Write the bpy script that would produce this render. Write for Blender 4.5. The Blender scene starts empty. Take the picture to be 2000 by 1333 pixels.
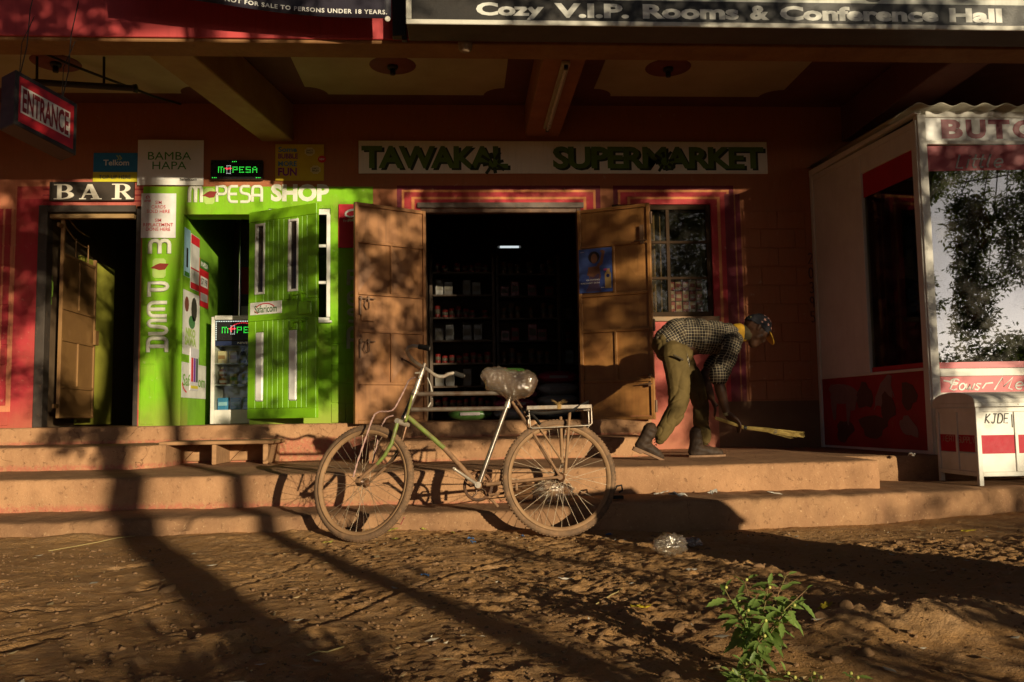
import bpy, bmesh, math, random
import numpy as np
from mathutils import Vector, Matrix, noise as mnoise
random.seed(7); rng = np.random.default_rng(11)
S = bpy.context.scene
COL = S.collection
R = math.radians

# ------------------------------------------------------------------ camera
FPX = 1720.0
CAM = Vector((0.0, -9.0, 0.74))
PITCH, YAW, ROLL = R(4.895), R(3.369), R(-0.861)
_F = Vector((math.sin(YAW)*math.cos(PITCH), math.cos(YAW)*math.cos(PITCH), math.sin(PITCH)))
_r0 = Vector((math.cos(YAW), -math.sin(YAW), 0)); _u0 = _r0.cross(_F)
_RT = _r0*math.cos(ROLL) + _u0*math.sin(ROLL); _UP = -_r0*math.sin(ROLL) + _u0*math.cos(ROLL)
cd = bpy.data.cameras.new('camera'); cam = bpy.data.objects.new('camera', cd); COL.objects.link(cam)
cd.sensor_width = 36.0; cd.lens = 36.0*FPX/2000.0; cd.clip_end = 3000; cd.clip_start = 0.05
m = Matrix((_RT, _UP, -_F)).transposed().to_4x4(); m.translation = CAM; cam.matrix_world = m
S.camera = cam

# ------------------------------------------------------------------ sky, sun, exposure
SUN_AZ, SUN_EL = R(26.5), R(7.8)
TOSUN = Vector((math.sin(SUN_AZ)*math.cos(SUN_EL), -math.cos(SUN_AZ)*math.cos(SUN_EL), math.sin(SUN_EL)))
w = bpy.data.worlds.new('World'); S.world = w; w.use_nodes = True
nt = w.node_tree; nt.nodes.clear()
sky = nt.nodes.new('ShaderNodeTexSky'); sky.sky_type = 'NISHITA'; sky.sun_disc = False
sky.sun_elevation = SUN_EL; sky.sun_rotation = R(180) - SUN_AZ
sky.air_density = 0.22; sky.dust_density = 0.8; sky.ozone_density = 1.0
bg = nt.nodes.new('ShaderNodeBackground'); bg.inputs['Strength'].default_value = 0.05
wo = nt.nodes.new('ShaderNodeOutputWorld')
nt.links.new(sky.outputs[0], bg.inputs[0]); nt.links.new(bg.outputs[0], wo.inputs[0])
ld = bpy.data.lights.new('sun', 'SUN'); ld.energy = 5.0; ld.angle = R(0.45); ld.color = (1.0, 0.85, 0.58)
sun = bpy.data.objects.new('sun', ld); COL.objects.link(sun)
sun.rotation_euler = TOSUN.to_track_quat('Z', 'Y').to_euler(); sun.location = TOSUN*40
S.view_settings.view_transform = 'Standard'; S.view_settings.look = 'None'
S.view_settings.exposure = 0.2; S.view_settings.gamma = 1.0; S.view_settings.use_curve_mapping = False
S.cycles.max_bounces = 7; S.cycles.transparent_max_bounces = 12
S.cycles.sample_clamp_indirect = 4.0; S.cycles.caustics_reflective = False; S.cycles.caustics_refractive = False

# survey helpers: where a sight line of the survey camera meets a real plane of the place
def sight(px, py):
    return _F + _RT*((px-1000)/FPX) - _UP*((py-666.5)/FPX)
def ony(px, py, Y=0.0):
    d = sight(px, py); return CAM + d*((Y-CAM.y)/d.y)
def onz(px, py, z=0.0):
    d = sight(px, py); return CAM + d*((z-CAM.z)/d.z)
def onpl(px, py, P, n):
    d = sight(px, py); return CAM + d*((Vector(P)-CAM).dot(n)/d.dot(n))

# ------------------------------------------------------------------ materials
def _new(name):
    mt = bpy.data.materials.new(name); mt.use_nodes = True
    return mt, mt.node_tree, mt.node_tree.nodes['Principled BSDF']
class NT:
    """tiny node builder"""
    def __init__(s, nt): s.nt = nt; s.pos = None
    def n(s, t, **k):
        o = s.nt.nodes.new(t)
        for a, b in k.items(): setattr(o, a, b)
        return o
    def put(s, sock, v):
        if hasattr(v, 'is_output'): s.nt.links.new(v, sock)
        elif isinstance(v, (tuple, list)) and len(v) == 3 and sock.type == 'RGBA': sock.default_value = (*v, 1)
        else: sock.default_value = v
    def math(s, op, a, b=0.0, c=0.0, clamp=False):
        o = s.n('ShaderNodeMath', operation=op, use_clamp=clamp)
        for i, v in enumerate((a, b, c)): s.put(o.inputs[i], v)
        return o.outputs[0]
    def mix(s, f, a, b, mode='MIX'):
        o = s.n('ShaderNodeMix', data_type='RGBA', blend_type=mode)
        s.put(o.inputs[0], f); s.put(o.inputs[6], a); s.put(o.inputs[7], b); return o.outputs[2]
    def position(s):
        if s.pos is None: s.pos = s.n('ShaderNodeNewGeometry').outputs['Position']
        return s.pos
    def objco(s): return s.n('ShaderNodeTexCoord').outputs['Object']
    def xyz(s, v=None):
        o = s.n('ShaderNodeSeparateXYZ'); s.put(o.inputs[0], v or s.position()); return o.outputs
    def noise(s, scale, detail=4, rough=.55, vec=None, stretch=None):
        o = s.n('ShaderNodeTexNoise'); o.inputs['Scale'].default_value = scale; o.inputs['Detail'].default_value = detail
        o.inputs['Roughness'].default_value = rough
        v = vec or s.position()
        if stretch:
            mp = s.n('ShaderNodeMapping'); s.put(mp.inputs[0], v); mp.inputs['Scale'].default_value = stretch; v = mp.outputs[0]
        s.put(o.inputs['Vector'], v); return o.outputs[0]
    def ramp(s, v, a, b):
        o = s.n('ShaderNodeMapRange'); s.put(o.inputs[0], v); o.inputs[1].default_value = a; o.inputs[2].default_value = b
        o.clamp = True; return o.outputs[0]
    def bump(s, h, strength, dist=.01):
        o = s.n('ShaderNodeBump'); o.inputs['Strength'].default_value = strength; o.inputs['Distance'].default_value = dist
        s.put(o.inputs['Height'], h); return o.outputs[0]
    def rect(s, a, b, a0, a1, b0, b1):
        """1 inside the rectangle a0<a<a1, b0<b<b1"""
        p = s.math('MULTIPLY', s.math('GREATER_THAN', a, a0), s.math('LESS_THAN', a, a1))
        q = s.math('MULTIPLY', s.math('GREATER_THAN', b, b0), s.math('LESS_THAN', b, b1))
        return s.math('MULTIPLY', p, q)
DUST = (.36, .19, .09)
def M(name, col, col2=None, scale=5, rough=.75, bump=.25, bscale=80, metal=0.0, dust=0.0, spec=.4, obj=False, dustcol=DUST, var=.25, stretch=None, streak=0.0):
    mt, t, b = _new(name); k = NT(t)
    v = k.objco() if obj else k.position()
    c2 = col2 or tuple(c*(1-var) for c in col)
    c = k.mix(k.ramp(k.noise(scale, 6, .6, v, stretch), .35, .68), col, c2)
    if streak:
        c = k.mix(k.math('MULTIPLY', k.ramp(k.noise(6, 5, .6, v, (6, 6, .35)), .5, .75), streak), c, tuple(x*.45 for x in col))
    if dust:
        d = k.ramp(k.noise(scale*2.3+3, 7, .68, v), .72-dust*.5, .9-dust*.35)
        nz = k.xyz(k.n('ShaderNodeNewGeometry').outputs['Normal'])[2]
        d = k.math('ADD', k.math('MULTIPLY', d, min(1.0, .35+dust*.6)), k.math('MULTIPLY', k.ramp(nz, .2, 1.0), dust*.7), clamp=True)
        c = k.mix(d, c, dustcol)
        b.inputs['Roughness'].default_value = rough
        k.put(b.inputs['Roughness'], k.math('ADD', k.math('MULTIPLY', d, .9-rough), rough))
        if metal: k.put(b.inputs['Metallic'], k.math('SUBTRACT', metal, k.math('MULTIPLY', d, metal), clamp=True))
    else:
        k.put(b.inputs['Roughness'], k.math('ADD', k.math('MULTIPLY', k.noise(scale*3, 3, .5, v), .22), rough-.11, clamp=True))
        b.inputs['Metallic'].default_value = metal
    k.put(b.inputs['Base Color'], c)
    b.inputs['Specular IOR Level'].default_value = spec
    if bump: k.put(b.inputs['Normal'], k.bump(k.noise(bscale, 6, .65, v), bump, .004))
    return mt
def flat(name, col, rough=.6, metal=0.0, var=.12): return M(name, col, rough=rough, metal=metal, bump=.05, var=var, scale=12)
def emit(name, col, strength):
    mt, t, b = _new(name); b.inputs['Base Color'].default_value = (*[c*.3 for c in col], 1)
    b.inputs['Emission Color'].default_value = (*col, 1); b.inputs['Emission Strength'].default_value = strength; return mt
def glass(name, tint=(1, 1, 1), refl=.12, rough=.0, smear=0.0):
    """thin pane: transparent with a mirror share that grows at grazing angles, and dirt"""
    mt = bpy.data.materials.new(name); mt.use_nodes = True; t = mt.node_tree; t.nodes.clear(); k = NT(t)
    tr = k.n('ShaderNodeBsdfTransparent'); tr.inputs[0].default_value = (*tint, 1)
    gl = k.n('ShaderNodeBsdfGlossy'); gl.inputs['Roughness'].default_value = rough
    fr = k.n('ShaderNodeFresnel'); fr.inputs[0].default_value = 1.5
    f = k.math('ADD', fr.outputs[0], refl, clamp=True)
    mx = k.n('ShaderNodeMixShader'); k.put(mx.inputs[0], f); k.put(mx.inputs[1], tr.outputs[0]); k.put(mx.inputs[2], gl.outputs[0])
    out = mx.outputs[0]
    if smear:
        df = k.n('ShaderNodeBsdfDiffuse'); df.inputs[0].default_value = (.6, .57, .5, 1)
        s2 = k.n('ShaderNodeMixShader')
        v = k.math('MULTIPLY', k.ramp(k.noise(5, 7, .7), .45, .85), smear)
        v = k.math('ADD', v, k.math('MULTIPLY', k.ramp(k.noise(26, 4, .7, None, (1, 1, 3)), .6, .8), smear*.8), clamp=True)
        k.put(s2.inputs[0], v); k.put(s2.inputs[1], out); k.put(s2.inputs[2], df.outputs[0]); out = s2.outputs[0]
    o = k.n('ShaderNodeOutputMaterial'); k.put(o.inputs[0], out); return mt

# ------------------------------------------------------------------ mesh builder and object helpers
class MB:
    """collects boxes, tubes and prisms (optionally through a matrix) and links them as ONE mesh object"""
    def __init__(s, mat=None): s.v = []; s.f = []; s.m = []; s.M = mat; s.mi = 0; s.sm = []; s.smooth = False
    def add(s, vs, fs, smooth=None):
        o = len(s.v)
        s.v += [s.M @ Vector(p) if s.M else Vector(p) for p in vs]
        for f in fs: s.f.append([i+o for i in f]); s.m.append(s.mi); s.sm.append(s.smooth if smooth is None else smooth)
    def box(s, x0, x1, y0, y1, z0, z1):
        x0, x1 = min(x0, x1), max(x0, x1); y0, y1 = min(y0, y1), max(y0, y1); z0, z1 = min(z0, z1), max(z0, z1)
        s.add([(x0,y0,z0),(x1,y0,z0),(x1,y1,z0),(x0,y1,z0),(x0,y0,z1),(x1,y0,z1),(x1,y1,z1),(x0,y1,z1)],
              [(0,3,2,1),(4,5,6,7),(0,1,5,4),(1,2,6,5),(2,3,7,6),(3,0,4,7)]); return s
    def tube(s, path, r, n=8, caps=True, smooth=True, flatten=None):
        P = [Vector(p) for p in path]; rr = list(r) if isinstance(r, (list, tuple)) else [r]*len(P)
        for i in range(len(P)-1, 0, -1):
            if (P[i]-P[i-1]).length < 1e-6: del P[i], rr[i]
        vs = []; fs = []; prev = None
        for i, p in enumerate(P):
            d = (P[min(i+1, len(P)-1)] - P[max(i-1, 0)]).normalized()
            if prev is None:
                a = Vector((0,0,1)) if abs(d.z) < .9 else Vector((0,1,0))
                u = d.cross(a).normalized()
            else:
                u = (prev - d*prev.dot(d)).normalized()
            prev = u; w_ = d.cross(u)
            for j in range(n):
                a = 2*math.pi*j/n
                q = (u*math.cos(a) + w_*math.sin(a))*rr[i]
                if flatten: fd, fk = flatten; q = q - fd*q.dot(fd)*(1-fk)
                vs.append(p+q)
        for i in range(len(P)-1):
            for j in range(n):
                k = (j+1) % n; fs.append((i*n+j, i*n+k, (i+1)*n+k, (i+1)*n+j))
        s.add(vs, fs, smooth)
        if caps: s.add(vs[:n], [tuple(range(n))[::-1]], False); s.add(vs[-n:], [tuple(range(n))], False)
        return s
    def prism(s, poly, y0, y1):
        """polygon in (x,z), extruded from y0 to y1"""
        n = len(poly)
        s.add([(x, y0, z) for x, z in poly] + [(x, y1, z) for x, z in poly],
              [tuple(range(n)), tuple(range(2*n-1, n-1, -1))] + [(i, n+i, n+(i+1) % n, (i+1) % n) for i in range(n)]); return s
    def lathe(s, prof, n=16, c=(0,0,0), axis='z'):
        vs = []; c = Vector(c)
        for r, h in prof:
            for j in range(n):
                a = 2*math.pi*j/n; x, y = r*math.cos(a), r*math.sin(a)
                vs.append(c + (Vector((x, y, h)) if axis == 'z' else Vector((x, h, y)) if axis == 'y' else Vector((h, x, y))))
        fs = [(i*n+j, i*n+(j+1) % n, (i+1)*n+(j+1) % n, (i+1)*n+j) for i in range(len(prof)-1) for j in range(n)]
        s.add(vs, fs + [tuple(range(n))[::-1], tuple(range((len(prof)-1)*n, len(prof)*n))], True); return s
    def build(s, name, mats, parent=None, bevel=0.0, seg=1):
        me = bpy.data.meshes.new(name)
        vs = s.v
        lo = Vector([min(p[i] for p in vs) for i in range(3)]); hi = Vector([max(p[i] for p in vs) for i in range(3)])
        c = (lo+hi)/2
        if parent is None: c.z = lo.z
        me.from_pydata([p-c for p in vs], [], s.f)
        for mt in (mats if isinstance(mats, (list, tuple)) else [mats]): me.materials.append(mt)
        me.polygons.foreach_set('material_index', s.m); me.polygons.foreach_set('use_smooth', s.sm)
        bm = bmesh.new(); bm.from_mesh(me)
        bmesh.ops.recalc_face_normals(bm, faces=bm.faces)
        if bevel:
            es = [e for e in bm.edges if len(e.link_faces) == 2 and e.calc_face_angle(0) > .5]
            bmesh.ops.bevel(bm, geom=es, offset=bevel, segments=seg, affect='EDGES', profile=.6, clamp_overlap=True)
        bm.to_mesh(me); bm.free()
        return link(name, me, c, parent)
def wloc(o):
    p = o.location.copy(); q = o.parent
    while q: p += q.location; q = q.parent
    return p
def link(name, me, loc, parent=None):
    o = bpy.data.objects.new(name, me); COL.objects.link(o)
    if parent: o.parent = parent; o.location = Vector(loc) - wloc(parent)
    else: o.location = loc
    return o
def tag(o, label, cat=None, group=None):
    o['label'] = label
    if cat: o['category'] = cat
    if group: o['group'] = group
    return o
def thing(name, label, cat, loc=(0,0,0), group=None):
    o = bpy.data.objects.new(name, None); COL.objects.link(o); o.location = loc; o.empty_display_size = .1
    return tag(o, label, cat, group)
def structure(o): o['kind'] = 'structure'; return o
def stuff(o): o['kind'] = 'stuff'; return o
def copy_tree(o, delta, parent=None):
    c = o.copy(); COL.objects.link(c)
    if parent: c.parent = parent
    else: c.location = o.location + Vector(delta)
    for ch in [x for x in o.children]: copy_tree(ch, (0,0,0), c)
    return c
def frame(o, u, v):
    """matrix with local x=u, local z=v, local y = into the surface"""
    u = Vector(u).normalized(); v = Vector(v).normalized()
    mt = Matrix((u, v.cross(u), v)).transposed().to_4x4(); mt.translation = Vector(o); return mt
FACADE = lambda x, z, y=0.0: Matrix.Translation((x, y, z))

# ------------------------------------------------------------------ lettering
def text_raw(s, bold=0.0, ext=.0008, spacing=1.0, shear=0.0, lines=1.0, res=3):
    cu = bpy.data.curves.new('t', 'FONT'); cu.body = s; cu.size = 1; cu.offset = bold; cu.extrude = 1.0
    cu.space_character = spacing; cu.shear = shear; cu.align_x = 'CENTER'; cu.space_line = lines; cu.resolution_u = res
    ob = bpy.data.objects.new('t', cu); COL.objects.link(ob)
    dg = bpy.context.evaluated_depsgraph_get(); me = bpy.data.meshes.new_from_object(ob.evaluated_get(dg))
    bpy.data.objects.remove(ob); bpy.data.curves.remove(cu)
    return me
def lettering(s, mt, parent, Mx, x0, x1, z0, z1, bold=0.0, depth=.003, y=-.002, keep=False, **k):
    """text fitted into the rectangle x0..x1, z0..z1 of the surface matrix Mx (local y points into the surface)"""
    me = text_raw(s, bold, **k)
    co = np.empty(len(me.vertices)*3); me.vertices.foreach_get('co', co); co = co.reshape(-1, 3)
    lo, hi = co.min(0), co.max(0); sc = ((x1-x0)/(hi[0]-lo[0]), (z1-z0)/(hi[1]-lo[1]))
    if keep: sc = (min(sc),)*2
    cx, cz = (x0+x1)/2, (z0+z1)/2
    pts = [Mx @ Vector((cx + (p[0]-(lo[0]+hi[0])/2)*sc[0], y - depth*(.5+.5*p[2]), cz + (p[1]-(lo[1]+hi[1])/2)*sc[1])) for p in co]
    c = sum(pts, Vector())/len(pts)
    for vtx, p in zip(me.vertices, pts): vtx.co = p-c
    me.name = 'lettering'; me.materials.clear(); me.materials.append(mt); me.update()
    bm = bmesh.new(); bm.from_mesh(me); bmesh.ops.recalc_face_normals(bm, faces=bm.faces); bm.to_mesh(me); bm.free()
    return link('lettering', me, c, parent)
def strokes(name, lines, wdt, mt, parent, Mx, y=-.002, thick=.12, n=6):
    """hand-painted strokes: polylines in (x,z) as flattened rounded paint beads"""
    b = MB(Mx)
    for i, L in enumerate(lines):
        b.tube([(x, y-.0006*(i % 3), z) for x, z in L], wdt/2, n, True, True, (Vector((0,1,0)), thick))
    return b.build(name, mt, parent)
def arc(cx, cz, rx, rz, a0, a1, n=8):
    return [(cx+rx*math.cos(R(a0+(a1-a0)*i/n)), cz+rz*math.sin(R(a0+(a1-a0)*i/n))) for i in range(n+1)]
# single-stroke alphabet in a 1 x 1 cell
GL = {
 'A': [[(0,0),(0,.75)]+arc(.25,.75,.25,.25,180,90,4)+arc(.75,.75,.25,.25,90,0,4)+[(1,0)], [(0,.42),(1,.42)]],
 'S': [[(1,1),(.3,1)]+arc(.25,.78,.25,.22,90,270,6)+[(.75,.5)]+arc(.75,.25,.25,.25,90,-90,6)+[(0,0)]],
 'E': [[(1,1),(.3,1)]+arc(.3,.7,.3,.3,90,180,4)+[(0,.3)]+arc(.3,.3,.3,.3,180,270,4)+[(1,0)], [(0,.5),(.9,.5)]],
 'P': [[(0,0),(0,1),(.65,1)]+arc(.65,.75,.35,.25,90,-90,6)+[(0,.5)]],
 'm': [[(0,0),(0,.7)]+arc(.25,.7,.25,.3,180,0,6)+[(.5,0)], [(.5,.7)]+arc(.75,.7,.25,.3,180,0,6)+[(1,0)]],
 'H': [[(0,0),(0,1)],[(1,0),(1,1)],[(0,.5),(1,.5)]],
 'O': [arc(.5,.5,.5,.5,0,360,14)],
 'C': [arc(.5,.5,.5,.5,50,310,12)],
 'K': [[(0,0),(.15,1)],[(1,1),(.1,.5)],[(.1,.5),(.95,0)]],
 '3': [[(1,1),(0,1),(0,0),(1,0)],[(0,.5),(.85,.5)]],
 'J': [[(.3,1),(1,1)],[(.7,1),(.65,.25)]+arc(.38,.25,.27,.25,0,-160,5)],
 'D': [[(0,0),(.05,1),(.5,1)]+arc(.45,.5,.5,.5,80,-80,8)+[(0,0)]],
 'L': [[(0,1),(0,0),(.9,0)]],
 'I': [[(.5,0),(.5,1)]], 'T': [[(0,1),(1,1)],[(.5,1),(.5,0)]], 'U': [[(0,1),(0,.3)]+arc(.5,.3,.5,.3,180,360,8)+[(1,1)]],
 'M': [[(0,0),(.1,1),(.5,.3),(.9,1),(1,0)]], 'Y': [[(0,1),(.5,.5),(1,1)],[(.5,.5),(.5,0)]],
 'e': [[(0,.3),(1,.35)]+arc(.5,.32,.5,.32,10,320,10)],
 'o': [arc(.5,.32,.5,.32,0,360,10)],
 'w': [[(0,.65),(.1,.1),(.3,0),(.5,.55),(.55,.1),(.8,0),(1,.65)]],
 'r': [[(0,.6),(.1,0)],[(.1,.4),(.5,.65),(1,.6)]],
 's': [[(1,.6),(.3,.65),(.1,.5),(.8,.2),(.6,0),(0,.05)]],
 'a': [arc(.45,.32,.45,.32,0,360,10),[(.9,.65),(1,0)]],
 't': [[(.5,1),(.4,.2),(.6,0),(1,.05)],[(0,.65),(1,.65)]],
 'l': [[(.5,1),(.35,.2),(.6,0)]], 'i': [[(.5,.65),(.4,0)],[(.5,.88),(.52,.92)]],
}
def painted(word, mt, parent, Mx, x0, x1, z0, z1, wdt, gap=.3, slant=0.0, widths=None, y=-.002, thick=.12, name='lettering'):
    n = len(word); ws = widths or [1.0]*n; tot = sum(ws) + gap*(n-1); u = (x1-x0)/tot; x = x0; L = []
    for ch, q in zip(word, ws):
        for line in GL.get(ch, []):
            L.append([(x + px*u*q + slant*pz*(z1-z0), z0 + pz*(z1-z0)) for px, pz in line])
        x += (q+gap)*u
    return strokes(name, L, wdt, mt, parent, Mx, y, thick)

# ================================================================== GROUND
def vnoise(x, y, seed):
    xi = np.floor(x).astype(np.int64); yi = np.floor(y).astype(np.int64); fx = x-xi; fy = y-yi
    fx = fx*fx*fx*(fx*(fx*6-15)+10); fy = fy*fy*fy*(fy*(fy*6-15)+10)
    def h(a, b):
        n = (a*374761393 + b*668265263 + seed*1442695041) & 0x7fffffff
        n = ((n ^ (n >> 13))*1274126177) & 0x7fffffff
        return ((n ^ (n >> 16)) & 0xffff)/65535.0
    return (h(xi, yi)*(1-fx)+h(xi+1, yi)*fx)*(1-fy) + (h(xi, yi+1)*(1-fx)+h(xi+1, yi+1)*fx)*fy
def fbm(x, y, seed, oct=4, lac=2.1, gain=.5):
    t = 0; a = 1; n = 0
    for i in range(oct): t = t + a*vnoise(x*lac**i+i*17.3, y*lac**i-i*9.1, seed+i); n += a; a *= gain
    return t/n
def ground_h(x, y):
    near = np.clip((-3.35-y)/.5, 0, 1)
    h = (fbm(x*.8, y*.8, 3, 3)-.5)*.05*near
    mid = fbm(x*3.2, y*3.2, 21, 4)
    h += (mid-.5)*.026
    rough = np.clip((fbm(x*.9+5, y*.9, 44, 2)-.35)*2.2, 0, 1)*np.clip(.35+(x+1.2)*.5, .3, 1.25)
    c1 = np.maximum(0, vnoise(x*13, y*19, 8)-.52); c2 = np.maximum(0, vnoise(x*30+3, y*38, 9)-.5)
    c3 = np.maximum(0, vnoise(x*6.5, y*9, 12)-.6)
    h += (c1*.019 + c2*.016 + c3*.014)*rough
    h += (vnoise(x*55, y*60, 15)-.5)*.007*(.4+rough) + np.maximum(0, vnoise(x*24+9, y*30, 33)-.72)*.05*np.clip(rough+.25, 0, 1)
    # trodden ridges and the heap at the lower right
    h += .07*np.exp(-(((x-1.55)/.42)**2 + ((y+5.95)/.22)**2))*(.6+.8*mid)
    h += .03*np.exp(-(((x-2.3)/.6)**2 + ((y+5.7)/.35)**2))
    h += .035*np.exp(-(((x+.75)/.25)**2 + ((y+5.75)/.16)**2))*(.4+1.2*vnoise(x*18, y*18, 77))
    # bicycle tracks and shoe prints pressed into the soil
    for x0, y0, x1, y1, bend in ((-.7, -3.6, -2.4, -6.6, .35), (.6, -3.7, -1.0, -7.2, -.25), (2.9, -3.9, .4, -5.2, .15)):
        f = np.clip((y-y0)/(y1-y0), -.2, 1.3); xc = x0+(x1-x0)*f+bend*np.sin(math.pi*f)
        d = np.abs(x-xc); h += np.where((f > 0) & (f < 1.2), (-.006*np.exp(-(d/.022)**2)+.0025*np.exp(-((d-.045)/.02)**2))*(1+.5*np.sin(y*260)), 0)
    for i, (fx, fy) in enumerate(((-1.7, -4.2), (-1.45, -4.75), (-1.75, -5.25), (-1.5, -5.8), (-.2, -4.3), (.15, -4.55), (.45, -4.2), (-2.3, -4.6), (-.5, -5.1), (.1, -5.5), (2.0, -4.5), (2.3, -4.2))):
        a = i*1.3+.4; u_ = (x-fx)*math.cos(a)+(y-fy)*math.sin(a); v_ = -(x-fx)*math.sin(a)+(y-fy)*math.cos(a)
        q = (np.abs((u_-.03)/.085)**3+np.abs(v_/.045)**3); q2 = (np.abs((u_+.10)/.04)**3+np.abs(v_/.034)**3)
        h += -.012*np.exp(-q**2)-.012*np.exp(-q2**2)+.005*np.exp(-((q-1.6)/.6)**2)+.0025*np.sin(u_*330)*np.exp(-q**2)
    # earth washed up against the kerb
    h += .03*np.exp(-((y+3.12)/.22)**2)*(.3+mid)*(x < 1.0)
    far = np.clip((np.abs(x)-4.5)/4, 0, 1)
    return h*(1-far) - .01
def axis(lo, hi, step, out):
    a = list(np.arange(lo, hi, step)); d = step; p = lo; L = []
    while p > -out: d *= 1.35; p -= d; L.append(p)
    d = step; p = a[-1]; Rr = []
    while p < out: d *= 1.35; p += d; Rr.append(p)
    return np.array(L[::-1]+a+Rr)
gx = axis(-3.9, 4.3, .0135, 220); gy = axis(-7.3, -2.7, .0135, 220)
GX, GY = np.meshgrid(gx, gy); GZ = ground_h(GX, GY)
nx, ny = len(gx), len(gy)
me = bpy.data.meshes.new('ground')
idx = np.arange(nx*ny).reshape(ny, nx)
q = np.stack([idx[:-1,:-1], idx[:-1,1:], idx[1:,1:], idx[1:,:-1]], -1).reshape(-1, 4)
me.vertices.add(nx*ny); me.vertices.foreach_set('co', np.stack([GX, GY, GZ], -1).ravel())
me.loops.add(q.size); me.loops.foreach_set('vertex_index', q.ravel())
me.polygons.add(len(q)); me.polygons.foreach_set('loop_start', np.arange(0, q.size, 4)); me.polygons.foreach_set('loop_total', np.full(len(q), 4))
me.polygons.foreach_set('use_smooth', np.ones(len(q), bool)); me.update(calc_edges=True)
mt, t, b = _new('earth'); k = NT(t)
c = k.mix(k.ramp(k.noise(1.3, 6, .62), .3, .7), (.52, .285, .112), (.36, .19, .076))
c = k.mix(k.ramp(k.noise(9, 6, .7), .45, .75), c, (.46, .28, .145))
c = k.mix(k.ramp(k.noise(40, 4, .7), .55, .8), c, (.19, .108, .054))
z_ = k.xyz()[2]
c = k.mix(k.math('MULTIPLY', k.ramp(z_, .012, .05), .4), c, (.50, .31, .165))
k.put(b.inputs['Base Color'], c); b.inputs['Roughness'].default_value = .95; b.inputs['Specular IOR Level'].default_value = .15
k.put(b.inputs['Normal'], k.bump(k.math('ADD', k.noise(120, 6, .7), k.math('MULTIPLY', k.noise(35, 5, .65), 1.5)), .8, .010))
EARTH = mt
me.materials.append(mt)
ground = structure(link('ground', me, (0,0,0)))
def gz(x, y): return float(ground_h(np.array([x]), np.array([y]))[0])

# ------------------------------------------------------------------ the stepped concrete plinth
def ledge_mat(name, redz, redw, base=(.47, .255, .128), alt=(.29, .15, .075)):
    mt, t, b = _new(name); k = NT(t); z = k.xyz()[2]
    c = k.mix(k.ramp(k.noise(2.2, 7, .65), .35, .68), base, alt)
    c = k.mix(k.math('MULTIPLY', k.ramp(k.noise(7, 6, .65, None, (1, 1, .25)), .5, .8), .5), c, (.24, .115, .06))
    nn = k.noise(14, 6, .75)
    if redw:
        h = k.math('ADD', k.math('SUBTRACT', z, redz), k.math('MULTIPLY', k.math('SUBTRACT', nn, .5), redw*1.6))
        mask = k.math('MULTIPLY', k.ramp(h, redw, redw*.2), k.ramp(k.noise(30, 5, .7), .38, .52))
        up = k.math('GREATER_THAN', k.xyz(k.n('ShaderNodeNewGeometry').outputs['Normal'])[2], .6)
        mask = k.math('MULTIPLY', mask, k.math('SUBTRACT', 1.0, up))
        c = k.mix(k.math('MULTIPLY', mask, .62), c, (.42, .11, .075))
    c = k.mix(k.math('MULTIPLY', k.ramp(k.noise(45, 4, .7), .60, .70), .6), c, (.55, .35, .19)); c = k.mix(k.math('MULTIPLY', k.ramp(k.noise(24, 5, .7), .60, .68), .55), c, (.17, .085, .045))
    vo = k.n('ShaderNodeTexVoronoi', feature='DISTANCE_TO_EDGE'); vo.inputs['Scale'].default_value = 1.7
    wv = k.n('ShaderNodeVectorMath', operation='ADD'); nv = k.n('ShaderNodeTexNoise'); nv.inputs['Scale'].default_value = 5; nv.inputs['Detail'].default_value = 5
    k.put(nv.inputs['Vector'], k.position()); sc2 = k.n('ShaderNodeVectorMath', operation='SCALE'); k.put(sc2.inputs[0], nv.outputs['Color']); sc2.inputs['Scale'].default_value = .35
    k.put(wv.inputs[0], k.position()); k.put(wv.inputs[1], sc2.outputs[0]); k.put(vo.inputs['Vector'], wv.outputs[0])
    crk = k.math('MULTIPLY', k.ramp(vo.outputs['Distance'], .006, .001), k.ramp(k.noise(1.6, 3, .5), .54, .66))
    c = k.mix(k.math('MULTIPLY', crk, .75), c, (.09, .045, .025))
    c = k.mix(k.math('MULTIPLY', k.ramp(k.noise(3.3, 4, .6, None, (1, 1, .5)), .6, .72), .4), c, (.20, .10, .055))
    k.put(b.inputs['Base Color'], c); b.inputs['Roughness'].default_value = .88; b.inputs['Specular IOR Level'].default_value = .25
    k.put(b.inputs['Normal'], k.bump(k.math('SUBTRACT', k.math('ADD', k.math('ADD', k.noise(70, 6, .7), k.math('MULTIPLY', k.ramp(k.noise(24, 5, .7), .60, .68), -.9)), k.math('MULTIPLY', k.noise(9, 5, .6), 2.5)), k.math('MULTIPLY', crk, 2.0)), .6, .008))
    return mt
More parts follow.
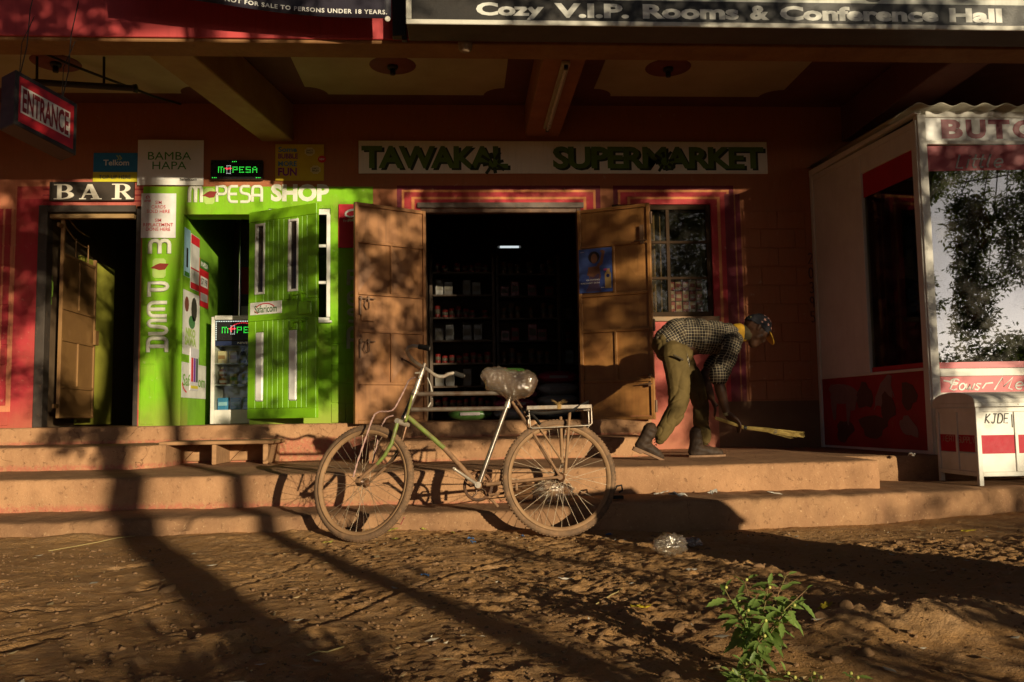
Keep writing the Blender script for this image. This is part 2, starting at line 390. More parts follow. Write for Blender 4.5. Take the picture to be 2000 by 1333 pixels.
def ledge(name, front, back, zbot, mt, rough=.006, crumble=0.0, seed=1, round_=.018, endcap=True):
    """a kerb-like block: front = [(x, y, ztop)...] polyline, running back to y=back"""
    xs = []; x = front[0][0]
    while x < front[-1][0]: xs.append(x); x += .035
    xs.append(front[-1][0]); xs = np.array(xs)
    fy = np.interp(xs, [p[0] for p in front], [p[1] for p in front]); fz = np.interp(xs, [p[0] for p in front], [p[2] for p in front])
    j = (fbm(xs*2.5, xs*0+seed, seed, 4)-.5)*rough*3; j2 = (fbm(xs*9, xs*0+seed*3, seed+5, 3)-.5)*rough*2
    ch = np.maximum(0, fbm(xs*5, xs*0+.5, seed+9, 4)-.55)*crumble
    b = MB(); b.smooth = True; V = []; nprof = 9
    for i, x in enumerate(xs):
        y = fy[i]+j[i]; z = fz[i]+j2[i]*.5; r = round_ + ch[i]
        V += [(x, y+.012*crumble*8*(.5+j2[i]*20), zbot), (x, y+j2[i], zbot+(z-zbot)*.35), (x, y+j2[i]*1.5-.004, zbot+(z-zbot)*.65), (x, y, z-r*1.1), (x, y+r*.3, z-r*.4), (x, y+r, z-.001), (x, y+r*3+.05, z), (x, (y+back)*.5, z+.003), (x, back, z+.004)]
    n = len(xs)
    F = [(i*nprof+k_, (i+1)*nprof+k_, (i+1)*nprof+k_+1, i*nprof+k_+1) for i in range(n-1) for k_ in range(nprof-1)]
    b.add(V, F)
    if endcap:
        for i in (0, n-1):
            o = i*nprof; vs = [V[o+k_] for k_ in range(nprof)] + [(xs[i], back, zbot)]
            b.add(vs, [tuple(range(nprof+1))], False)
    return structure(b.build(name, mt))
m_kerb = ledge_mat('kerb_concrete', 0, 0, (.38, .21, .105), (.20, .105, .055))
m_plat = ledge_mat('platform_concrete', .115, .045)
m_step = ledge_mat('step_concrete', .355, .035)
m_thr = ledge_mat('threshold_concrete', .545, .03)
ledge('kerb_ledge', [(-7,-2.95,.09),(-2.5,-3.06,.10),(-1.35,-3.04,.112),(.32,-3.22,.128),(.9,-3.3,.17),(1.5,-3.36,.185),(2.68,-3.22,.187),(3.55,-2.87,.168),(4.3,-2.62,.17),(7,-2.3,.17)], .2, -.12, m_kerb, .018, .34, 3, .024)
PLAT = [(-7,-2.3,.325),(-2.8,-2.34,.332),(-1.5,-2.41,.340),(.35,-2.70,.368),(1.7,-2.75,.372),(2.7,-2.79,.385),(2.93,-2.78,.387),(3.02,-2.72,.386)]
ledge('platform', PLAT, .25, .02, m_plat, .008, .13, 5, .02)
ledge('platform_wing', [(3.02,-2.0,.378),(3.5,-1.9,.372),(7,-1.78,.37)], .25, .02, m_kerb, .006, .05, 6, .02)
ledge('entrance_step', [(-7,-1.10,.535),(-2.82,-1.14,.535),(-2.70,-1.08,.535),(-2.64,-.9,.535)], .25, .2, m_step, .008, .10, 7, .02)
ledge('supermarket_step', [(-.80,-1.26,.545),(-.7,-1.31,.545),(1.5,-1.30,.545),(1.68,-1.28,.54)], .25, .2, m_step, .008, .10, 8, .018)
ledge('threshold', [(-7,-.27,.70),(1.9,-.25,.70)], 5.5, .3, m_thr, .004, .03, 9, .016)

# ================================================================== BUILDING
bld = thing('shop_building', 'terracotta shop building with projecting concrete canopy and painted facade', 'building', (0, .1, .37))
# --- facade paint: colours by place on the wall
mt, t, b = _new('facade_paint'); k = NT(t); X, Y_, Z = k.xyz()
nz_ = k.noise(30, 4, .6); Xn = k.math('ADD', X, k.math('MULTIPLY', k.math('SUBTRACT', nz_, .5), .008)); Zn = k.math('ADD', Z, k.math('MULTIPLY', k.math('SUBTRACT', nz_, .5), .008))
terra, salmon, crim, purp, pink = (.36, .125, .055), (.62, .22, .115), (.42, .035, .045), (.17, .022, .04), (.45, .095, .08)
c = k.mix(k.rect(Xn, Zn, -9, -4.0, 0, 3.2), terra, salmon)
c = k.mix(k.math('LESS_THAN', Zn, .86), c, k.mix(k.math('GREATER_THAN', Xn, 0.0), crim, (.085, .038, .022)))
def ringz(x0, x1, z0, z1, col, c): return k.mix(k.rect(Xn, Zn, x0, x1, z0, z1), c, col)
for x0, x1, zb in ((-.64, 1.48, .5), (1.616, 2.90, .86)):
    c = ringz(x0, x1, zb, 3.14, purp, c); c = ringz(x0+.05, x1-.05, zb, 3.095, (.60, .22, .08), c); c = ringz(x0+.075, x1-.075, zb, 3.07, crim, c)
    c = ringz(x0+.15, x1-.15, zb, 3.02, (.60, .22, .08), c); c = ringz(x0+.18, x1-.18, zb, 2.995, crim, c)
c = ringz(1.56, 2.66, .37, 1.73, pink, c)
for x0, x1 in ((2.80, 2.855), (2.915, 2.965)): c = ringz(x0, x1, .86, 3.05, purp, c)
c = ringz(-4.45, -4.0, .5, 3.13, crim, c)
c = ringz(-4.40, -4.0, 3.0, 3.13, (.5, .07, .06), c)
c = ringz(-4.0, -3.2, 2.93, 3.2, (.5, .12, .09), c)
for z0 in (2.97, 3.03, 3.09): c = ringz(-4.2, -3.2, z0, z0+.018, (.30, .03, .035), c)
for x0, x1 in ((-4.615, -4.575), (-4.555, -4.495)): c = ringz(x0, x1, .92, 2.9, crim, c)
c = k.mix(k.rect(Xn, Zn, -3.205, -.886, .66, 3.128), c, (.20, .46, .012))
brush = k.noise(5, 6, .65, None, (7, 7, .8))
c = k.mix(k.math('MULTIPLY', k.ramp(brush, .5, .72), .32), c, k.mix(.5, c, (.02, .015, .01)))
c = k.mix(k.math('MULTIPLY', k.ramp(k.noise(3, 6, .65), .45, .75), .42), c, (.26, .13, .06))
c = k.mix(k.math('MULTIPLY', k.ramp(k.noise(16, 5, .7), .62, .70), .45), c, k.mix(.6, c, (.5, .45, .3)))
c = k.mix(k.math('MULTIPLY', k.ramp(k.noise(55, 4, .7), .66, .74), .6), c, (.34, .2, .12))
dz = k.math('ADD', Z, k.math('MULTIPLY', k.noise(6, 5, .6), .5))
c = k.mix(k.math('MULTIPLY', k.ramp(dz, 1.25, .9), .45), c, DUST)
k.put(b.inputs['Base Color'], c); b.inputs['Roughness'].default_value = .7; b.inputs['Specular IOR Level'].default_value = .2
k.put(b.inputs['Normal'], k.bump(k.math('ADD', k.noise(60, 6, .65), k.math('MULTIPLY', k.noise(8, 4, .6), 2)), .25, .005))
PAINT = mt
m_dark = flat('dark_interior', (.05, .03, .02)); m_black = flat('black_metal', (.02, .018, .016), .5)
m_terra = M('beam_paint', (.34, .13, .05), scale=4, rough=.7); m_brownbeam = M('canopy_brown', (.30, .15, .055), (.22, .10, .04), scale=4, rough=.8, streak=.4)
def wallbox(x0, x1, z0, z1, y0=0.0, y1=.24, name='wall', mat=PAINT):
    return MB().box(x0, x1, y0, y1, z0, z1).build(name, mat, bld)
wallbox(-8, -4.22, .3, 4.0); wallbox(-4.22, -3.22, 2.90, 4.0)
pil = wallbox(-3.22, -2.80, .3, 4.0); pil['label'] = 'green painted pilaster with white letters down it'
wallbox(-2.80, -2.12, 2.84, 4.0); wallbox(-2.12, -1.95, .3, 4.0); wallbox(-1.95, -1.32, .3, 1.74); wallbox(-1.95, -1.32, 2.90, 4.0)
gw = wallbox(-1.32, -.40, .3, 4.0); wallbox(-.40, 1.27, 2.90, 4.0); wallbox(1.27, 1.60, .3, 4.0)
wallbox(1.60, 2.65, .3, 1.75); wallbox(1.60, 2.65, 2.94, 4.0); rw = wallbox(2.65, 8, .02, 4.0)
# blocks one can count, proud of their mortar bed
def blocks(parent, x0, x1, z0, z1, bw=.372, bh=.2, gap=.011):
    r = 0; z = z0
    while z < z1-.05:
        x = x0 - (0 if r % 2 else bw*.5); h = min(bh, z1-z)
        while x < x1-.02:
            a, e = max(x, x0), min(x+bw, x1)
            if e-a > .05:
                d = random.uniform(-.0015, .0015)
                MB().box(a+gap/2, e-gap/2, -.009+d, .02, z+gap/2, z+h-gap/2).build('block', PAINT, parent, .004)
            x += bw
        z += bh; r += 1
blocks(rw, 2.98, 3.66, .87, 2.9); blocks(gw, -1.31, -.90, .70, 1.72, .3, .2)
lw = [o for o in bld.children if o.name.startswith('wall')][0]
blocks(lw, -4.9, -4.46, .72, 2.9, .2, .2); blocks(pil, -3.2, -3.05, .71, 2.5, .3, .6)
# door and window surrounds
m_steel = M('brown_steel', (.16, .085, .045), (.11, .055, .03), scale=5, rough=.55, metal=.0, dust=.35, bump=.12)
m_frame = M('dark_frame', (.06, .045, .035), scale=6, rough=.6, dust=.25)
b_ = MB(); b_.box(-4.22, -4.13, -.035, .10, .70, 2.93); b_.box(-4.13, -3.27, -.03, .10, 2.86, 2.93); b_.box(-3.27, -3.215, .0, .10, .70, 2.93)
b_.build('door_frame', m_frame, bld, .006)
MB().box(-4.12, -3.29, -.012, .05, 2.80, 2.845).build('door_lintel', M('lintel_wood', (.36, .22, .09), dust=.3), bld, .004)
b_ = MB(); b_.box(-.40, -.345, .0, .09, .705, 2.90); b_.box(1.225, 1.27, .0, .09, .705, 2.90); b_.box(-.345, 1.225, .001, .09, 2.855, 2.899)
b_.build('door_frame', m_steel, bld, .005)
MB().box(-.43, 1.30, -.03, -.001, 2.90, 2.955).build('door_lintel', M('grey_lintel', (.16, .12, .1), dust=.3), bld, .004)
# interior shells: floors come from the threshold slab
b_ = MB(); b_.box(-8.0, 8.0, 4.6, 4.75, .3, 4.0); b_.box(-4.42, -4.26, .25, 4.6, .3, 4.0)
b_.box(-.52, -.42, .24, 4.6, .3, 4.0); b_.box(2.75, 2.9, .24, 4.6, .3, 4.0)
b_.build('inner_wall', M('inner_plaster', (.16, .10, .055), scale=3), bld)
iw = MB().box(-2.92, -2.805, .24, 4.6, .3, 3.9).build('inner_wall', [M('green_inner', (.20, .44, .02), dust=.2)], bld); iw['label'] = 'green inner side wall of the phone money shop'
MB().box(-2.8, -.55, 3.2, 3.3, .3, 4.0).build('inner_wall', M('grey_inner', (.22, .2, .18)), bld)
# --- canopy: ceiling slab, edge beam, cross beams, upper storey front
m_ceilb = M('ceiling_maroon', (.15, .05, .04), scale=3); m_cream = M('ceiling_cream', (.46, .38, .23), (.36, .29, .17), scale=1.5, rough=.8)
MB().box(-9, 9, -2.2, 4.8, 4.0, 4.25).build('ceiling', m_ceilb, bld)
m_red = M('fascia_red', (.50, .055, .06), (.42, .05, .05), scale=2.5, rough=.6, dust=.12, streak=.35)
b_ = MB(); b_.mi = 0; b_.box(-9, 9, -2.478, -2.2, 3.58, 4.25); b_.build('edge_beam', m_brownbeam, bld, .008)
MB().box(-9, 9, -2.50, -2.4785, 3.604, 5.6).build('fascia', m_red, bld, .004)
MB().box(-9, 9, -2.478, 4.8, 4.25, 5.6).build('upper_storey', m_red, bld)
b_ = MB()
for xf0, xf1, xb0, xb1 in ((-2.46, -2.10, -2.02, -1.70),):
    b_.add([(xf0,-2.2,3.62),(xf1,-2.2,3.62),(xb1,-.002,3.60),(xb0,-.002,3.60),(xf0,-2.2,4.0),(xf1,-2.2,4.0),(xb1,-.002,4.0),(xb0,-.002,4.0)],
           [(0,3,2,1),(4,5,6,7),(0,1,5,4),(1,2,6,5),(2,3,7,6),(3,0,4,7)])
b_.build('cross_beam', M('beam_ochre', (.36, .22, .075), (.28, .15, .05), scale=4), bld, .01)
MB().box(.70, 1.06, -2.2, -.002, 3.66, 4.0).build('cross_beam', m_terra, bld, .01)
MB().box(4.1, 4.45, -2.2, -.002, 3.62, 4.0).build('cross_beam', m_ceilb, bld, .01)
def scallop(x0, x1, y0, y1, r):
    P = []
    for cx, cy, a0 in ((x0, y0, 90), (x1, y0, 180), (x1, y1, 270), (x0, y1, 360)):
        P += [(cx+r*math.cos(R(a0-90*i/6)), cy+r*math.sin(R(a0-90*i/6))) for i in range(7)]
    return P
for x0, x1 in ((-4.6, -2.55), (-1.5, .46), (1.36, 3.3)):
    P = scallop(x0, x1, -2.0, -.30, .2)
    n = len(P)
    bb = MB(); bb.add([(x, y, 3.994) for x, y in P]+[(x, y, 4.001) for x, y in P], [tuple(range(n))[::-1]] + [(i, (i+1) % n, n+(i+1) % n, n+i) for i in range(n)])
    bb.build('ceiling_panel', m_cream, bld)
    cx = {-4.6: -3.63, -1.5: -.6, 1.36: 1.98}[x0]
    rd = MB().lathe([(.21, 3.988), (.215, 3.9945)], 28, (cx, -1.05, 0)).build('ceiling_roundel', M('roundel_maroon', (.20, .06, .05)), bld)
    lb = MB(); lb.lathe([(.045, -.03), (.05, -.012), (.05, 0)], 14, (cx, -1.05, 3.987)); lb.lathe([(.022, -.085), (.026, -.075), (.024, -.031)], 12, (cx, -1.05, 3.987))
    lb.build('lamp_holder', m_black, rd)
# side return that closes the canopy on the right, upper ceiling shadow mass

# ================================================================== DOORS AND WINDOWS (parts of the building)
m_door = M('door_brown', (.34, .15, .05), (.22, .09, .032), scale=4, rough=.45, dust=.25, bump=.14, streak=.55)
m_doorR = M('door_ochre', (.38, .175, .05), (.25, .105, .032), scale=4, rough=.42, dust=.2, bump=.14, streak=.5)
def steel_leaf(hx, hy, ex, ey, z0, z1, mt, rows, lab):
    """folded-steel door leaf: angle frame, bars, pressed panels; local x runs from the free edge or hinge, left to right"""
    u = Vector((ex-hx, ey-hy, 0)); wd = u.length; Mx = frame((hx, hy, z0), u, (0,0,1)); H = z1-z0; f = .035
    d = MB(Mx)
    d.box(0, f, -.022, .022, 0, H); d.box(wd-f, wd, -.022, .022, 0, H); d.box(f, wd-f, -.021, .021, 0, f); d.box(f, wd-f, -.021, .021, H-f, H)
    zs = [f] + [r*H for r in rows] + [H-f]
    for r in rows: d.box(f, wd-f, -.024, .016, r*H-.013, r*H+.013)
    for i in (1, 3): d.box(wd*.5-.012, wd*.5+.012, -.0235, .0155, zs[i]+.0135, zs[i+1]-.0135)
    leaf = d.build('door_leaf', mt, bld, .003); leaf['label'] = lab
    for i in range(5):
        a, e = zs[i]+.002, zs[i+1]-.002
        cols = [(f+.001, wd*.5-.0005), (wd*.5+.0005, wd-f-.001)] if i in (1, 3) else [(f+.001, wd-f-.001)]
        for x0, x1 in cols:
            p = MB(Mx); cx, cz = (x0+x1)/2, (a+e)/2
            dp = .012 if len(cols) == 2 else .001      # pressed diamond on the paired panels
            p.add([(x0,0,a),(x1,0,a),(x1,0,e),(x0,0,e),(cx,-dp,cz)], [(0,1,4),(1,2,4),(2,3,4),(3,0,4)])
            p.add([(x0,.006,a),(x1,.006,a),(x1,.006,e),(x0,.006,e)], [(3,2,1,0)])
            p.build('panel', mt, leaf)
    return leaf, Mx, wd, H
ROWS = (.18, .415, .585, .82)
L1, M1, w1, h1 = steel_leaf(-1.025, -.43, -.352, -.03, .69, 2.86, m_door, ROWS, 'left brown steel leaf in deep tree shade')
L2, M2, w2, h2 = steel_leaf(1.232, -.03, 1.915, -.38, .69, 2.86, m_doorR, ROWS, 'right brown steel leaf with a blue poster')
def bolt(parent, Mx, x, z, flip=1):
    b_ = MB(Mx); b_.tube([(x, -.045, z), (x+flip*.17, -.045, z)], .007, 6); b_.box(x+.01, x+.03, -.055, -.024, z-.02, z+.02); b_.box(x+.09*flip, x+.11*flip, -.055, -.024, z-.02, z+.02)
    b_.box(x+.012, x+.03, -.032, -.024, z-.16, z-.0205)
    b_.tube([(x+.07, -.05, z-.01), (x+.05, -.055, z-.07), (x+.07, -.055, z-.11), (x+.1, -.055, z-.1), (x+.105, -.052, z-.05), (x+.1, -.05, z-.01)], .006, 6)
    return b_.build('bolt', m_steel, parent)
bolt(L1, M1, .03, h1*.585-.05); bolt(L1, M1, .03, h1*.40-.07)
MB(M1).box(.06, .20, -.034, -.0245, h1*.46, h1*.545).build('lock_plate', m_door, L1, .003)
for z in (h1*.93, h1*.43, h1*.06): MB(M2).tube([(w2+.012, -.01, z-.06), (w2+.012, -.01, z+.06)], .014, 8).build('hinge', m_steel, L2)
for z in (h2*.2, h2*.16): b_ = MB(M2); b_.tube([(w2-.15, -.05, z), (w2-.01, -.05, z+.004)], .006, 6); b_.box(w2-.05, w2-.03, -.055, -.024, z-.02, z+.02); b_.build('bolt', m_steel, L2)
for z in (h2*.87,): b_ = MB(M2); b_.box(w2-.10, w2-.06, -.04, -.0245, z-.13, z+.06); b_.tube([(w2-.16, -.05, z-.1), (w2-.02, -.05, z-.1)], .006, 6); b_.build('bolt', m_steel, L2)

# bar gate, swung into the room
m_gate = M('gate_brown', (.26, .135, .045), (.2, .10, .035), scale=3, rough=.5, dust=.3, bump=.1)
ug = Vector((-.03, .9, 0)); Mg = frame((-4.02, .06, .79), ug, (0,0,1)); wg = .9; hg = 1.68
d = MB(Mg)
d.box(0, .03, -.018, .018, 0, 2.02); d.box(wg-.03, wg, -.018, .018, 0, hg+.07)
for z in (0, .30, .78, 1.10, hg-.03): d.box(.03, wg-.03, -.017, .015, z, z+.028)
for z0, z1 in ((.33, .78), (1.13, hg-.03)): d.box(wg*.5-.012, wg*.5+.012, -.0175, .014, z0, z1)
gate = d.build('gate_leaf', m_gate, bld, .003); gate['label'] = 'brown steel gate swung inward in the bar doorway'
for x0, x1, z0, z1 in ((.032, wg-.032, .03, .299), (.032, wg*.5-.013, .33, .779), (wg*.5+.013, wg-.032, .33, .779), (.032, wg-.032, .81, 1.099), (.032, wg*.5-.013, 1.13, hg-.032), (wg*.5+.013, wg-.032, 1.13, hg-.032)):
    MB(Mg).box(x0, x1, -.004, .004, z0, z1).build('panel', m_gate, gate)
b_ = MB(Mg)
for dz, sag in ((.30, .05), (.17, .05)):
    b_.tube([(.03+i*.075, 0, hg+dz+.12*(1-(i/9)) - sag*math.sin(math.pi*i/9)) for i in range(10)], .007, 6)
for x in (.35, .68): b_.tube([(x, 0, hg), (x, 0, hg+.2)], .007, 6)
b_.build('grille', m_gate, gate)
for z in (.10, 1.92): MB(Mg).box(-.11, -.001, -.01, .01, z, z+.04).build('hinge', m_gate, gate)
MB(Mg).box(wg-.085, wg+.015, -.05, -.0185, .80, .96).build('lock_box', m_gate, gate, .004)
b_ = MB(); b_.box(-4.23, -4.17, .13, .20, 1.95, 2.25); b_.tube([(-4.165, .16, 2.02), (-4.13, .12, 2.03), (-4.13, .12, 2.17), (-4.165, .16, 2.18)], .008, 6)
b_.build('door_handle', M('green_trim', (.25, .42, .05)), bld)
# green board leaf behind the gate (second leaf folded back)
MB().box(-4.24, -4.20, .95, 1.9, .72, 2.6).build('door_leaf', M('yellow_green_leaf', (.42, .40, .05), dust=.2), bld, .004)

# green shop door: boards, two slot windows, two white panels
m_green = M('door_green', (.21, .47, .010), (.17, .40, .010), scale=4, rough=.42, dust=.08, bump=.12, streak=.25)
m_white = M('white_gloss', (.80, .78, .74), (.70, .67, .62), scale=5, rough=.4, dust=.05, bump=.06)
u = Vector((-1.375+2.12, -.45+.035, 0)); wd = u.length; H = 2.09; Mp = frame((-2.12, -.035, .755), u, (0,0,1))
d = MB(Mp)
xs = [0, .10, .155, .20, .285, .37, .455, .54, .62, .675, .72, .79, wd]
W1, W2 = (.10, .20), (.52, .62)                       # slot columns
def bd(x0, x1, z0, z1): d.box(x0+.0015, x1-.0015, -.02, .02, z0, z1)
for x0, x1 in ((0, .10), (.20, .255), (.255, .32), (.32, .385), (.385, .45), (.45, .52), (.62, .68), (.68, .74), (.74, wd)):
    bd(x0, x1, .10, .97); bd(x0, x1, 1.16, 1.98)
d.box(0, wd, -.0215, .0215, 0, .098); d.box(0, wd, -.0215, .0215, .972, 1.158); d.box(0, wd, -.0215, .0215, 1.982, H)
for x0, x1 in (W1, W2):
    d.box(x0+.001, x1-.001, -.019, .019, .10, .17); d.box(x0+.001, x1-.001, -.019, .019, .86, .97); d.box(x0+.001, x1-.001, -.019, .019, 1.16, 1.25); d.box(x0+.001, x1-.001, -.019, .019, 1.95, 1.98)
gd = d.build('door_leaf', m_green, bld, .003); gd['label'] = 'bright green board door with slot windows and white panels'
for x0, x1 in (W1, W2):
    MB(Mp).box(x0+.002, x1-.002, -.03, .012, .172, .858).build('door_panel', m_white, gd, .012)
    b_ = MB(Mp); b_.box(x0-.012, x0+.008, -.03, .018, 1.24, 1.96); b_.box(x1-.008, x1+.012, -.03, .018, 1.24, 1.96); b_.box(x0+.0085, x1-.0085, -.029, .017, 1.24, 1.262); b_.box(x0+.0085, x1-.0085, -.029, .017, 1.938, 1.96)
    b_.build('slot_frame', m_white, gd, .002)
    MB(Mp).box(x0+.0085, x1-.0085, .0, .004, 1.2625, 1.9375).build('pane', flat('dark_pane', (.035, .025, .015), .15), gd)
MB(Mp).box(wd-.20, wd-.04, -.05, -.022, 1.0, 1.13).build('lock_box', m_green, gd, .008)
for z in (1.20, .93): b_ = MB(Mp); b_.tube([(.56, -.035, z), (.74, -.035, z+.015)], .008, 6); b_.box(.55, .575, -.045, -.0305, z-.05, z+.02); b_.box(.665, .69, -.045, -.022, z-.09, z+.03); b_.build('bolt', m_green, gd)
plate = MB(Mp).box(.03, .435, -.028, -.0216, 1.035, 1.16).build('name_plate', m_white, gd, .003)
m_txtg = flat('print_green', (.05, .20, .02)); m_txtr = flat('print_red', (.62, .02, .03)); m_txtk = flat('print_black', (.02, .02, .02)); m_txtw = flat('print_white', (.78, .76, .72))
lettering('Safaricom', flat('print_darkgreen', (.045, .13, .03)), gd, Mp, .09, .375, 1.052, 1.128, .012, y=-.0285, depth=.001)
strokes('logo_swoosh', [arc(.225, 1.075, .13, .068, 150, 25, 10)], .012, m_txtr, gd, Mp, y=-.029)
strokes('logo_swoosh', [arc(.20, 1.085, .11, .045, 190, 235, 5)], .010, m_txtr, gd, Mp, y=-.029)
# blue skin-care poster taped to the right leaf
sp_ = thing('portrait_poster', 'blue skin care poster with a woman raising her arm, taped to the right door leaf', 'poster', (1.4, -.15, 2.0))
mp_b = M('poster_blue', (.035, .05, .20), (.08, .13, .36), scale=7, rough=.35, bump=.02)
Mq2 = M2 @ Matrix.Translation((.012, 0, 1.30)); PW, PH = .355, .455
MB(Mq2).box(0, PW, -.027, -.0245, 0, PH).build('sheet', mp_b, sp_)
def flatp(P, mt, y, name): MB(Mq2).prism([(a*PW, e*PH) for a, e in P], y, y+.0012).build(name, mt, sp_)
ell = lambda cx, cz, rx, rz, n=16: [(cx+rx*math.cos(2*math.pi*i/n), cz+rz*math.sin(2*math.pi*i/n)) for i in range(n)]
sk_, hr_, dr_ = flat('print_skin', (.20, .085, .045), .4), flat('print_hair', (.022, .014, .016), .4), flat('print_dress', (.10, .06, .12), .4)
flatp(ell(.46, .80, .17, .135), hr_, -.0290, 'print_figure')
flatp([(.28, .58), (.62, .60), (.66, .34), (.58, .20), (.36, .20), (.30, .38)], sk_, -.0298, 'print_figure')
flatp([(.34, .40), (.62, .42), (.60, .20), (.66, .02), (.20, .02), (.32, .22)], dr_, -.0306, 'print_figure')
flatp([(.60, .56), (.72, .64), (.80, .92), (.72, .96), (.64, .93), (.70, .88), (.64, .68), (.54, .62)], sk_, -.0304, 'print_figure')
flatp([(.30, .56), (.24, .40), (.44, .34), (.60, .44), (.56, .48), (.40, .41), (.36, .52)], sk_, -.0312, 'print_figure')
flatp(ell(.47, .77, .095, .115), sk_, -.0306, 'print_figure')
flatp([(.78, .08), (.97, .08), (.97, .40), (.93, .46), (.93, .52), (.83, .52), (.83, .46), (.78, .40)], flat('print_bottle', (.42, .27, .10), .4), -.0300, 'print_bottle')
flatp(ell(.875, .36, .05, .04), flat('print_navy', (.02, .03, .14), .4), -.0312, 'print_badge')
flatp(ell(.80, .50, .06, .025), flat('print_magenta', (.5, .05, .2), .4), -.0314, 'print_badge')
lettering('GLOWING', m_txtw, sp_, Mq2, .22*PW, .62*PW, .27*PH, .305*PH, .01, y=-.0308, depth=.0006); lettering('RADIANT SKIN', m_txtw, sp_, Mq2, .05*PW, .62*PW, .20*PH, .235*PH, .01, y=-.0308, depth=.0006)
lettering('48h', m_txtw, sp_, Mq2, .66*PW, .76*PW, .09*PH, .115*PH, .0, y=-.0275, depth=.0006); lettering('NIVEA', m_txtw, sp_, Mq2, .05*PW, .17*PW, .92*PH, .945*PH, .0, y=-.0275, depth=.0006)
# small window beside it, white frame
b_ = MB(); b_.box(-1.95, -1.32, .02, .06, 1.74, 1.775); b_.box(-1.95, -1.32, .02, .06, 2.84, 2.90); b_.box(-1.36, -1.3205, .0, .0615, 1.776, 2.839); b_.box(-1.9495, -1.91, .0, .0615, 1.776, 2.839)
for z in (2.12, 2.50): b_.box(-1.909, -1.361, .022, .05, z, z+.03)
b_.box(-1.95, -1.30, -.05, .0195, 1.715, 1.739)
wn = b_.build('window', m_white, bld, .004); wn['label'] = 'small white framed window half hidden by the green door'
MB().box(-1.909, -1.361, .034, .038, 1.776, 2.839).build('pane', glass('pane_glass', (.5, .5, .5), .02, .02), wn)
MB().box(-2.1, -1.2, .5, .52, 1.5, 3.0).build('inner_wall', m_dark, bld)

# supermarket window: steel frame, six panes, goods behind
m_wf = M('window_steel', (.05, .03, .018), scale=6, rough=.8, spec=.05)
b_ = MB(); wx0, wx1, wz0, wz1 = 1.602, 2.648, 1.752, 2.938
b_.box(wx0, wx0+.05, .02, .09, wz0, wz1); b_.box(wx1-.05, wx1, .02, .09, wz0, wz1); b_.box(wx0+.05, wx1-.05, .021, .09, wz0, wz0+.05); b_.box(wx0+.05, wx1-.05, .021, .09, wz1-.05, wz1)
for x in (1.87, 2.19): b_.box(x-.018, x+.018, .025, .07, wz0+.05, wz1-.05)
for z in (2.16, 2.54): b_.box(wx0+.05, wx1-.05, .0265, .068, z-.014, z+.014)
wn = b_.build('window', m_wf, bld, .003); wn['label'] = 'dark steel window right of the supermarket door, packets behind it'
m_pane = glass('dusty_pane', (.7, .66, .58), .0, .02, .06)
for i, (x0, x1) in enumerate(((wx0+.05, 1.852), (1.888, 2.172), (2.208, wx1-.05))):
    for z0, z1 in ((wz0+.05, 2.146), (2.174, 2.526), (2.554, wz1-.05)):
        MB().box(x0, x1, .04, .044, z0, z1).build('pane', m_pane, wn)
b_ = MB(); b_.box(1.55, 2.7, -.03, .2, 1.70, 1.749); b_.build('window_sill', M('sill_concrete', (.3, .2, .12), dust=.4), bld, .006)
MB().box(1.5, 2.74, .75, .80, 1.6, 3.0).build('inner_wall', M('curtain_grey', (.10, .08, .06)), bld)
ct = thing('window_curtain', 'pale curtain hanging inside the left panes of the dark steel window', 'curtain', (1.95, .2, 1.8))
b_ = MB(); b_.smooth = True; V = []; n = 60
for i in range(n):
    x = 1.62+.54*i/(n-1)
    for z in (1.79, 2.3, 2.9): V.append((x, .20+.02*math.sin(i*1.1)+.008*math.sin(i*2.7), z))
b_.add(V, [(i*3+j, i*3+3+j, i*3+4+j, i*3+1+j) for i in range(n-1) for j in (0, 1)]); b_.build('cloth', M('curtain_cream', (.34, .27, .17), (.26, .2, .12), scale=6, rough=.9), ct)
pr_ = [flat('packet_pink', (.42, .05, .12), .4), flat('packet_pale', (.60, .52, .44), .4)]
for r_ in range(3):
    for i in range(5):
        x, z = 2.235+.075*i, 1.815+.115*r_; pk = thing('window_packet', ('pink', 'pale')[(i+r_) % 2]+' packet in the '+('lowest', 'middle', 'top')[r_]+' row behind the lower right window pane', 'packet', (x, .15, z), 'packets stacked behind the window pane')
        MB().box(x-.034, x+.034, .12, .18, z, z+.108).build('packet_body', pr_[(i+r_) % 2], pk, .004); MB().box(x-.025, x+.025, .118, .1195, z+.03, z+.07).build('print_strip', pr_[(i+r_+1) % 2], pk)
MB().box(2.19, 2.60, .10, .30, 1.803, 1.814).build('window_shelf', flat('shelf_dark', (.1, .07, .05)), bld)

# ================================================================== WALL SIGNS AND POSTERS
def board(name, label, cat, x0, x1, z0, z1, mt, y0=-.028, y1=-.012, bev=.002, group=None, warp=0.0):
    t_ = thing(name, label, cat, ((x0+x1)/2, y1, z0), group)
    b_ = MB(); n = 8
    if warp:
        for i in range(n):
            a, e = x0+(x1-x0)*i/n, x0+(x1-x0)*(i+1)/n
            ya, ye = y0-warp*math.sin(i/n*5)*.5, y0-warp*math.sin((i+1)/n*5)*.5
            b_.add([(a,ya,z0),(e,ye,z0),(e,ye-warp*.4,z1),(a,ya-warp*.4,z1),(a,ya+.003,z0),(e,ye+.003,z0),(e,ye+.003-warp*.4,z1),(a,ya+.003-warp*.4,z1)], [(0,1,2,3),(7,6,5,4),(3,2,6,7),(0,4,5,1)])
    else: b_.box(x0, x1, y0, y1, z0, z1)
    b_.build('board', mt, t_, 0 if warp else bev); return t_
I = Matrix.Identity(4)
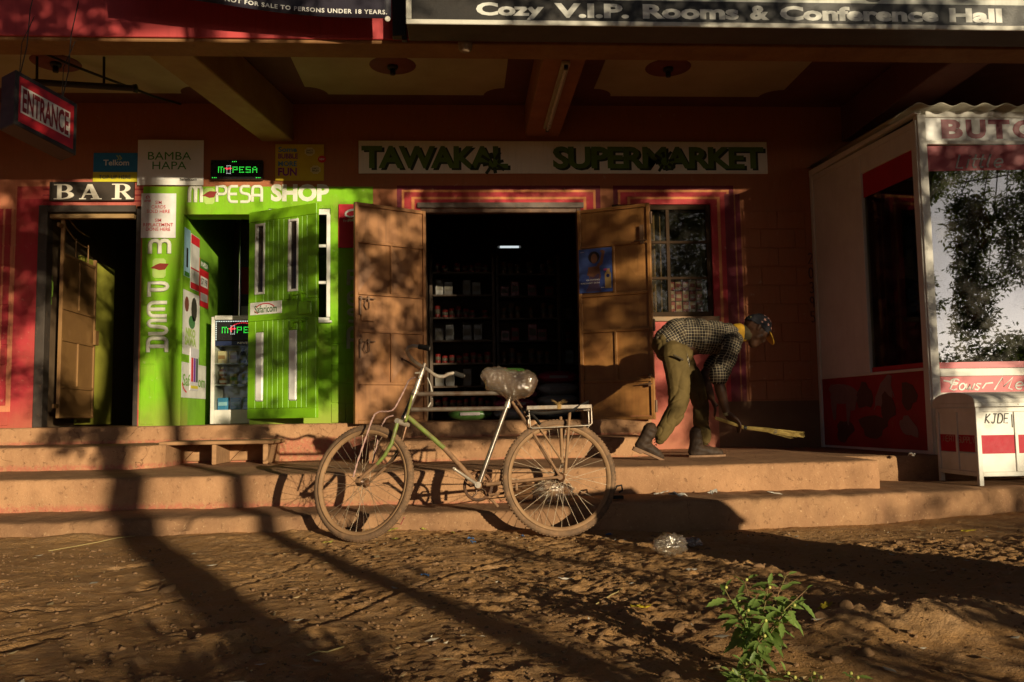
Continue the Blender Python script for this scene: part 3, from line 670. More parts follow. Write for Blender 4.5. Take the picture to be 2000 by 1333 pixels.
# supermarket board with painted drop-shadow letters
sg = board('supermarket_sign', 'long cream board reading TAWAKAL SUPERMARKET in green block letters', 'sign', -1.03, 3.27, 3.262, 3.605, M('sign_cream', (.80, .75, .66), (.72, .66, .56), scale=2, rough=.6, streak=.2), -.03, -.012)
m_sgn, m_shd = M('sign_green', (.10, .17, .022), (.075, .13, .02), scale=6), flat('sign_shadow_paint', (.012, .025, .010))
for wrd, x0, x1 in (('TAWAKAL', -1.0, .53), ('SUPERMARKET', .985, 3.245)):
    lettering(wrd, m_shd, sg, I, x0+.025, x1+.01, 3.293, 3.535, .035, y=-.0305, depth=.001, spacing=.92)
    lettering(wrd, m_sgn, sg, I, x0, x1-.015, 3.312, 3.55, .035, y=-.0325, depth=.001, spacing=.92)
def burst(x, z, r, mt, parent, y):
    L = []
    for i in range(8):
        a = R(45*i+12); L.append([(x+r*.35*math.cos(a), z+r*.35*math.sin(a)), (x+r*(.85+.2*(i % 2))*math.cos(a), z+r*(.85+.2*(i % 2))*math.sin(a))])
    strokes('splash_mark', L, r*.28, mt, parent, I, y, .08)
burst(.36, 3.37, .13, m_shd, sg, -.034); burst(2.17, 3.39, .12, m_shd, sg, -.034)
# BAR board with slab-serif letters
sg = board('bar_sign', 'black wooden board with white serif letters BAR over the left doorway', 'sign', -4.115, -3.285, 2.972, 3.165, M('bar_black', (.03, .022, .016), (.05, .035, .025), rough=.6, dust=.1), -.045, -.012)
m_ivory = M('ivory_paint', (.78, .72, .60), (.70, .62, .50), scale=9, rough=.6, dust=.04)
def glyph(parts, ox, oz, sx, sz, name):
    b_ = MB()
    for i, P in enumerate(parts): b_.prism([(ox+x*sx, oz+z*sz) for x, z in P], -.0475-.0004*i, -.0455)
    b_.build(name, m_ivory, sg)
def serif_stem(x, w_=.22, z0=0, z1=1): return [[(x, z0), (x+w_, z0), (x+w_, z1), (x, z1)]]
def bowl(x0, x1, z0, z1, tv, n=12):
    rx, rz = x1-x0, (z1-z0)/2; cz = (z0+z1)/2; L = []
    o = [(x0+rx*math.cos(R(90-180*i/n)), cz+rz*math.sin(R(90-180*i/n))) for i in range(n+1)]
    q_ = [(x0+(rx-tv)*math.cos(R(90-180*i/n)), cz+(rz-.07)*math.sin(R(90-180*i/n))) for i in range(n+1)]
    return [[o[i], o[i+1], q_[i+1], q_[i]] for i in range(n)]
gB = serif_stem(.16)+[[(0,0),(.5,0),(.5,.07),(0,.07)], [(0,.93),(.5,.93),(.5,1),(0,1)], [(.3,.47),(.5,.47),(.5,.54),(.3,.54)]]+bowl(.5,.92,.47,1,.25)+bowl(.5,1.0,0,.54,.27)
gA = [[(.60,1),(.38,1),(.10,.06),(.18,.06)], [(.38,1),(.60,1),(.95,.06),(.66,.06)], [(0,0),(.32,0),(.32,.07),(0,.07)], [(.55,0),(1.05,0),(1.05,.07),(.55,.07)], [(.22,.30),(.75,.30),(.75,.38),(.22,.38)]]
gR = serif_stem(.16)+[[(0,0),(.48,0),(.48,.07),(0,.07)], [(0,.93),(.5,.93),(.5,1),(0,1)], [(.3,.45),(.5,.45),(.5,.52),(.3,.52)], [(.45,.46),(.68,.46),(.98,.07),(.72,.07)], [(.70,0),(1.08,0),(1.08,.07),(.70,.07)]]+bowl(.5,.92,.45,1,.25)
glyph(gB, -4.07, 2.985, .20, .155, 'lettering'); glyph(gA, -3.82, 2.985, .21, .155, 'lettering'); glyph(gR, -3.50, 2.985, .20, .16, 'lettering')
# blue and yellow top-up board
sg = board('topup_sign', 'small blue and yellow phone top-up board above the bar sign', 'sign', -3.70, -3.262, 3.175, 3.472, flat('telecom_blue', (.015, .17, .36)), -.022, -.012)
MB().box(-3.70, -3.262, -.0245, -.0225, 3.172, 3.272).build('yellow_strip', flat('telecom_yellow', (.55, .47, .02)), sg)
lettering('Telkom', m_txtw, sg, I, -3.60, -3.345, 3.34, 3.40, .02, y=-.0225, depth=.001)
strokes('logo_mark', [[(-3.47, 3.445), (-3.445, 3.415), (-3.465, 3.395)], [(-3.445, 3.445), (-3.42, 3.415), (-3.44, 3.395)]], .012, flat('logo_lime', (.5, .5, .05)), sg, I, -.024)
lettering('TOP UP HERE', flat('navy_print', (.03, .06, .12)), sg, I, -3.64, -3.325, 3.20, 3.242, .004, y=-.0246, depth=.001)
# white poster
sg = board('white_poster', 'white paper poster with green words BAMBA HAPA', 'poster', -3.255, -2.60, 3.135, 3.602, M('paper_white', (.72, .69, .64), (.66, .63, .58), rough=.7, bump=.05), -.034, -.028, warp=.012)
lettering('BAMBA\nHAPA', m_txtg, sg, I, -3.15, -2.72, 3.295, 3.475, .0, y=-.046, depth=.001, lines=.85)
lettering('Safaricom', m_txtk, sg, I, -2.83, -2.66, 3.18, 3.205, .01, y=-.046, depth=.001)
for x in (-3.06, -3.23): MB().box(x, x+.07, -.047, -.045, 3.185, 3.225).build('reflex_label', flat('label_white', (.85, .83, .8)), sg)
# yellow gum poster
sg = board('yellow_poster', 'torn yellow chewing gum poster with purple words BUBBLE MORE FUN', 'poster', -1.88, -1.385, 3.185, 3.568, M('poster_yellow', (.56, .40, .012), (.48, .33, .01), rough=.6), -.02, -.012)
mpp, mbl = flat('print_purple', (.17, .01, .16)), flat('print_blue', (.06, .18, .30))
for s_, mt_, z in (('Some', mbl, 3.485), ('BUBBLE', mpp, 3.415), ('MORE', mbl, 3.335), ('FUN', mpp, 3.235)):
    lettering(s_, mt_, sg, I, -1.85, -1.66+.01*(len(s_) > 4), z, z+(.085 if s_ == 'FUN' else .055), .03, y=-.0205, depth=.001)
for x, z in ((-1.53, 3.49), (-1.47, 3.30)):
    MB().prism([(x+.05*(1+.15*(i % 2))*math.cos(R(i*22.5)), z+.042*(1+.15*(i % 2))*math.sin(R(i*22.5))) for i in range(16)], -.0225, -.0205).build('print_badge', flat('badge_cream', (.6, .5, .2)), sg)
    lettering('JUICY\nFRUIT', m_txtk, sg, I, x-.035, x+.035, z-.022, z+.022, .02, y=-.0228, depth=.001)
MB().prism([(-1.405+.042*math.cos(R(i*30)), 3.41+.038*math.sin(R(i*30))) for i in range(12)], -.0232, -.0205).build('print_badge', m_txtr, sg)
lettering('NEW', m_txtw, sg, I, -1.43, -1.38, 3.40, 3.42, .02, y=-.0236, depth=.001)
# SIM card notice
sg = board('sim_notice', 'white paper notice in red print about SIM cards on the green pilaster', 'notice', -3.215, -2.872, 2.595, 3.052, M('notice_white', (.80, .77, .75), rough=.6, bump=.03), -.018, -.010, warp=.008)
lettering('SIM\nCARDS\nSOLD HERE\n\nSIM\nREPLACEMENT\nDONE HERE', m_txtr, sg, I, -3.19, -2.895, 2.665, 2.975, .002, y=-.0245, depth=.0008, lines=.95)
lettering('airtel', m_txtr, sg, I, -3.185, -3.12, 2.965, 2.99, .01, y=-.0245, depth=.0008)
strokes('logo_mark', [arc(-3.152, 3.012, .016, .014, -40, 200, 6)+[(-3.165, 3.0), (-3.148, 3.004)]], .007, m_txtr, sg, I, -.025)
# red airtime board half behind the steel door
sg = board('red_phone_sign', 'red phone network board half hidden behind the left steel door', 'sign', -1.235, -.86, 2.485, 2.94, flat('airtime_red', (.55, .012, .03)), -.02, -.011)
strokes('logo_mark', [arc(-1.075, 2.835, .09, .045, 200, 20, 8), [(-1.16, 2.82), (-1.12, 2.80), (-1.06, 2.82), (-1.09, 2.775), (-1.14, 2.77)]], .025, m_txtw, sg, I, -.0215)
lettering('THE SMARTPHONE', m_txtw, sg, I, -1.19, -.90, 2.755, 2.775, .01, y=-.0205, depth=.0008)
# painted lettering on the green front (paint, part of the building)
m_wp = M('white_wall_paint', (.72, .70, .60), (.58, .58, .44), scale=12, rough=.7, dust=.05)
painted('m', m_wp, bld, I, -2.745, -2.625, 2.965, 3.13, .04)
painted('PESA', m_wp, bld, I, -2.47, -2.02, 2.97, 3.13, .034, .28)
lettering('SHOP', m_wp, bld, I, -1.925, -1.335, 2.972, 3.155, .05, y=-.001, depth=.002)
m_lime = M('phone_icon_paint', (.42, .56, .16), (.34, .5, .1), scale=10)
def phone_icon(x, z, w_, h, y=-.002):
    b_ = MB(); P = [(x-w_/2, z-h/2+.02), (x-w_/2+.02, z-h/2), (x+w_/2-.02, z-h/2), (x+w_/2, z-h/2+.02), (x+w_/2, z+h/2-.02), (x+w_/2-.02, z+h/2), (x-w_/2+.02, z+h/2), (x-w_/2, z+h/2-.02)]
    b_.prism(P, y, y+.003); b_.build('painted_phone', m_lime, bld)
    b_ = MB(); b_.prism([(x-w_*.68, z-.0), (x-w_*.25, z+.035), (x+w_*.05, z+.05), (x+w_*.75, z+.045), (x+w_*.62, z+.02), (x+w_*.45, z-.015), (x+.0, z-.02), (x-w_*.35, z-.005)], y-.0025, y-.0005)
    b_.build('painted_wave', flat('wave_red', (.22, .02, .012)), bld)
phone_icon(-2.545, 3.03, .105, .17)
# letters running down the pilaster: m, phone, P, E, S, A
xa, xb = -3.125, -2.935
painted('m', m_wp, bld, I, xa, xb, 2.435, 2.57, .045, y=-.011)
phone_icon(-3.03, 2.285, .13, .20, -.012)
for ch, z0, z1 in (('P', 1.995, 2.135), ('E', 1.80, 1.935), ('S', 1.62, 1.755), ('A', 1.435, 1.575)):
    painted(ch, m_wp, bld, I, xa, xb-.01, z0, z1, .042, y=-.011)
for ch, z0, z1 in (('P', 2.10, 2.25), ('E', 1.90, 2.03), ('S', 1.73, 1.85), ('A', 1.45, 1.66)):
    painted(ch, M('faded_white', (.40, .42, .30), scale=10), bld, I, -1.135, -.96, z0, z1, .04, y=-.011 if z1 < 1.7 else -.002)
# phone number painted down the right wall, faded
nums = [[arc(0, .75, .5, .25, 160, 0, 6)+[(-.5, 0), (.5, 0)]], [arc(0, .5, .45, .5, 0, 360, 12)], [arc(0, .75, .45, .25, 150, -90, 8)+arc(0, .25, .5, .25, 90, -150, 8)], [[(.4, .5)]+arc(0, .72, .4, .28, 0, 360, 10)+[(.4, 0)]], [[(.45, 1), (-.4, 1), (-.4, .55)]+arc(0, .3, .45, .3, 110, -140, 8)]]
L = []
for i, g in enumerate(nums):
    for ln in g: L.append([(3.70+.045*x, 2.30-.155*i+.11*z) for x, z in ln])
strokes('painted_number', L, .017, flat('faded_brown', (.10, .035, .02)), bld, I, -.001)

# ------------------------------------------------------------------ LED signs (lit)
m_ledg, m_ledr, m_ledw, m_ledb = emit('led_green', (.05, 1.0, .08), 1.3), emit('led_red', (1, .03, .05), 1.0), emit('led_white', (.8, .9, .8), .9), emit('led_blue', (.15, .2, 1), .9)
m_ledbox = flat('led_black', (.012, .010, .010), .3)
F57 = {'m': ['11110', '10101', '10101', '10101', '10101'], 'P': ['1111', '1001', '1111', '1000', '1000'], 'E': ['1111', '1000', '1110', '1000', '1111'], 'S': ['1111', '1000', '1111', '0001', '1111'], 'A': ['0110', '1001', '1111', '1001', '1001']}
def led_word(parent, Mx, x0, z0, px_, y, word, extra):
    g = MB(Mx); rd = MB(Mx); wh = MB(Mx); x = x0
    def dot(b, x, z, s=.34): b.lathe([(px_*s, y), (px_*s*.6, y-.004)], 6, (x, 0, z), 'y')
    for ch in word:
        if ch == '|':
            for i in range(3):
                for j in (-1, 5): dot(wh, x+(i+.5)*px_, z0+j*px_, .28)
            for j in range(-1, 6): dot(wh, x+.3*px_, z0+j*px_, .28); dot(wh, x+3*px_, z0+j*px_, .28)
            for i, j in ((-1, 3), (0, 3.2), (1, 2.8), (2, 3.2), (3, 3.2), (4, 3), (0, 2.6), (1, 2.3), (2, 2.6), (3, 2.7)): dot(rd, x+i*px_*.9, z0+j*px_*.9+.3*px_, .5)
            x += 5*px_; continue
        for j, row in enumerate(F57[ch]):
            for i, c_ in enumerate(row):
                if c_ == '1': dot(g, x+i*px_, z0+(4-j)*px_)
        x += (len(F57[ch][0])+1)*px_
    for ex, ez in extra: dot(g, ex, ez, .34)
    [stuff(o_) for o_ in (g.build('green_leds', m_ledg, parent), rd.build('red_leds', m_ledr, parent), wh.build('white_leds', m_ledw, parent))]
ls = thing('led_sign', 'lit green LED shop sign on a black box above the green door', 'led sign', (-2.25, -.02, 3.17))
MB().box(-2.52, -2.0, -.06, -.012, 3.187, 3.39).build('sign_case', m_ledbox, ls, .005)
led_word(ls, I, -2.44, 3.262, .0132, -.0605, 'm|PESA', [(-2.5+.018*i, 3.205) for i in range(3)]+[(-2.06+.018*i, 3.205) for i in range(3)]+[(-2.3+.018*i, 3.372) for i in range(3)])

# ================================================================== INSIDE THE PHONE MONEY SHOP
Mi = frame((-2.803, 0, 0), (0,1,0), (0,0,1))      # inner side wall, local x runs into the shop
def wposter(name, label, y0, y1, z0, z1, mt, off=.004):
    t_ = thing(name, label, 'poster', (-2.80, (y0+y1)/2, z0)); MB(Mi).box(y0, y1, -off, -.0005, z0, z1).build('sheet', mt, t_); return t_
m_paper = M('poster_paper', (.74, .72, .68), rough=.5, bump=.03)
p = wposter('phone_poster', 'tall pale blue phone poster on the inner wall of the green shop', .04, .24, 2.22, 2.72, flat('poster_blue', (.35, .58, .75), .4))
MB(Mi).box(.11, .17, -.0055, -.0042, 2.32, 2.52).build('print_phone', m_txtk, p)
MB(Mi).box(.06, .22, -.0055, -.0042, 2.225, 2.27).build('print_strip', m_txtg, p)
p = wposter('white_form_poster', 'white and red form poster beside the blue phone poster', .26, .56, 2.12, 2.70, m_paper)
MB(Mi).box(.262, .558, -.0055, -.0042, 2.60, 2.695).build('print_strip', m_txtr, p); MB(Mi).box(.262, .558, -.0055, -.0042, 2.33, 2.345).build('print_strip', m_txtr, p); MB(Mi).box(.262, .558, -.0055, -.0042, 2.125, 2.19).build('print_strip', m_txtr, p)
p = wposter('red_tariff_poster', 'red and green tariff poster with numbers 57198', .58, .92, 1.98, 2.50, flat('tariff_red', (.60, .02, .03), .4))
MB(Mi).box(.582, .918, -.0055, -.0042, 2.39, 2.498).build('print_strip', m_txtg, p); lettering('M-PESA', m_txtw, p, Mi, .62, .88, 2.415, 2.47, .02, y=-.0056, depth=.0006)
MB(Mi).box(.62, .88, -.0055, -.0042, 2.20, 2.31).build('print_strip', m_txtw, p); lettering('57198', m_txtk, p, Mi, .64, .86, 2.22, 2.29, .02, y=-.0057, depth=.0006)
MB(Mi).box(.62, .88, -.0055, -.0042, 2.04, 2.13).build('print_strip', flat('print_grey', (.45, .42, .42)), p)
p = wposter('family_poster', 'white poster with people and the words NIKO SAWA', .03, .60, 1.42, 2.08, m_paper)
for (y0, y1, z0, z1, cc) in ((.08, .22, 1.86, 2.02, (.16, .05, .03)), (.30, .50, 1.78, 2.04, (.03, .03, .02)), (.22, .44, 1.70, 1.84, (.05, .18, .05))):
    b_ = MB(Mi); b_.prism([((y0+y1)/2+(y1-y0)/2*math.cos(R(a)), (z0+z1)/2+(z1-z0)/2*math.sin(R(a))) for a in range(0, 360, 30)], -.0055, -.0042); b_.build('print_figure', flat('print_fig', cc), p)
lettering('NIKO\nSAWA', flat('print_leaf', (.35, .5, .12)), p, Mi, .10, .48, 1.52, 1.70, .05, y=-.0056, depth=.0006, lines=.8)
p = wposter('round_sticker', 'white rounded Safaricom sticker low on the inner wall', .02, .86, .98, 1.34, m_paper, .006)
lettering('Safaricom', flat('print_olive', (.15, .35, .04)), p, Mi, .05, .82, 1.10, 1.22, .01, y=-.0075, depth=.0006)
strokes('logo_swoosh', [arc(.25, 1.15, .22, .12, 190, 250, 6)], .02, m_txtr, p, Mi, -.008)
p = wposter('handset_poster', 'small poster of three coloured handsets over the round sticker', .28, .56, 1.06, 1.50, flat('poster_lilac', (.62, .60, .66), .4), .012)
for i, cc in enumerate(((.55, .03, .05), (.16, .03, .30), (.05, .07, .06))): MB(Mi).box(.31+i*.08, .37+i*.08, -.0145, -.0122, 1.15, 1.40).build('print_phone', flat('print_phone', cc), p)
MB(Mi).box(.30, .54, -.0145, -.0122, 1.08, 1.11).build('print_strip', flat('print_yellow', (.6, .5, .03)), p)

# display cabinet
cb = thing('display_cabinet', 'white framed glass display cabinet with an LED panel on top', 'cabinet', (-2.3, .8, .705))
cx0, cx1, cy0, cy1, cz0, cz1 = -2.68, -1.92, .62, 1.02, .707, 1.86
m_cabw = M('cabinet_white', (.70, .67, .60), rough=.45, dust=.05, bump=.05)
b_ = MB(); b_.box(cx0, cx0+.04, cy0, cy1, cz0, cz1); b_.box(cx1-.04, cx1, cy0, cy1, cz0, cz1); b_.box(cx0+.04, cx1-.04, cy0+.001, cy1, cz0, cz0+.15); b_.box(cx0+.04, cx1-.04, cy0-.02, cy1, cz1-.035, cz1+.01); b_.box(cx0+.04, cx1-.04, cy1-.02, cy1-.001, cz0+.15, cz1-.036)
b_.build('cabinet_frame', m_cabw, cb, .004)
SHZ = (.90, 1.13, 1.36, 1.565)
for z in SHZ[1:]: MB().box(cx0+.041, cx1-.041, cy0+.02, cy1-.021, z-.012, z).build('shelf', flat('shelf_glass', (.45, .47, .42), .2), cb)
MB().box(cx0+.041, cx1-.041, cy0+.004, cy0+.008, cz0+.155, SHZ[3]-.02).build('pane', glass('cabinet_glass', (.92, .95, .92), .02, .02, .05), cb)
MB().box(cx0+.042, cx1-.042, cy0+.003, cy0+.016, SHZ[3]-.018, SHZ[3]+.03).build('brand_strip', flat('navy_strip', (.012, .02, .06), .3), cb)
lettering('NIVEA', m_txtw, cb, I, -2.40, -2.25, 1.562, 1.585, .02, y=cy0+.002, depth=.0006)
lp = thing('led_display', 'lit LED display with white border lights standing in the display cabinet', 'led sign', (-2.3, cy0, 1.60))
MB().box(cx0+.045, cx1-.045, cy0-.012, cy0+.014, 1.60, 1.82).build('sign_case', m_ledbox, lp, .004)
led_word(lp, I, -2.56, 1.685, .0145, cy0-.0125, 'm|PESA', [])
b_ = MB(); wl = []
for i in range(36): wl.append((cx0+.055+i*.0183, 1.808))
for i in range(10): wl.append((cx0+.055, 1.61+i*.02))
for x, z in wl: b_.lathe([(.0065, cy0-.0125), (.004, cy0-.016)], 6, (x, 0, z), 'y')
stuff(b_.build('white_leds', m_ledw, lp))
b_ = MB()
for i in range(22):
    a = R(200-i*8.5); x, z = -2.34+.13*math.cos(a), 1.72+.07*math.sin(a)
    b_.lathe([(.006, cy0-.0125), (.004, cy0-.016)], 6, (x, 0, z), 'y')
stuff(b_.build('red_leds', m_ledr, lp))
b_ = MB()
for i in range(7): b_.lathe([(.006, cy0-.0125), (.004, cy0-.016)], 6, (-2.22+i*.03, 0, 1.625), 'y')
stuff(b_.build('blue_leds', m_ledb, lp))
# goods in the cabinet: each one a thing
def carton(x, y, z, wd, dp, h, mt, name, label, group, strip=None):
    t_ = thing(name, label, name.replace('_', ' '), (x, y, z), group)
    MB().box(x-wd/2, x+wd/2, y-dp/2, y+dp/2, z, z+h).build('carton', mt, t_, .003)
    if strip: MB().box(x-wd*.42, x+wd*.42, y-dp/2-.002, y-dp/2-.0002, z+h*.35, z+h*.65).build('print_strip', strip, t_)
    return t_
def bottle(x, y, z, r, h, mt, cap, label, group, name='bottle'):
    t_ = thing(name, label, 'bottle', (x, y, z), group)
    MB().lathe([(r*.9, 0), (r, .01), (r, h*.62), (r*.75, h*.72), (r*.42, h*.8), (r*.42, h*.86)], 14, (x, y, z)).build('body', mt, t_)
    MB().lathe([(r*.5, h*.84), (r*.5, h)], 12, (x, y, z)).build('cap', cap, t_)
    MB().lathe([(r*1.01, h*.2), (r*1.01, h*.5)], 14, (x, y, z)).build('paper_label', flat('bottle_label', (.5, .48, .42)), t_)
    return t_
mg_cream, mg_navy, mg_yel, mg_blue, mg_brn = flat('carton_cream', (.62, .50, .28)), flat('bottle_navy', (.02, .03, .09), .3), flat('carton_yellow', (.60, .50, .10)), flat('packet_blue', (.05, .25, .5), .3), flat('jar_brown', (.30, .10, .03), .3)
yq = cy0+.13
for i, x in enumerate((-2.59, -2.47)): carton(x, yq, 1.3605, .085, .07, .135, mg_cream, 'soap_box', 'pair of cream soap cartons on the upper cabinet shelf', 'cream soap cartons in the cabinet', flat('strip_brown', (.35, .18, .06)))
for i in range(4): bottle(-2.37+.075*i, yq, 1.3605, .033, .17, mg_navy, m_txtk, 'dark blue lotion bottle in the row on the upper cabinet shelf', 'dark lotion bottles in the cabinet')
for z in (1.1305, 1.225): bottle(-2.585, yq, z, .042, .094, mg_brn, mg_cream, 'brown jelly jar stacked at the left of the middle cabinet shelf', 'brown jars in the cabinet', 'jar')
for i, x in enumerate((-2.46, -2.33)): carton(x, yq, 1.1305, .08, .07, .12, mg_yel, 'tea_box', 'yellow and green box on the middle cabinet shelf', 'yellow boxes in the cabinet', flat('strip_green', (.1, .3, .04)))
for i in range(3): bottle(-2.22+.075*i, yq, 1.1305, .034, .16, mg_navy, mg_cream, 'black bottle with pale label on the middle cabinet shelf', 'black bottles in the cabinet')
for i in range(5): carton(-2.57+.135*i, yq, .8575, .11, .09, .13, mg_blue, 'blue_packet', 'blue tissue packet on the cabinet floor', 'blue packets in the cabinet', flat('strip_pale', (.35, .6, .75)))
# two chrome poles, notices on the back wall
m_chrome = M('chrome_pole', (.5, .5, .5), rough=.2, metal=1.0, bump=.02)
for x, lab in ((-2.50, 'left chrome pole behind the display cabinet'), (-2.33, 'right chrome pole behind the display cabinet')):
    t_ = thing('chrome_pole', lab, 'pole', (x, 1.1, .705), 'chrome poles in the phone shop'); MB().tube([(x, 1.1, .706), (x, 1.1, 3.19)], .016, 12).build('pole', m_chrome, t_)
for i, (x, z, w_, h) in enumerate(((-2.62, 2.3, .24, .34), (-2.15, 2.25, .26, .36), (-2.6, 1.85, .22, .3))):
    t_ = thing('wall_notice', ('dim red and white notice high inside the green shop', 'pale printed notice right of the chrome poles', 'dim white sheet low inside the green shop')[i], 'notice', (x, 2.0, z))
    MB().box(x-w_/2, x+w_/2, 2.0, 2.004, z, z+h).build('sheet', m_paper if i else flat('notice_red', (.4, .03, .04)), t_)
MB().box(-2.8, -.55, 2.005, 2.1, .7, 3.2).build('inner_wall', M('back_grey', (.10, .095, .09)), bld)

# ================================================================== INSIDE THE SUPERMARKET
m_shelf = flat('shelf_wood', (.08, .05, .03))
def rack(x0, x1, y0, y1, zs, label):
    t_ = thing('shelf_rack', label, 'shelf', ((x0+x1)/2, (y0+y1)/2, .71), 'racks inside the supermarket')
    for x in (x0, x1): MB().box(x-.02, x+.02, y0, y1, .711, zs[-1]+.25).build('upright', m_shelf, t_, .003)
    for z in zs: MB().box(x0+.021, x1-.021, y0+.001, y1, z-.025, z).build('shelf_board', m_shelf, t_, .003)
    return t_
zs = [.85, 1.15, 1.45, 1.75, 2.05, 2.35, 2.65]
rack(-.38, .44, 2.5, 2.85, zs, 'left wooden rack of goods seen through the supermarket door')
rack(.50, 1.32, 2.65, 3.0, zs, 'middle wooden rack of goods behind the stacked sacks')
rack(1.38, 2.2, 2.8, 3.1, zs[:5], 'right wooden rack of goods deep in the supermarket')
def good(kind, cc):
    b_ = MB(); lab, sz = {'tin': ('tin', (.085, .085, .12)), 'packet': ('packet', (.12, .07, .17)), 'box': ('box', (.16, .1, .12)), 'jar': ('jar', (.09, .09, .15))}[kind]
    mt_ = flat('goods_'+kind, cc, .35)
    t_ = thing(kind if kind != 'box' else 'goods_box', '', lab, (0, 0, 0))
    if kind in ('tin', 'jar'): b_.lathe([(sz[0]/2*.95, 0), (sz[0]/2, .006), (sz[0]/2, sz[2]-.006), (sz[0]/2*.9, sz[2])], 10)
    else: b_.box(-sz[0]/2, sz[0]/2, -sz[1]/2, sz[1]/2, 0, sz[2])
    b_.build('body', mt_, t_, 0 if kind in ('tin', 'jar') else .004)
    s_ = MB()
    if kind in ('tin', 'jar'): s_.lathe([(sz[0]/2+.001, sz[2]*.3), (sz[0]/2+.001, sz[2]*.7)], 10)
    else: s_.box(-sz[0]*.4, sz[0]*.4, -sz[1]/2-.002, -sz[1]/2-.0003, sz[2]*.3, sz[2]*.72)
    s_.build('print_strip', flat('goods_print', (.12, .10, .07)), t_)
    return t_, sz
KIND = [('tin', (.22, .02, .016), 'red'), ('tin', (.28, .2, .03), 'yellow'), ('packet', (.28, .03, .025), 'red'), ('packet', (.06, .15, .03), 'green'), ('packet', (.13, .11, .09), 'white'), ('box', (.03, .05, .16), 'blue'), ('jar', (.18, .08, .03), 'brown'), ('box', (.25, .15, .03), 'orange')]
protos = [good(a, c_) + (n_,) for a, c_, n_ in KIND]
used = set(); ci = 0
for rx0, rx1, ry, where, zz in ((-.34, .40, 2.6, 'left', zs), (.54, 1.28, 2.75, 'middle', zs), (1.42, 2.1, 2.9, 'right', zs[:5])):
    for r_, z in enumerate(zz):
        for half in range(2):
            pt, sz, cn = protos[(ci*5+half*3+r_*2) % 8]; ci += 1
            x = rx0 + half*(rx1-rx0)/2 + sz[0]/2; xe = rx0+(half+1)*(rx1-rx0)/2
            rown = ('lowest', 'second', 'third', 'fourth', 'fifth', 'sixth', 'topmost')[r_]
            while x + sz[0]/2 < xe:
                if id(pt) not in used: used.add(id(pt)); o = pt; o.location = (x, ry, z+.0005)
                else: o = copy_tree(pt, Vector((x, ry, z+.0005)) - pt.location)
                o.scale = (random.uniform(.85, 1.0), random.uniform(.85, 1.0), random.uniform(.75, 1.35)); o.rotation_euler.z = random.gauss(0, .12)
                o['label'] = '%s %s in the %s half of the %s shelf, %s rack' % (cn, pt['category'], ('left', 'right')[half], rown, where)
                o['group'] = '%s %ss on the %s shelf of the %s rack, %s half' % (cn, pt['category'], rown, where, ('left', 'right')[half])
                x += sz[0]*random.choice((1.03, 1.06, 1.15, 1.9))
for pt, sz, cn in protos:
    if id(pt) not in used:
        for ch in list(pt.children): bpy.data.objects.remove(ch)
        bpy.data.objects.remove(pt)
# sacks of flour piled on the floor
def sack(x, y, z, wd, dp, h, cc, label, grp=None):
    t_ = thing('flour_sack', label, 'sack', (x, y, z), grp)
    b_ = MB(); b_.smooth = True; n, k_ = 18, 7; V = []
    for j in range(k_):
        f = j/(k_-1); pr = max(.12, math.sin(math.pi*(.06+.88*f)))**.45
        for i in range(n):
            a = 2*math.pi*i/n; ca, sa = math.cos(a), math.sin(a)
            px_ = wd/2*pr*math.copysign(abs(ca)**.55, ca); py_ = dp/2*pr*math.copysign(abs(sa)**.55, sa)
            V.append((x+px_*(1+.03*math.sin(5*a+j)), y+py_, z+h*f+.012*math.sin(3*a+x*9)*math.sin(math.pi*f)))
    b_.add(V, [(j*n+i, j*n+(i+1) % n, (j+1)*n+(i+1) % n, (j+1)*n+i) for j in range(k_-1) for i in range(n)] + [tuple(range(n))[::-1], tuple(range((k_-1)*n, k_*n))])
    b_.build('body', flat('sack_cloth', cc, .4), t_)
    MB().box(x-wd*.22, x+wd*.22, y-dp/2-.006, y-dp/2+.012, z+h*.38, z+h*.62).build('print_strip', flat('sack_print', (.22, .18, .18)), t_)
for i in range(5): sack(.62, 1.1, .706+.115*i, .5, .34, .125, ((.3, .3, .27), (.30, .05, .09), (.34, .07, .11), (.32, .06, .10), (.09, .22, .04))[i], ('white flour sack at the bottom of the near pile', 'crimson sack second from the bottom of the near pile', 'pink sack in the middle of the near pile', 'pink sack just under the top green sack', 'green sack lying on top of the near pile')[i], 'sacks in the near pile')
for i in range(4): sack(1.12, 1.2, .706+.135*i, .48, .36, .145, ((.3, .3, .27), (.32, .31, .28), (.28, .27, .25), (.25, .02, .04))[i], ('white sack at the bottom of the right pile', 'white sack second in the right pile', 'off white sack below the red one, right pile', 'dark red sack on top of the right pile')[i], 'sacks in the right pile')
sack(.1, 1.0, .706, .5, .34, .14, (.04, .09, .02), 'green sack lying low at the left inside the doorway')
# lit tube far inside
tl = thing('ceiling_tube_light', 'lit fluorescent tube glowing deep inside the supermarket', 'lamp', (.56, 3.0, 3.06))
MB().tube([(.56, 3.0, 3.075), (.82, 3.0, 3.075)], .014, 10).build('tube', emit('tube_light', (.85, .95, 1.0), .7), tl)
MB().box(.52, .86, 3.02, 3.06, 3.06, 3.10).build('fixture', flat('fixture_white', (.5, .5, .48)), tl, .003)

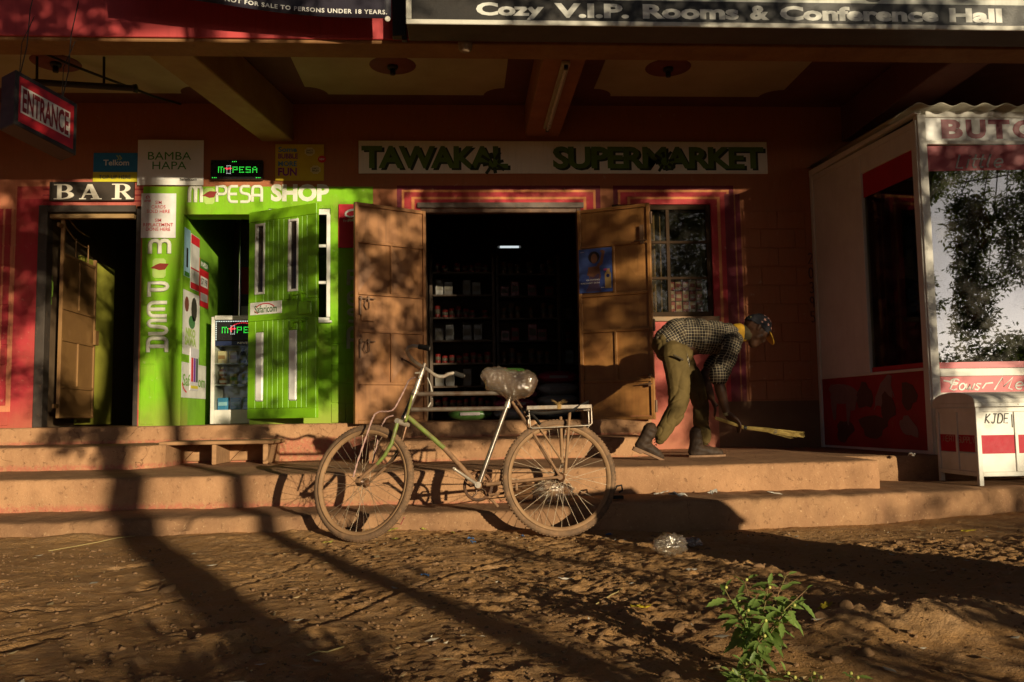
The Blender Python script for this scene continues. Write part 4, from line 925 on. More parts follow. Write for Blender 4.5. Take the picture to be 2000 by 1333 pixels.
# ================================================================== CANOPY FITTINGS
# unlit tube on the right cross beam
t_ = thing('tube_fixture', 'unlit fluorescent tube fixed under the right canopy beam', 'lamp', (.88, -1.2, 3.63))
m_fix = M('fixture_cream', (.50, .44, .32), rough=.5, dust=.1)
MB().box(.86, .93, -2.0, -.35, 3.628, 3.659).build('batten', m_fix, t_, .004)
MB().tube([(.895, -1.95, 3.606), (.895, -.40, 3.606)], .013, 10).build('tube', flat('tube_off', (.62, .60, .52), .3), t_)
b_ = MB(); b_.box(.88, .91, -1.99, -1.955, 3.592, 3.6275); b_.box(.88, .91, -.395, -.36, 3.592, 3.6275); b_.build('end_cap', m_black, t_)
# black pipe hung under the left bay
t_ = thing('hanging_pipe', 'black metal pipe hung below the left canopy ceiling on short rods', 'pipe', (-3.25, -1.2, 3.70))
MB().tube([(-3.78, -1.2, 3.755), (-2.87, -1.2, 3.70)], .028, 10).build('pipe', m_black, t_)
MB().lathe([(.035, 0), (.04, .03)], 12, (-2.885, -1.2, 3.70), 'x').build('end_cap', m_black, t_)
for x in (-3.72, -3.14): MB().tube([(x, -1.2, 3.757-.06*(x+3.78)/.91*1.0), (x-.01, -1.19, 3.99)], .012, 8).build('rod', m_black, t_)
t_ = thing('thin_conduit', 'thin dark conduit slanting along the left canopy ceiling', 'pipe', (-3.1, -.8, 3.9))
MB().tube([(-3.63, -1.3, 3.98), (-3.45, -1.15, 3.93), (-2.95, -.45, 3.9), (-2.80, -.15, 3.94)], .012, 6).build('pipe', m_black, t_)
# entrance light box on wires
a0, a1 = Vector((-2.985, -3.0, 2.945)), Vector((-2.735, -2.70, 2.835))
u = (a1-a0); L_ = u.length; u.normalize(); v = Vector((0,0,1))
Me = frame(a0 - v*.175, u, v)
t_ = thing('entrance_sign', 'hanging light box reading ENTRANCE in red at the upper left', 'sign', (-2.86, -2.85, 2.72))
MB(Me).box(-.02, L_+.02, .0, .22, -.015, .365).build('box_case', M('lightbox_black', (.03, .022, .018), rough=.5, dust=.1), t_, .006)
MB(Me).box(.008, L_-.008, -.004, -.0006, .018, .332).build('red_face', M('lightbox_red', (.48, .015, .02), rough=.35, bump=.03, dust=.05), t_)
MB(Me).box(.02, L_-.035, -.006, -.0042, .085, .272).build('white_face', M('lightbox_white', (.72, .68, .60), rough=.35, bump=.03), t_)
lettering('ENTRANCE', flat('entrance_print', (.22, .012, .016)), t_, Me, .032, L_-.045, .095, .262, .03, y=-.0062, depth=.0008)
b_ = MB()
for pa in (Me @ Vector((.05, .1, .365)), Me @ Vector((L_-.05, .1, .365))):
    b_.tube([pa, pa+Vector((.02, .05, .25)), pa+Vector((.0, .12, .55)), pa+Vector((.03, .2, .95))], .004, 5); b_.tube([pa, pa+Vector((-.02, .06, .28)), pa+Vector((.03, .12, .5))], .003, 5)
b_.build('hanging_wire', m_black, t_)
# long roof sign
m_alu = M('sign_alu', (.62, .58, .50), rough=.45, dust=.15)
t_ = thing('lodging_sign', 'long black roof sign advertising Cozy V.I.P. Rooms & Conference Hall', 'sign', (2.2, -2.8, 3.545))
MB().box(-.36, 5.6, -2.885, -2.60, 3.548, 4.6).build('sign_case', M('case_dark', (.10, .085, .07), rough=.6, dust=.15, streak=.4), t_, .004)
MB().box(-.325, 5.57, -2.890, -2.8855, 3.582, 3.742).build('black_band', M('band_black', (.020, .018, .017), (.032, .026, .022), rough=.35, streak=.3, dust=.08), t_)
MB().box(-.325, 5.57, -2.890, -2.8855, 3.7425, 4.55).build('white_band', M('band_white', (.60, .60, .52), (.52, .52, .45), rough=.4, streak=.35), t_)
b_ = MB(); b_.box(-.365, 5.6, -2.90, -2.8858, 3.545, 3.581); b_.box(-.365, -.326, -2.90, -2.8858, 3.5815, 4.6); b_.build('edge_trim', m_alu, t_, .004)
wt = M('sign_white', (.74, .72, .66), rough=.4, dust=.05)
for s_, xa_, xb_, za, zb in (('Cozy', 930, 1062, 6, 40), ('V.I.P.', 1083, 1228, 10, 39), ('Rooms', 1256, 1442, 13, 44), ('&', 1465, 1502, 17, 46), ('Conference', 1524, 1832, 17, 47), ('Hall', 1855, 1956, 20, 49)):
    q0, q1 = ony(xa_, zb, -2.89), ony(xb_, za, -2.89)
    lettering(s_, wt, t_, I, q0.x, q1.x, 3.605 if s_ != 'Cozy' else 3.588, 3.715, .045, y=-2.8905, depth=.001)
lettering('ford Bridge', flat('sign_grey', (.10, .10, .09)), t_, I, 2.1, 3.25, 3.752, 3.92, .04, y=-2.8905, depth=.001)
t_ = thing('sign_bracket', 'black vertical bracket between the banner and the roof sign', 'bracket', (-.42, -2.55, 3.56))
b_ = MB(); b_.box(-.485, -.385, -2.598, -2.52, 3.59, 4.8); b_.box(-.46, -.41, -2.52, -2.5005, 3.66, 3.72); b_.box(-.415, -.375, -2.585, -2.53, 3.565, 3.5895); b_.build('post', m_black, t_, .004)
t_ = thing('wall_spotlight', 'small dusty lamp under the roof sign', 'lamp', (.05, -2.56, 3.49))
MB().lathe([(.03, .0), (.05, .02), (.055, .08), (.02, .11)], 12, (.06, -2.545, 3.49)).build('lamp_head', M('dusty_lamp', (.3, .2, .12), dust=.4), t_)
# banner hanging left of it, slack cloth
t_ = thing('banner', 'slack black and orange cloth banner warning NOT FOR SALE TO PERSONS UNDER 18 YEARS', 'banner', (-1.5, -2.75, 3.56))
b_ = MB(); b_.smooth = True; nxb, nzb = 40, 14; V = []
x0, x1 = -2.45, -.475
for j in range(nzb):
    for i in range(nxb):
        f = i/(nxb-1); g = j/(nzb-1); x = x0+(x1-x0)*f
        zb = 3.795 - .18*f - .015*math.sin(math.pi*f); V.append((x, -2.80-.035*math.sin(f*7+g*2)-.03*g, zb+g*.9))
b_.add(V, [(j*nxb+i, j*nxb+i+1, (j+1)*nxb+i+1, (j+1)*nxb+i) for j in range(nzb-1) for i in range(nxb-1)])
b_.m = [0 if f_ < nxb-1 or f_ < 2*(nxb-1) else 1 for f_ in range(len(b_.f))]
bo = b_.build('cloth', [M('banner_black', (.022, .017, .03), rough=.55), M('banner_orange', (.62, .22, .08), rough=.5)], t_)
so = bo.modifiers.new('thick', 'SOLIDIFY'); so.thickness = .003
txt = 'NOT FOR SALE TO PERSONS UNDER 18 YEARS.'
me_ = text_raw(txt, .02, spacing=1.15); co = np.array([v_.co[:] for v_ in me_.vertices]); lo, hi = co.min(0), co.max(0)
for v_, p_ in zip(me_.vertices, co):
    f = .40+.585*(p_[0]-lo[0])/(hi[0]-lo[0]); x = x0+(x1-x0)*f; g = (.028+.032*(p_[1]-lo[1])/(hi[1]-lo[1]))/.9
    zb = 3.795 - .18*f - .015*math.sin(math.pi*f); v_.co = (x, -2.804-.035*math.sin(f*7+g*2)-.03*g-.001*p_[2], zb+g*.9)
me_.materials.clear(); me_.materials.append(m_txtw); me_.name = 'lettering'; c_ = Vector((-1, -2.8, 3.65))
for v_ in me_.vertices: v_.co -= c_
link('lettering', me_, c_, t_)
MB().lathe([(.012, -2.845), (.02, -2.846), (.02, -2.835)], 10, (-.50, 0, 3.605), 'y').build('eyelet', m_alu, t_)

# ================================================================== BUTCHERY KIOSK
kx, ky = 3.93, -1.83
ks = thing('butchery_kiosk', 'white and red butchery kiosk with glass front under a wavy sheet roof', 'kiosk', (4.8, -.9, .37))
us = Vector((3.93-3.735, -1.83-.0, 0)); Ls = us.length; Mk = frame((3.735, -.005, 0), us, (0,0,1))   # left side wall, x runs toward the front
m_kw = M('kiosk_white', (.74, .70, .63), (.64, .60, .53), scale=3, rough=.5, dust=.1, bump=.08, streak=.12)
m_kred = M('kiosk_red', (.46, .012, .028), (.38, .01, .02), scale=3, rough=.42, bump=.06, dust=.06)
m_kred2 = M('kiosk_red_worn', (.36, .02, .022), (.26, .015, .015), scale=3, rough=.6, dust=.25)
d = MB(Mk); H0 = .37
d.box(0, .055, -.012, .05, H0, 3.23); d.box(Ls-.075, Ls, -.012, .05, H0, 3.23)
d.box(.055, Ls-.075, -.006, .045, 1.075, 1.10); d.box(.055, Ls-.075, -.006, .045, 3.17, 3.23); d.box(.055, .93, 0, .04, 1.1, 3.17)
d.box(.93, .965, -.01, .045, 1.10, 3.17); d.box(.965, Ls-.075, -.004, .042, 2.995, 3.17); d.box(.055, Ls-.075, .006, .045, H0+.0, H0+.03)
d.build('side_wall', m_kw, ks, .004)
MB(Mk).box(.0555, Ls-.0755, .004, .045, H0+.031, 1.0745).build('red_dado', m_kred2, ks)
MB(Mk).box(.966, Ls-.076, .012, .018, 2.765, 2.994).build('red_band', m_kred, ks); MB(Mk).box(.966, Ls-.076, .012, .018, 1.101, 1.145).build('red_band', m_kred, ks)
MB(Mk).box(.966, Ls-.076, .022, .027, 1.101, 2.994).build('pane', glass('side_pane', (.8, .78, .72), .0, .02, .05), ks)
# painted animals and cuts on the red dado
m_an, m_an2, m_an3 = flat('animal_paint', (.22, .13, .12)), flat('animal_brown', (.10, .04, .03)), flat('animal_pale', (.26, .16, .15))
def blob(x, z, rx, rz, mt, y=.0035, rot=0, k=14, ph=0):
    P = []
    for i in range(k):
        a = 2*math.pi*i/k; r = 1+.16*math.sin(3*a+ph)+.1*math.sin(5*a+2*ph)
        px_, pz = rx*r*math.cos(a), rz*r*math.sin(a); P.append((x+px_*math.cos(rot)-pz*math.sin(rot), z+px_*math.sin(rot)+pz*math.cos(rot)))
    MB(Mk).prism(P, y-.003, y).build('painted_animal', mt, ks)
blob(.42, .92, .25, .10, m_an, ph=1); blob(.62, .83, .09, .07, m_an, .0030, .8, ph=2); blob(.27, .78, .05, .12, m_an, .0026); blob(.53, .74, .035, .13, m_an, .0022, ph=1)
blob(.83, .88, .14, .12, m_an2, ph=3); blob(1.16, .90, .17, .11, m_an3, .0034, .9, ph=.5); blob(1.20, .77, .11, .13, m_an2, .0030, ph=2); blob(1.52, .87, .11, .12, m_an2, ph=1.4)
blob(1.50, .60, .14, .075, m_an3, .003, -.4, ph=2.2); blob(.95, .60, .22, .11, m_an2, ph=.2); blob(.45, .55, .16, .10, m_an2, .003, .3, ph=2)
for ln in (arc(1.19, .80, .13, .17, 150, 20, 8), arc(1.5, .60, .12, .05, 180, 360, 6), arc(1.5, .575, .10, .045, 180, 360, 6), [(.98, .75), (1.08, .86)], arc(.36, .92, .2, .09, 120, 10, 6)): strokes('painted_line', [ln], .012, m_an3, ks, Mk, .0005)
# front
Mf = frame((kx, ky, 0), (1, .0, 0), (0,0,1)); Wf = 2.2
d = MB(Mf)
d.box(.0005, .075, -.022, .05, H0, 3.27); d.box(.0755, Wf, -.018, .05, 3.01, 3.045); d.box(.0755, Wf, -.018, .05, 3.245, 3.30); d.box(.0755, Wf, -.02, .06, 1.02, 1.085)
d.box(1.15, 1.21, -.0175, .05, 1.0855, 3.0095); d.box(.0755, Wf, -.016, .04, H0, .42)
d.box(.0755, Wf, -.008, .04, .4205, .868); d.box(.0755, Wf, -.014, .04, .8685, .885)
d.build('front_frame', m_kw, ks, .004)
MB(Mf).box(.076, Wf, -.006, .04, 3.0455, 3.2445).build('name_board', M('name_white', (.70, .67, .64), (.62, .6, .57), scale=5, rough=.3, bump=.05), ks)
m_but = M('butchery_red', (.27, .012, .028), (.22, .012, .025), scale=9, rough=.35)
q0, q1 = ony(1838, 265, ky), ony(1990, 230, ky)
MXl = Matrix.Identity(4)
def kx_(px, py=260): return ony(px, py, ky).x
for ch, a, e in (('B', 1838, 1880), ('U', 1886, 1925), ('T', 1930, 1972), ('C', 1977, 2022), ('H', 2030, 2068), ('E', 2076, 2108), ('R', 2116, 2152), ('Y', 2158, 2196)):
    lettering(ch, m_but, ks, I, kx_(a), kx_(e), 3.062, 3.232, .05, y=ky-.0065, depth=.0012)
MB(Mf).box(.076, Wf, -.006, .04, .8855, 1.0195).build('red_board', m_kred, ks)
m_script = M('script_white', (.74, .70, .64), rough=.45)
x0_, x1_ = kx_(1840, 755), kx_(2002, 755)
L = []
def put(g, xa_, xb_, za, zb, sl=.25):
    for ln in g: L.append([(xa_+(xb_-xa_)*p_[0]+sl*(p_[1])*(zb-za), za+(zb-za)*p_[1]) for p_ in ln])
u_ = (x1_-x0_)/10.0
put([arc(.55, .72, .45, .25, 20, 330, 10)+[(-.6, .85)], [(.5, .95), (.2, .1), (.6, 0), (.9, .1)]], x0_+.6*u_, x0_+1.8*u_, .905, 1.0)
put(GL['o'], x0_+1.9*u_, x0_+2.6*u_, .905, .99); put(GL['w'], x0_+2.7*u_, x0_+3.7*u_, .905, .985); put(GL['s'], x0_+3.8*u_, x0_+4.5*u_, .905, .985)
put([[(0, .1), (.3, .55), (1, .6)]], x0_+4.7*u_, x0_+5.9*u_, .905, 1.0)
put([[(0, 0), (.35, 1), (.5, .25), (.95, 1.0), (.8, .1), (1.05, 0)]], x0_+6.2*u_, x0_+8.3*u_, .903, 1.005); put(GL['e'], x0_+8.7*u_, x0_+9.6*u_, .905, 1.0); put(GL['a'], x0_+10*u_, x0_+10.8*u_, .905, 1.0); put(GL['t'], x0_+11*u_, x0_+11.8*u_, .905, 1.005)
strokes('lettering', L, .017, m_script, ks, I, ky-.0065)
# glass: two panes with red film bands, and the "Little" lettering
m_kglass = glass('kiosk_glass', (.5, .48, .43), .17, .012, .24)
m_film = M('red_film', (.32, .022, .032), (.26, .018, .026), scale=7, rough=.45, bump=.02, spec=.3)
Mg_ = frame((kx+.08, ky+.03, 0), (1, -.072, 0), (0,0,1))
for x0, x1 in ((.0, 1.065), (1.135, 2.1)):
    MB(Mg_).box(x0, x1, 0, .005, 1.0865, 3.008).build('pane', m_kglass, ks)
    MB(Mg_).box(x0+.001, x1-.001, -.002, -.0004, 2.785, 3.006).build('red_band', m_film, ks); MB(Mg_).box(x0+.001, x1-.001, -.002, -.0004, 1.088, 1.14).build('red_band', m_kred, ks)
L = []; xs_ = kx_(1868, 312)-kx-.08; ue = (kx_(1956, 312)-kx_(1868, 312))/5.2
for ch, a, e in (('L', 0, .8), ('i', .95, 1.4), ('t', 1.5, 2.2), ('t', 2.3, 3.0), ('l', 3.1, 3.8), ('e', 4.1, 5.0)):
    put(GL[ch], xs_+a*ue, xs_+e*ue, 2.81, 2.925, .3)
strokes('lettering', L, .017, flat('film_grey', (.36, .33, .33)), ks, Mg_, -.0035)
# inside: counter, back wall, hanging meat, yellow strip, chopping block
d = MB(); d.box(3.95, 6.1, -.06, -.02, .37, 3.2); d.box(6.1, 6.14, -1.8, 0, .37, 3.2); d.box(4.0, 6.1, -1.7, -.06, 3.20, 3.24); d.build('inner_wall', M('kiosk_inner', (.30, .27, .22)), ks)
MB().box(3.99, 6.09, -1.55, -.62, 1.0, 1.06).build('counter', flat('counter_steel', (.4, .4, .4), .3, .8), ks, .006)
fx = thing('chopping_block', 'sunlit wooden chopping block standing in the kiosk side window', 'block', (4.05, -1.1, 1.06))
MB().prism([(4.0, 1.0605), (4.23, 1.0605), (4.22, 1.42), (4.17, 1.45), (4.13, 1.43), (4.08, 1.47), (4.03, 1.44)], -1.35, -1.2).build('block_body', M('block_wood', (.42, .26, .09), (.28, .16, .05), scale=4, stretch=(6, 6, .6), dust=.05), fx, .008)
fy_ = thing('fly_strip', 'yellow sticky strip hanging inside the kiosk side window', 'strip', (4.1, -1.35, 2.1))
MB().tube([(4.1, -1.35, 3.19), (4.1, -1.35, 2.45), (4.108, -1.345, 2.2), (4.12, -1.34, 1.99)], [.004, .01, .014, .009], 6).build('strip', flat('sticky_yellow', (.50, .42, .02)), fy_)
m_meat = M('raw_meat', (.30, .035, .02), (.42, .12, .06), scale=14, rough=.35, bump=.3, bscale=40)
for i, (x, z, h) in enumerate(((4.45, 2.1, .45), (4.72, 2.2, .5), (4.62, 1.55, .4))):
    t_ = thing('meat_cut', ('small cut of meat hanging left behind the kiosk glass', 'longer cut of meat hanging right behind the kiosk glass', 'orange red cut of meat low behind the kiosk glass')[i], 'meat', (x, -1.35, z))
    b_ = MB(); b_.tube([(x, -1.35, z+h), (x+.02, -1.34, z+h*.8), (x-.01, -1.35, z+h*.5), (x+.02, -1.36, z+h*.2), (x, -1.35, z)], [.02, .07, .10, .085, .02], 10); b_.build('meat', m_meat, t_)
    MB().tube([(x, -1.35, z+h-.01), (x, -1.35, 3.2)], .004, 5).build('hook', m_black, t_)
# wavy roof sheets
b_ = MB(); b_.smooth = True; V = []; n = 110
for i in range(n):
    x = 3.70+2.5*i/(n-1); wv = .015*math.sin((x-3.7)*2*math.pi/.19)
    for y, z in ((-1.98, 3.315), (.0, 3.33)): V.append((x+(.14 if y < -1 else 0), y, z+wv)); V.append((x+(.14 if y < -1 else 0), y, z+wv-.008))
F = []
for i in range(n-1):
    o = i*4; F += [(o, o+4, o+6, o+2), (o+1, o+3, o+7, o+5), (o, o+1, o+5, o+4), (o+2, o+6, o+7, o+3)]
b_.add(V, F); b_.build('roof', M('roof_sheet', (.50, .46, .36), rough=.5, dust=.2), ks)
d = MB(); d.add([(3.725, 0, 3.231), (3.79, 0, 3.231), (3.96, -1.86, 3.272), (3.905, -1.86, 3.272), (3.725, 0, 3.30), (3.79, 0, 3.30), (3.96, -1.86, 3.29), (3.905, -1.86, 3.29)], [(0,1,2,3),(7,6,5,4),(0,4,5,1),(1,5,6,2),(2,6,7,3),(3,7,4,0)])
d.build('roof_edge', m_kw, ks)

# ================================================================== WHITE SUPPLY BOX IN FRONT OF THE KIOSK
bx = thing('supply_box', 'white metal box with a red band, marked KJDE and MEAT SUPPLY, beside the kiosk', 'box', (4.3, -2.25, .17))
X0, X1, Y0, Y1, Z0, Z1 = 3.885, 4.85, -2.53, -1.96, .235, .755
m_bw = M('box_white', (.76, .73, .66), (.66, .62, .54), scale=6, rough=.45, dust=.14, bump=.08)
m_br = M('box_red', (.42, .004, .022), (.36, .006, .02), scale=6, rough=.5, spec=.2)
d = MB()
for x in (X0, X1-.035):
    for y in (Y0, Y1-.035): d.box(x, x+.035, y, y+.035, .165, Z1)
for z in (Z0, Z1-.035): d.box(X0+.035, X1-.035, Y0+.001, Y0+.035, z, z+.034); d.box(X0+.035, X1-.035, Y1-.035, Y1-.001, z, z+.034); d.box(X0+.001, X0+.035, Y0+.035, Y1-.035, z, z+.034); d.box(X1-.035, X1-.001, Y0+.035, Y1-.035, z, z+.034)
for x in (X0+.30, X0+.62): d.box(x, x+.025, Y0+.002, Y0+.03, Z0+.0345, Z1-.0355)
d.box(X0+.002, X0+.03, (Y0+Y1)/2-.015, (Y0+Y1)/2+.015, Z0+.0345, Z1-.0355)
d.build('frame', m_bw, bx, .003)
def seg(fn):
    for z0, z1, mt in ((Z0+.0345, .405, m_bw), (.4055, .5445, m_br), (.545, Z1-.0355, m_bw)): fn(z0, z1, mt)
xs_ = [(X0+.036, X0+.2995), (X0+.3255, X0+.6195), (X0+.6455, X1-.036)]
for a, e in xs_: seg(lambda z0, z1, mt: MB().box(a, e, Y0+.012, Y0+.02, z0, z1).build('panel', mt, bx))
for a, e in ((Y0+.036, -2.2605), (-2.2295, Y1-.036)): seg(lambda z0, z1, mt: MB().box(X0+.012, X0+.02, a, e, z0+.02*(-2.0-a if z0 > .4 and z0 < .41 else 0), z1).build('panel', mt, bx))
MB().box(X0+.02, X1-.02, Y0+.021, Y1-.02, Z0+.01, Z0+.03).build('floor_plate', m_bw, bx)
d = MB(); d.box(X0-.012, X1+.012, Y0-.012, Y1+.012, Z1+.004, Z1+.035)
n = 12; yc, hw = (Y0+Y1)/2, (Y1-Y0)/2+.012
P = [(yc+hw*math.cos(R(a)), Z1+.0355+.085*math.sin(R(a))**.8) for a in np.linspace(0, 180, n+1)]
d.add([(X0-.011, y, z) for y, z in P]+[(X1+.011, y, z) for y, z in P], [tuple(range(n+1)), tuple(range(2*n+1, n, -1))]+[(i, i+1, n+2+i, n+1+i) for i in range(n)]+[(n, 0, n+1, 2*n+1)])
d.build('lid', m_bw, bx, .003)
b_ = MB()
for i in range(6): b_.lathe([(.006, Y0-.0125), (.004, Y0-.0155)], 8, (X0+.05+i*.14, 0, Z1+.02), 'y')
for i in range(5): b_.lathe([(.006, X0-.0125), (.004, X0-.0155)], 8, (0, Y0+.08+i*.1, Z1+.02), 'x')
stuff(b_.build('rivets', m_bw, bx))
m_ink = M('marker_ink', (.03, .028, .028), (.14, .13, .12), scale=40)
painted('KJD3', m_ink, bx, I, X0+.075, X0+.255, .635, .705, .010, .25, .15, [.8, .9, .9, .7], Y0+.0115, .1)
painted('I', m_ink, bx, I, X0+.278, X0+.298, .60, .70, .010, 0, 0, None, Y0+.0115, .1)
Ms = frame((X0+.012, Y1-.036, 0), (0, -1, 0), (0,0,1))
painted('MEAT', flat('stencil_pale', (.45, .22, .18)), bx, Ms, .04, .21, .49, .535, .010, .3, 0, None, -.0005, .1)
painted('SUPPLY', flat('stencil_pale2', (.45, .22, .18)), bx, Ms, .26, .48, .485, .53, .010, .3, 0, None, -.0005, .1)

# ================================================================== WOODEN STEP BOX
wb = thing('wooden_step', 'dusty open wooden step box standing on the platform below the green shop', 'step box', (-2.2, -.55, .35))
m_wd = M('dusty_wood', (.40, .22, .105), (.28, .15, .07), scale=5, rough=.85, dust=.4, stretch=(1, 4, 4))
d = MB()
xs_ = [(-2.70, -2.655), (-2.255, -2.215), (-1.80, -1.755)]
MB().box(-2.72, -1.70, -.86, -.29, .527, .558).build('top', m_wd, wb, .006)
for a, e in xs_:
    MB().box(a, e, -.84, -.30, .345, .5265).build('side', m_wd, wb, .006)
for a, e in ((-2.6545, -2.2555), (-2.2145, -1.8005)): MB().prism([(a, .36), (a, .526), (a+.16, .526)], -.36, -.31).build('gusset', m_wd, wb)
b_ = MB(); b_.box(-2.6545, -2.255, -.305, -.295, .36, .52); b_.box(-2.2145, -1.8005, -.305, -.295, .36, .52); b_.build('back', m_wd, wb)

# ================================================================== BICYCLE
bk = thing('bicycle', 'old dusty black and green roadster bicycle leaning at the steps', 'bicycle', (0, -3.53, 0))
m_rust = M('rusty_black_steel', (.045, .03, .022), (.17, .075, .032), scale=14, rough=.35, metal=.5, dust=.30, bump=.15, obj=False)
m_tube = M('worn_black_tube', (.17, .14, .11), (.09, .05, .03), scale=18, rough=.28, metal=.3, dust=.10, bump=.08, spec=.8)
m_dusty = M('dusty_steel', (.24, .13, .065), (.15, .08, .04), scale=16, rough=.7, dust=.5, bump=.2)
m_gpaint = M('green_bike_paint', (.17, .25, .04), (.13, .10, .045), scale=22, rough=.42, dust=.34)
m_bare = M('bare_steel', (.50, .44, .36), (.34, .24, .16), scale=20, rough=.32, metal=.4, dust=.18, bump=.1, spec=.8)
m_tyre = M('dusty_tyre', (.10, .062, .038), (.20, .115, .06), scale=9, rough=.9, dust=.45, bump=.3, bscale=120)
m_rim = M('dusty_rim', (.30, .175, .085), (.21, .115, .055), scale=12, rough=.7, dust=.45)
m_spoke = M('spoke_steel', (.42, .34, .24), (.24, .15, .09), scale=20, rough=.4, metal=.6, dust=.25, bump=0)
m_rub = M('black_rubber', (.018, .016, .015), (.028, .025, .021), rough=.75, dust=.06, spec=.12)
CR, CF = Vector((.604, -3.514, .358)), Vector((-.609, -3.473, .350))
def axes(yaw, lean):
    h = Vector((-math.cos(yaw), -math.sin(yaw), 0)); sd = Vector((math.sin(yaw), -math.cos(yaw), 0)); z = Vector((0, 0, 1))
    return h, z*math.cos(lean) - sd*math.sin(lean), sd*math.cos(lean) + z*math.sin(lean)
def wheel(c, yaw, lean, label):
    h, u, n = axes(yaw, lean); Mw = Matrix((-h, -n, u)).transposed().to_4x4(); Mw.translation = c      # local y = away from the camera
    N = 72
    def ring(b, prof):
        V = []; K = len(prof)
        for i in range(N):
            a = 2*math.pi*i/N
            for r, y in prof: V.append((r*math.cos(a), y, r*math.sin(a)))
        b.add(V, [(i*K+j, i*K+(j+1) % K, ((i+1) % N)*K+(j+1) % K, ((i+1) % N)*K+j) for i in range(N) for j in range(K)], True)
    b = MB(Mw); ring(b, [(.322, -.017), (.325, -.019), (.318, -.018), (.304, -.012), (.300, 0), (.304, .012), (.318, .018), (.325, .019), (.322, .017), (.312, 0)])
    rim = b.build('wheel', m_rim, bk); rim['label'] = label
    b = MB(Mw); ring(b, [(.339+.0215*math.cos(R(a)), .0205*math.sin(R(a))) for a in range(0, 360, 30)])
    for i in range(96):
        a0 = 2*math.pi*i/96; 
        for sgn in (-1, 1):
            a = a0 + (math.pi/96 if sgn > 0 else 0); ca, sa = math.cos(a), math.sin(a); ta = .006
            pts = []
            for r, y in ((.354, sgn*.013), (.3615, sgn*.009), (.3600, sgn*.0025), (.352, sgn*.018)):
                for s_ in (-1, 1): pts.append((r*ca - s_*ta*sa, y, r*sa + s_*ta*ca))
            b.add(pts, [(0,1,3,2), (2,3,5,4), (0,2,4,6), (1,7,5,3), (6,7,1,0)], False)
    b.build('tyre', m_tyre, rim)
    b = MB(Mw)
    for i in range(36):
        a = 2*math.pi*i/36; s_ = -1 if i % 2 else 1; off = R(62)*(1 if (i//2) % 2 else -1)
        p0 = (.026*math.cos(a+off), s_*.032, .026*math.sin(a+off)); p1 = (.303*math.cos(a), s_*.004, .303*math.sin(a))
        b.tube([p0, p1], .00135, 5, False)
        b.tube([Vector(p1).lerp(Vector(p0), .05), p1], .0024, 5, False)
    b.build('spokes', m_spoke, rim)
    b = MB(Mw); b.lathe([(.008, -.062), (.010, -.05), (.012, -.04), (.030, -.036), (.030, -.031), (.016, -.026), (.016, .026), (.030, .031), (.030, .036), (.012, .04), (.010, .062)], 18, (0,0,0), 'y')
    b.build('hub', m_rust, rim)
    return rim, Mw, h, u, n
rwheel, MwR, hR, uR, nR = wheel(CR, R(5.5), R(6.3), 'rear wheel with dusty tyre')
fwheel, MwF, hF, uF, nF = wheel(CF, R(-28.6), R(13.0), 'front wheel turned toward the steps')
# frame plane
h = (CF-CR).normalized(); up = Vector((0, math.sin(R(7.5)), math.cos(R(7.5)))); up = (up - h*up.dot(h)).normalized(); nn = h.cross(up); nn = nn if nn.y < 0 else -nn
def B(px, py, off=0.0): return onpl(px, py, CR + nn*off, nn)
bb = B(934, 949); hdT, hdB = B(812, 763), B(789, 819)
f_ = MB()
f_.tube([hdT, hdB], .0185, 14)
sc_ = B(994, 782)
f_.tube([B(816, 770), B(985, 768)], .0138, 12); f_.tube([B(803, 800.5), B(987, 798)], .0138, 12)
f_.tube([bb, B(963, 868), sc_, B(999, 768)], .0150, 12)
f_.build('frame', m_tube, bk)
f_ = MB(); f_.tube([B(797, 815), B(846, 857), B(870, 878)], .0158, 12); f_.build('frame_tube', m_gpaint, bk)['label'] = 'down tube with flaking green paint'
f_ = MB(); f_.tube([B(868, 876), bb], .0162, 12)
for sgn in (1, -1):
    o = sgn*.045
    f_.tube([B(950, 947, 0)+nn*sgn*.025, B(1000, 942)+nn*sgn*.036, CR+nn*sgn*.058], [.012, .011, .009], 10)
    f_.tube([B(1000, 786)+nn*sgn*.018, B(1030, 830)+nn*sgn*.034, CR+nn*sgn*.060+up*.004], [.009, .0085, .0085], 8)
Mb = Matrix((-h, -nn, up)).transposed().to_4x4(); Mb.translation = bb
c_ = MB(Mb); c_.lathe([(.022, -.036), (.024, -.03), (.024, .03), (.022, .036)], 16, (0,0,0), 'y'); f_.v += c_.v; o_ = len(f_.v)-len(c_.v); f_.f += [[i+o_ for i in q_] for q_ in c_.f]; f_.m += c_.m; f_.sm += c_.sm
f_.tube([CR+nn*.063, CR+nn*.048], .018, 12); f_.tube([CR-nn*.063, CR-nn*.048], .018, 12)
f_.tube([B(1036, 842)+nn*.02, B(1036, 842)-nn*.02], .006, 8)
f_.build('frame_stays', m_dusty, bk)
# lugs
f_ = MB()
for a, e, r in ((hdT, hdT.lerp(hdB, .12), .022), (hdT.lerp(hdB, .9), hdB, .0225), (B(990, 797), B(993, 786), .019)): f_.tube([a, e], r, 14)
f_.build('lug', m_bare, bk)
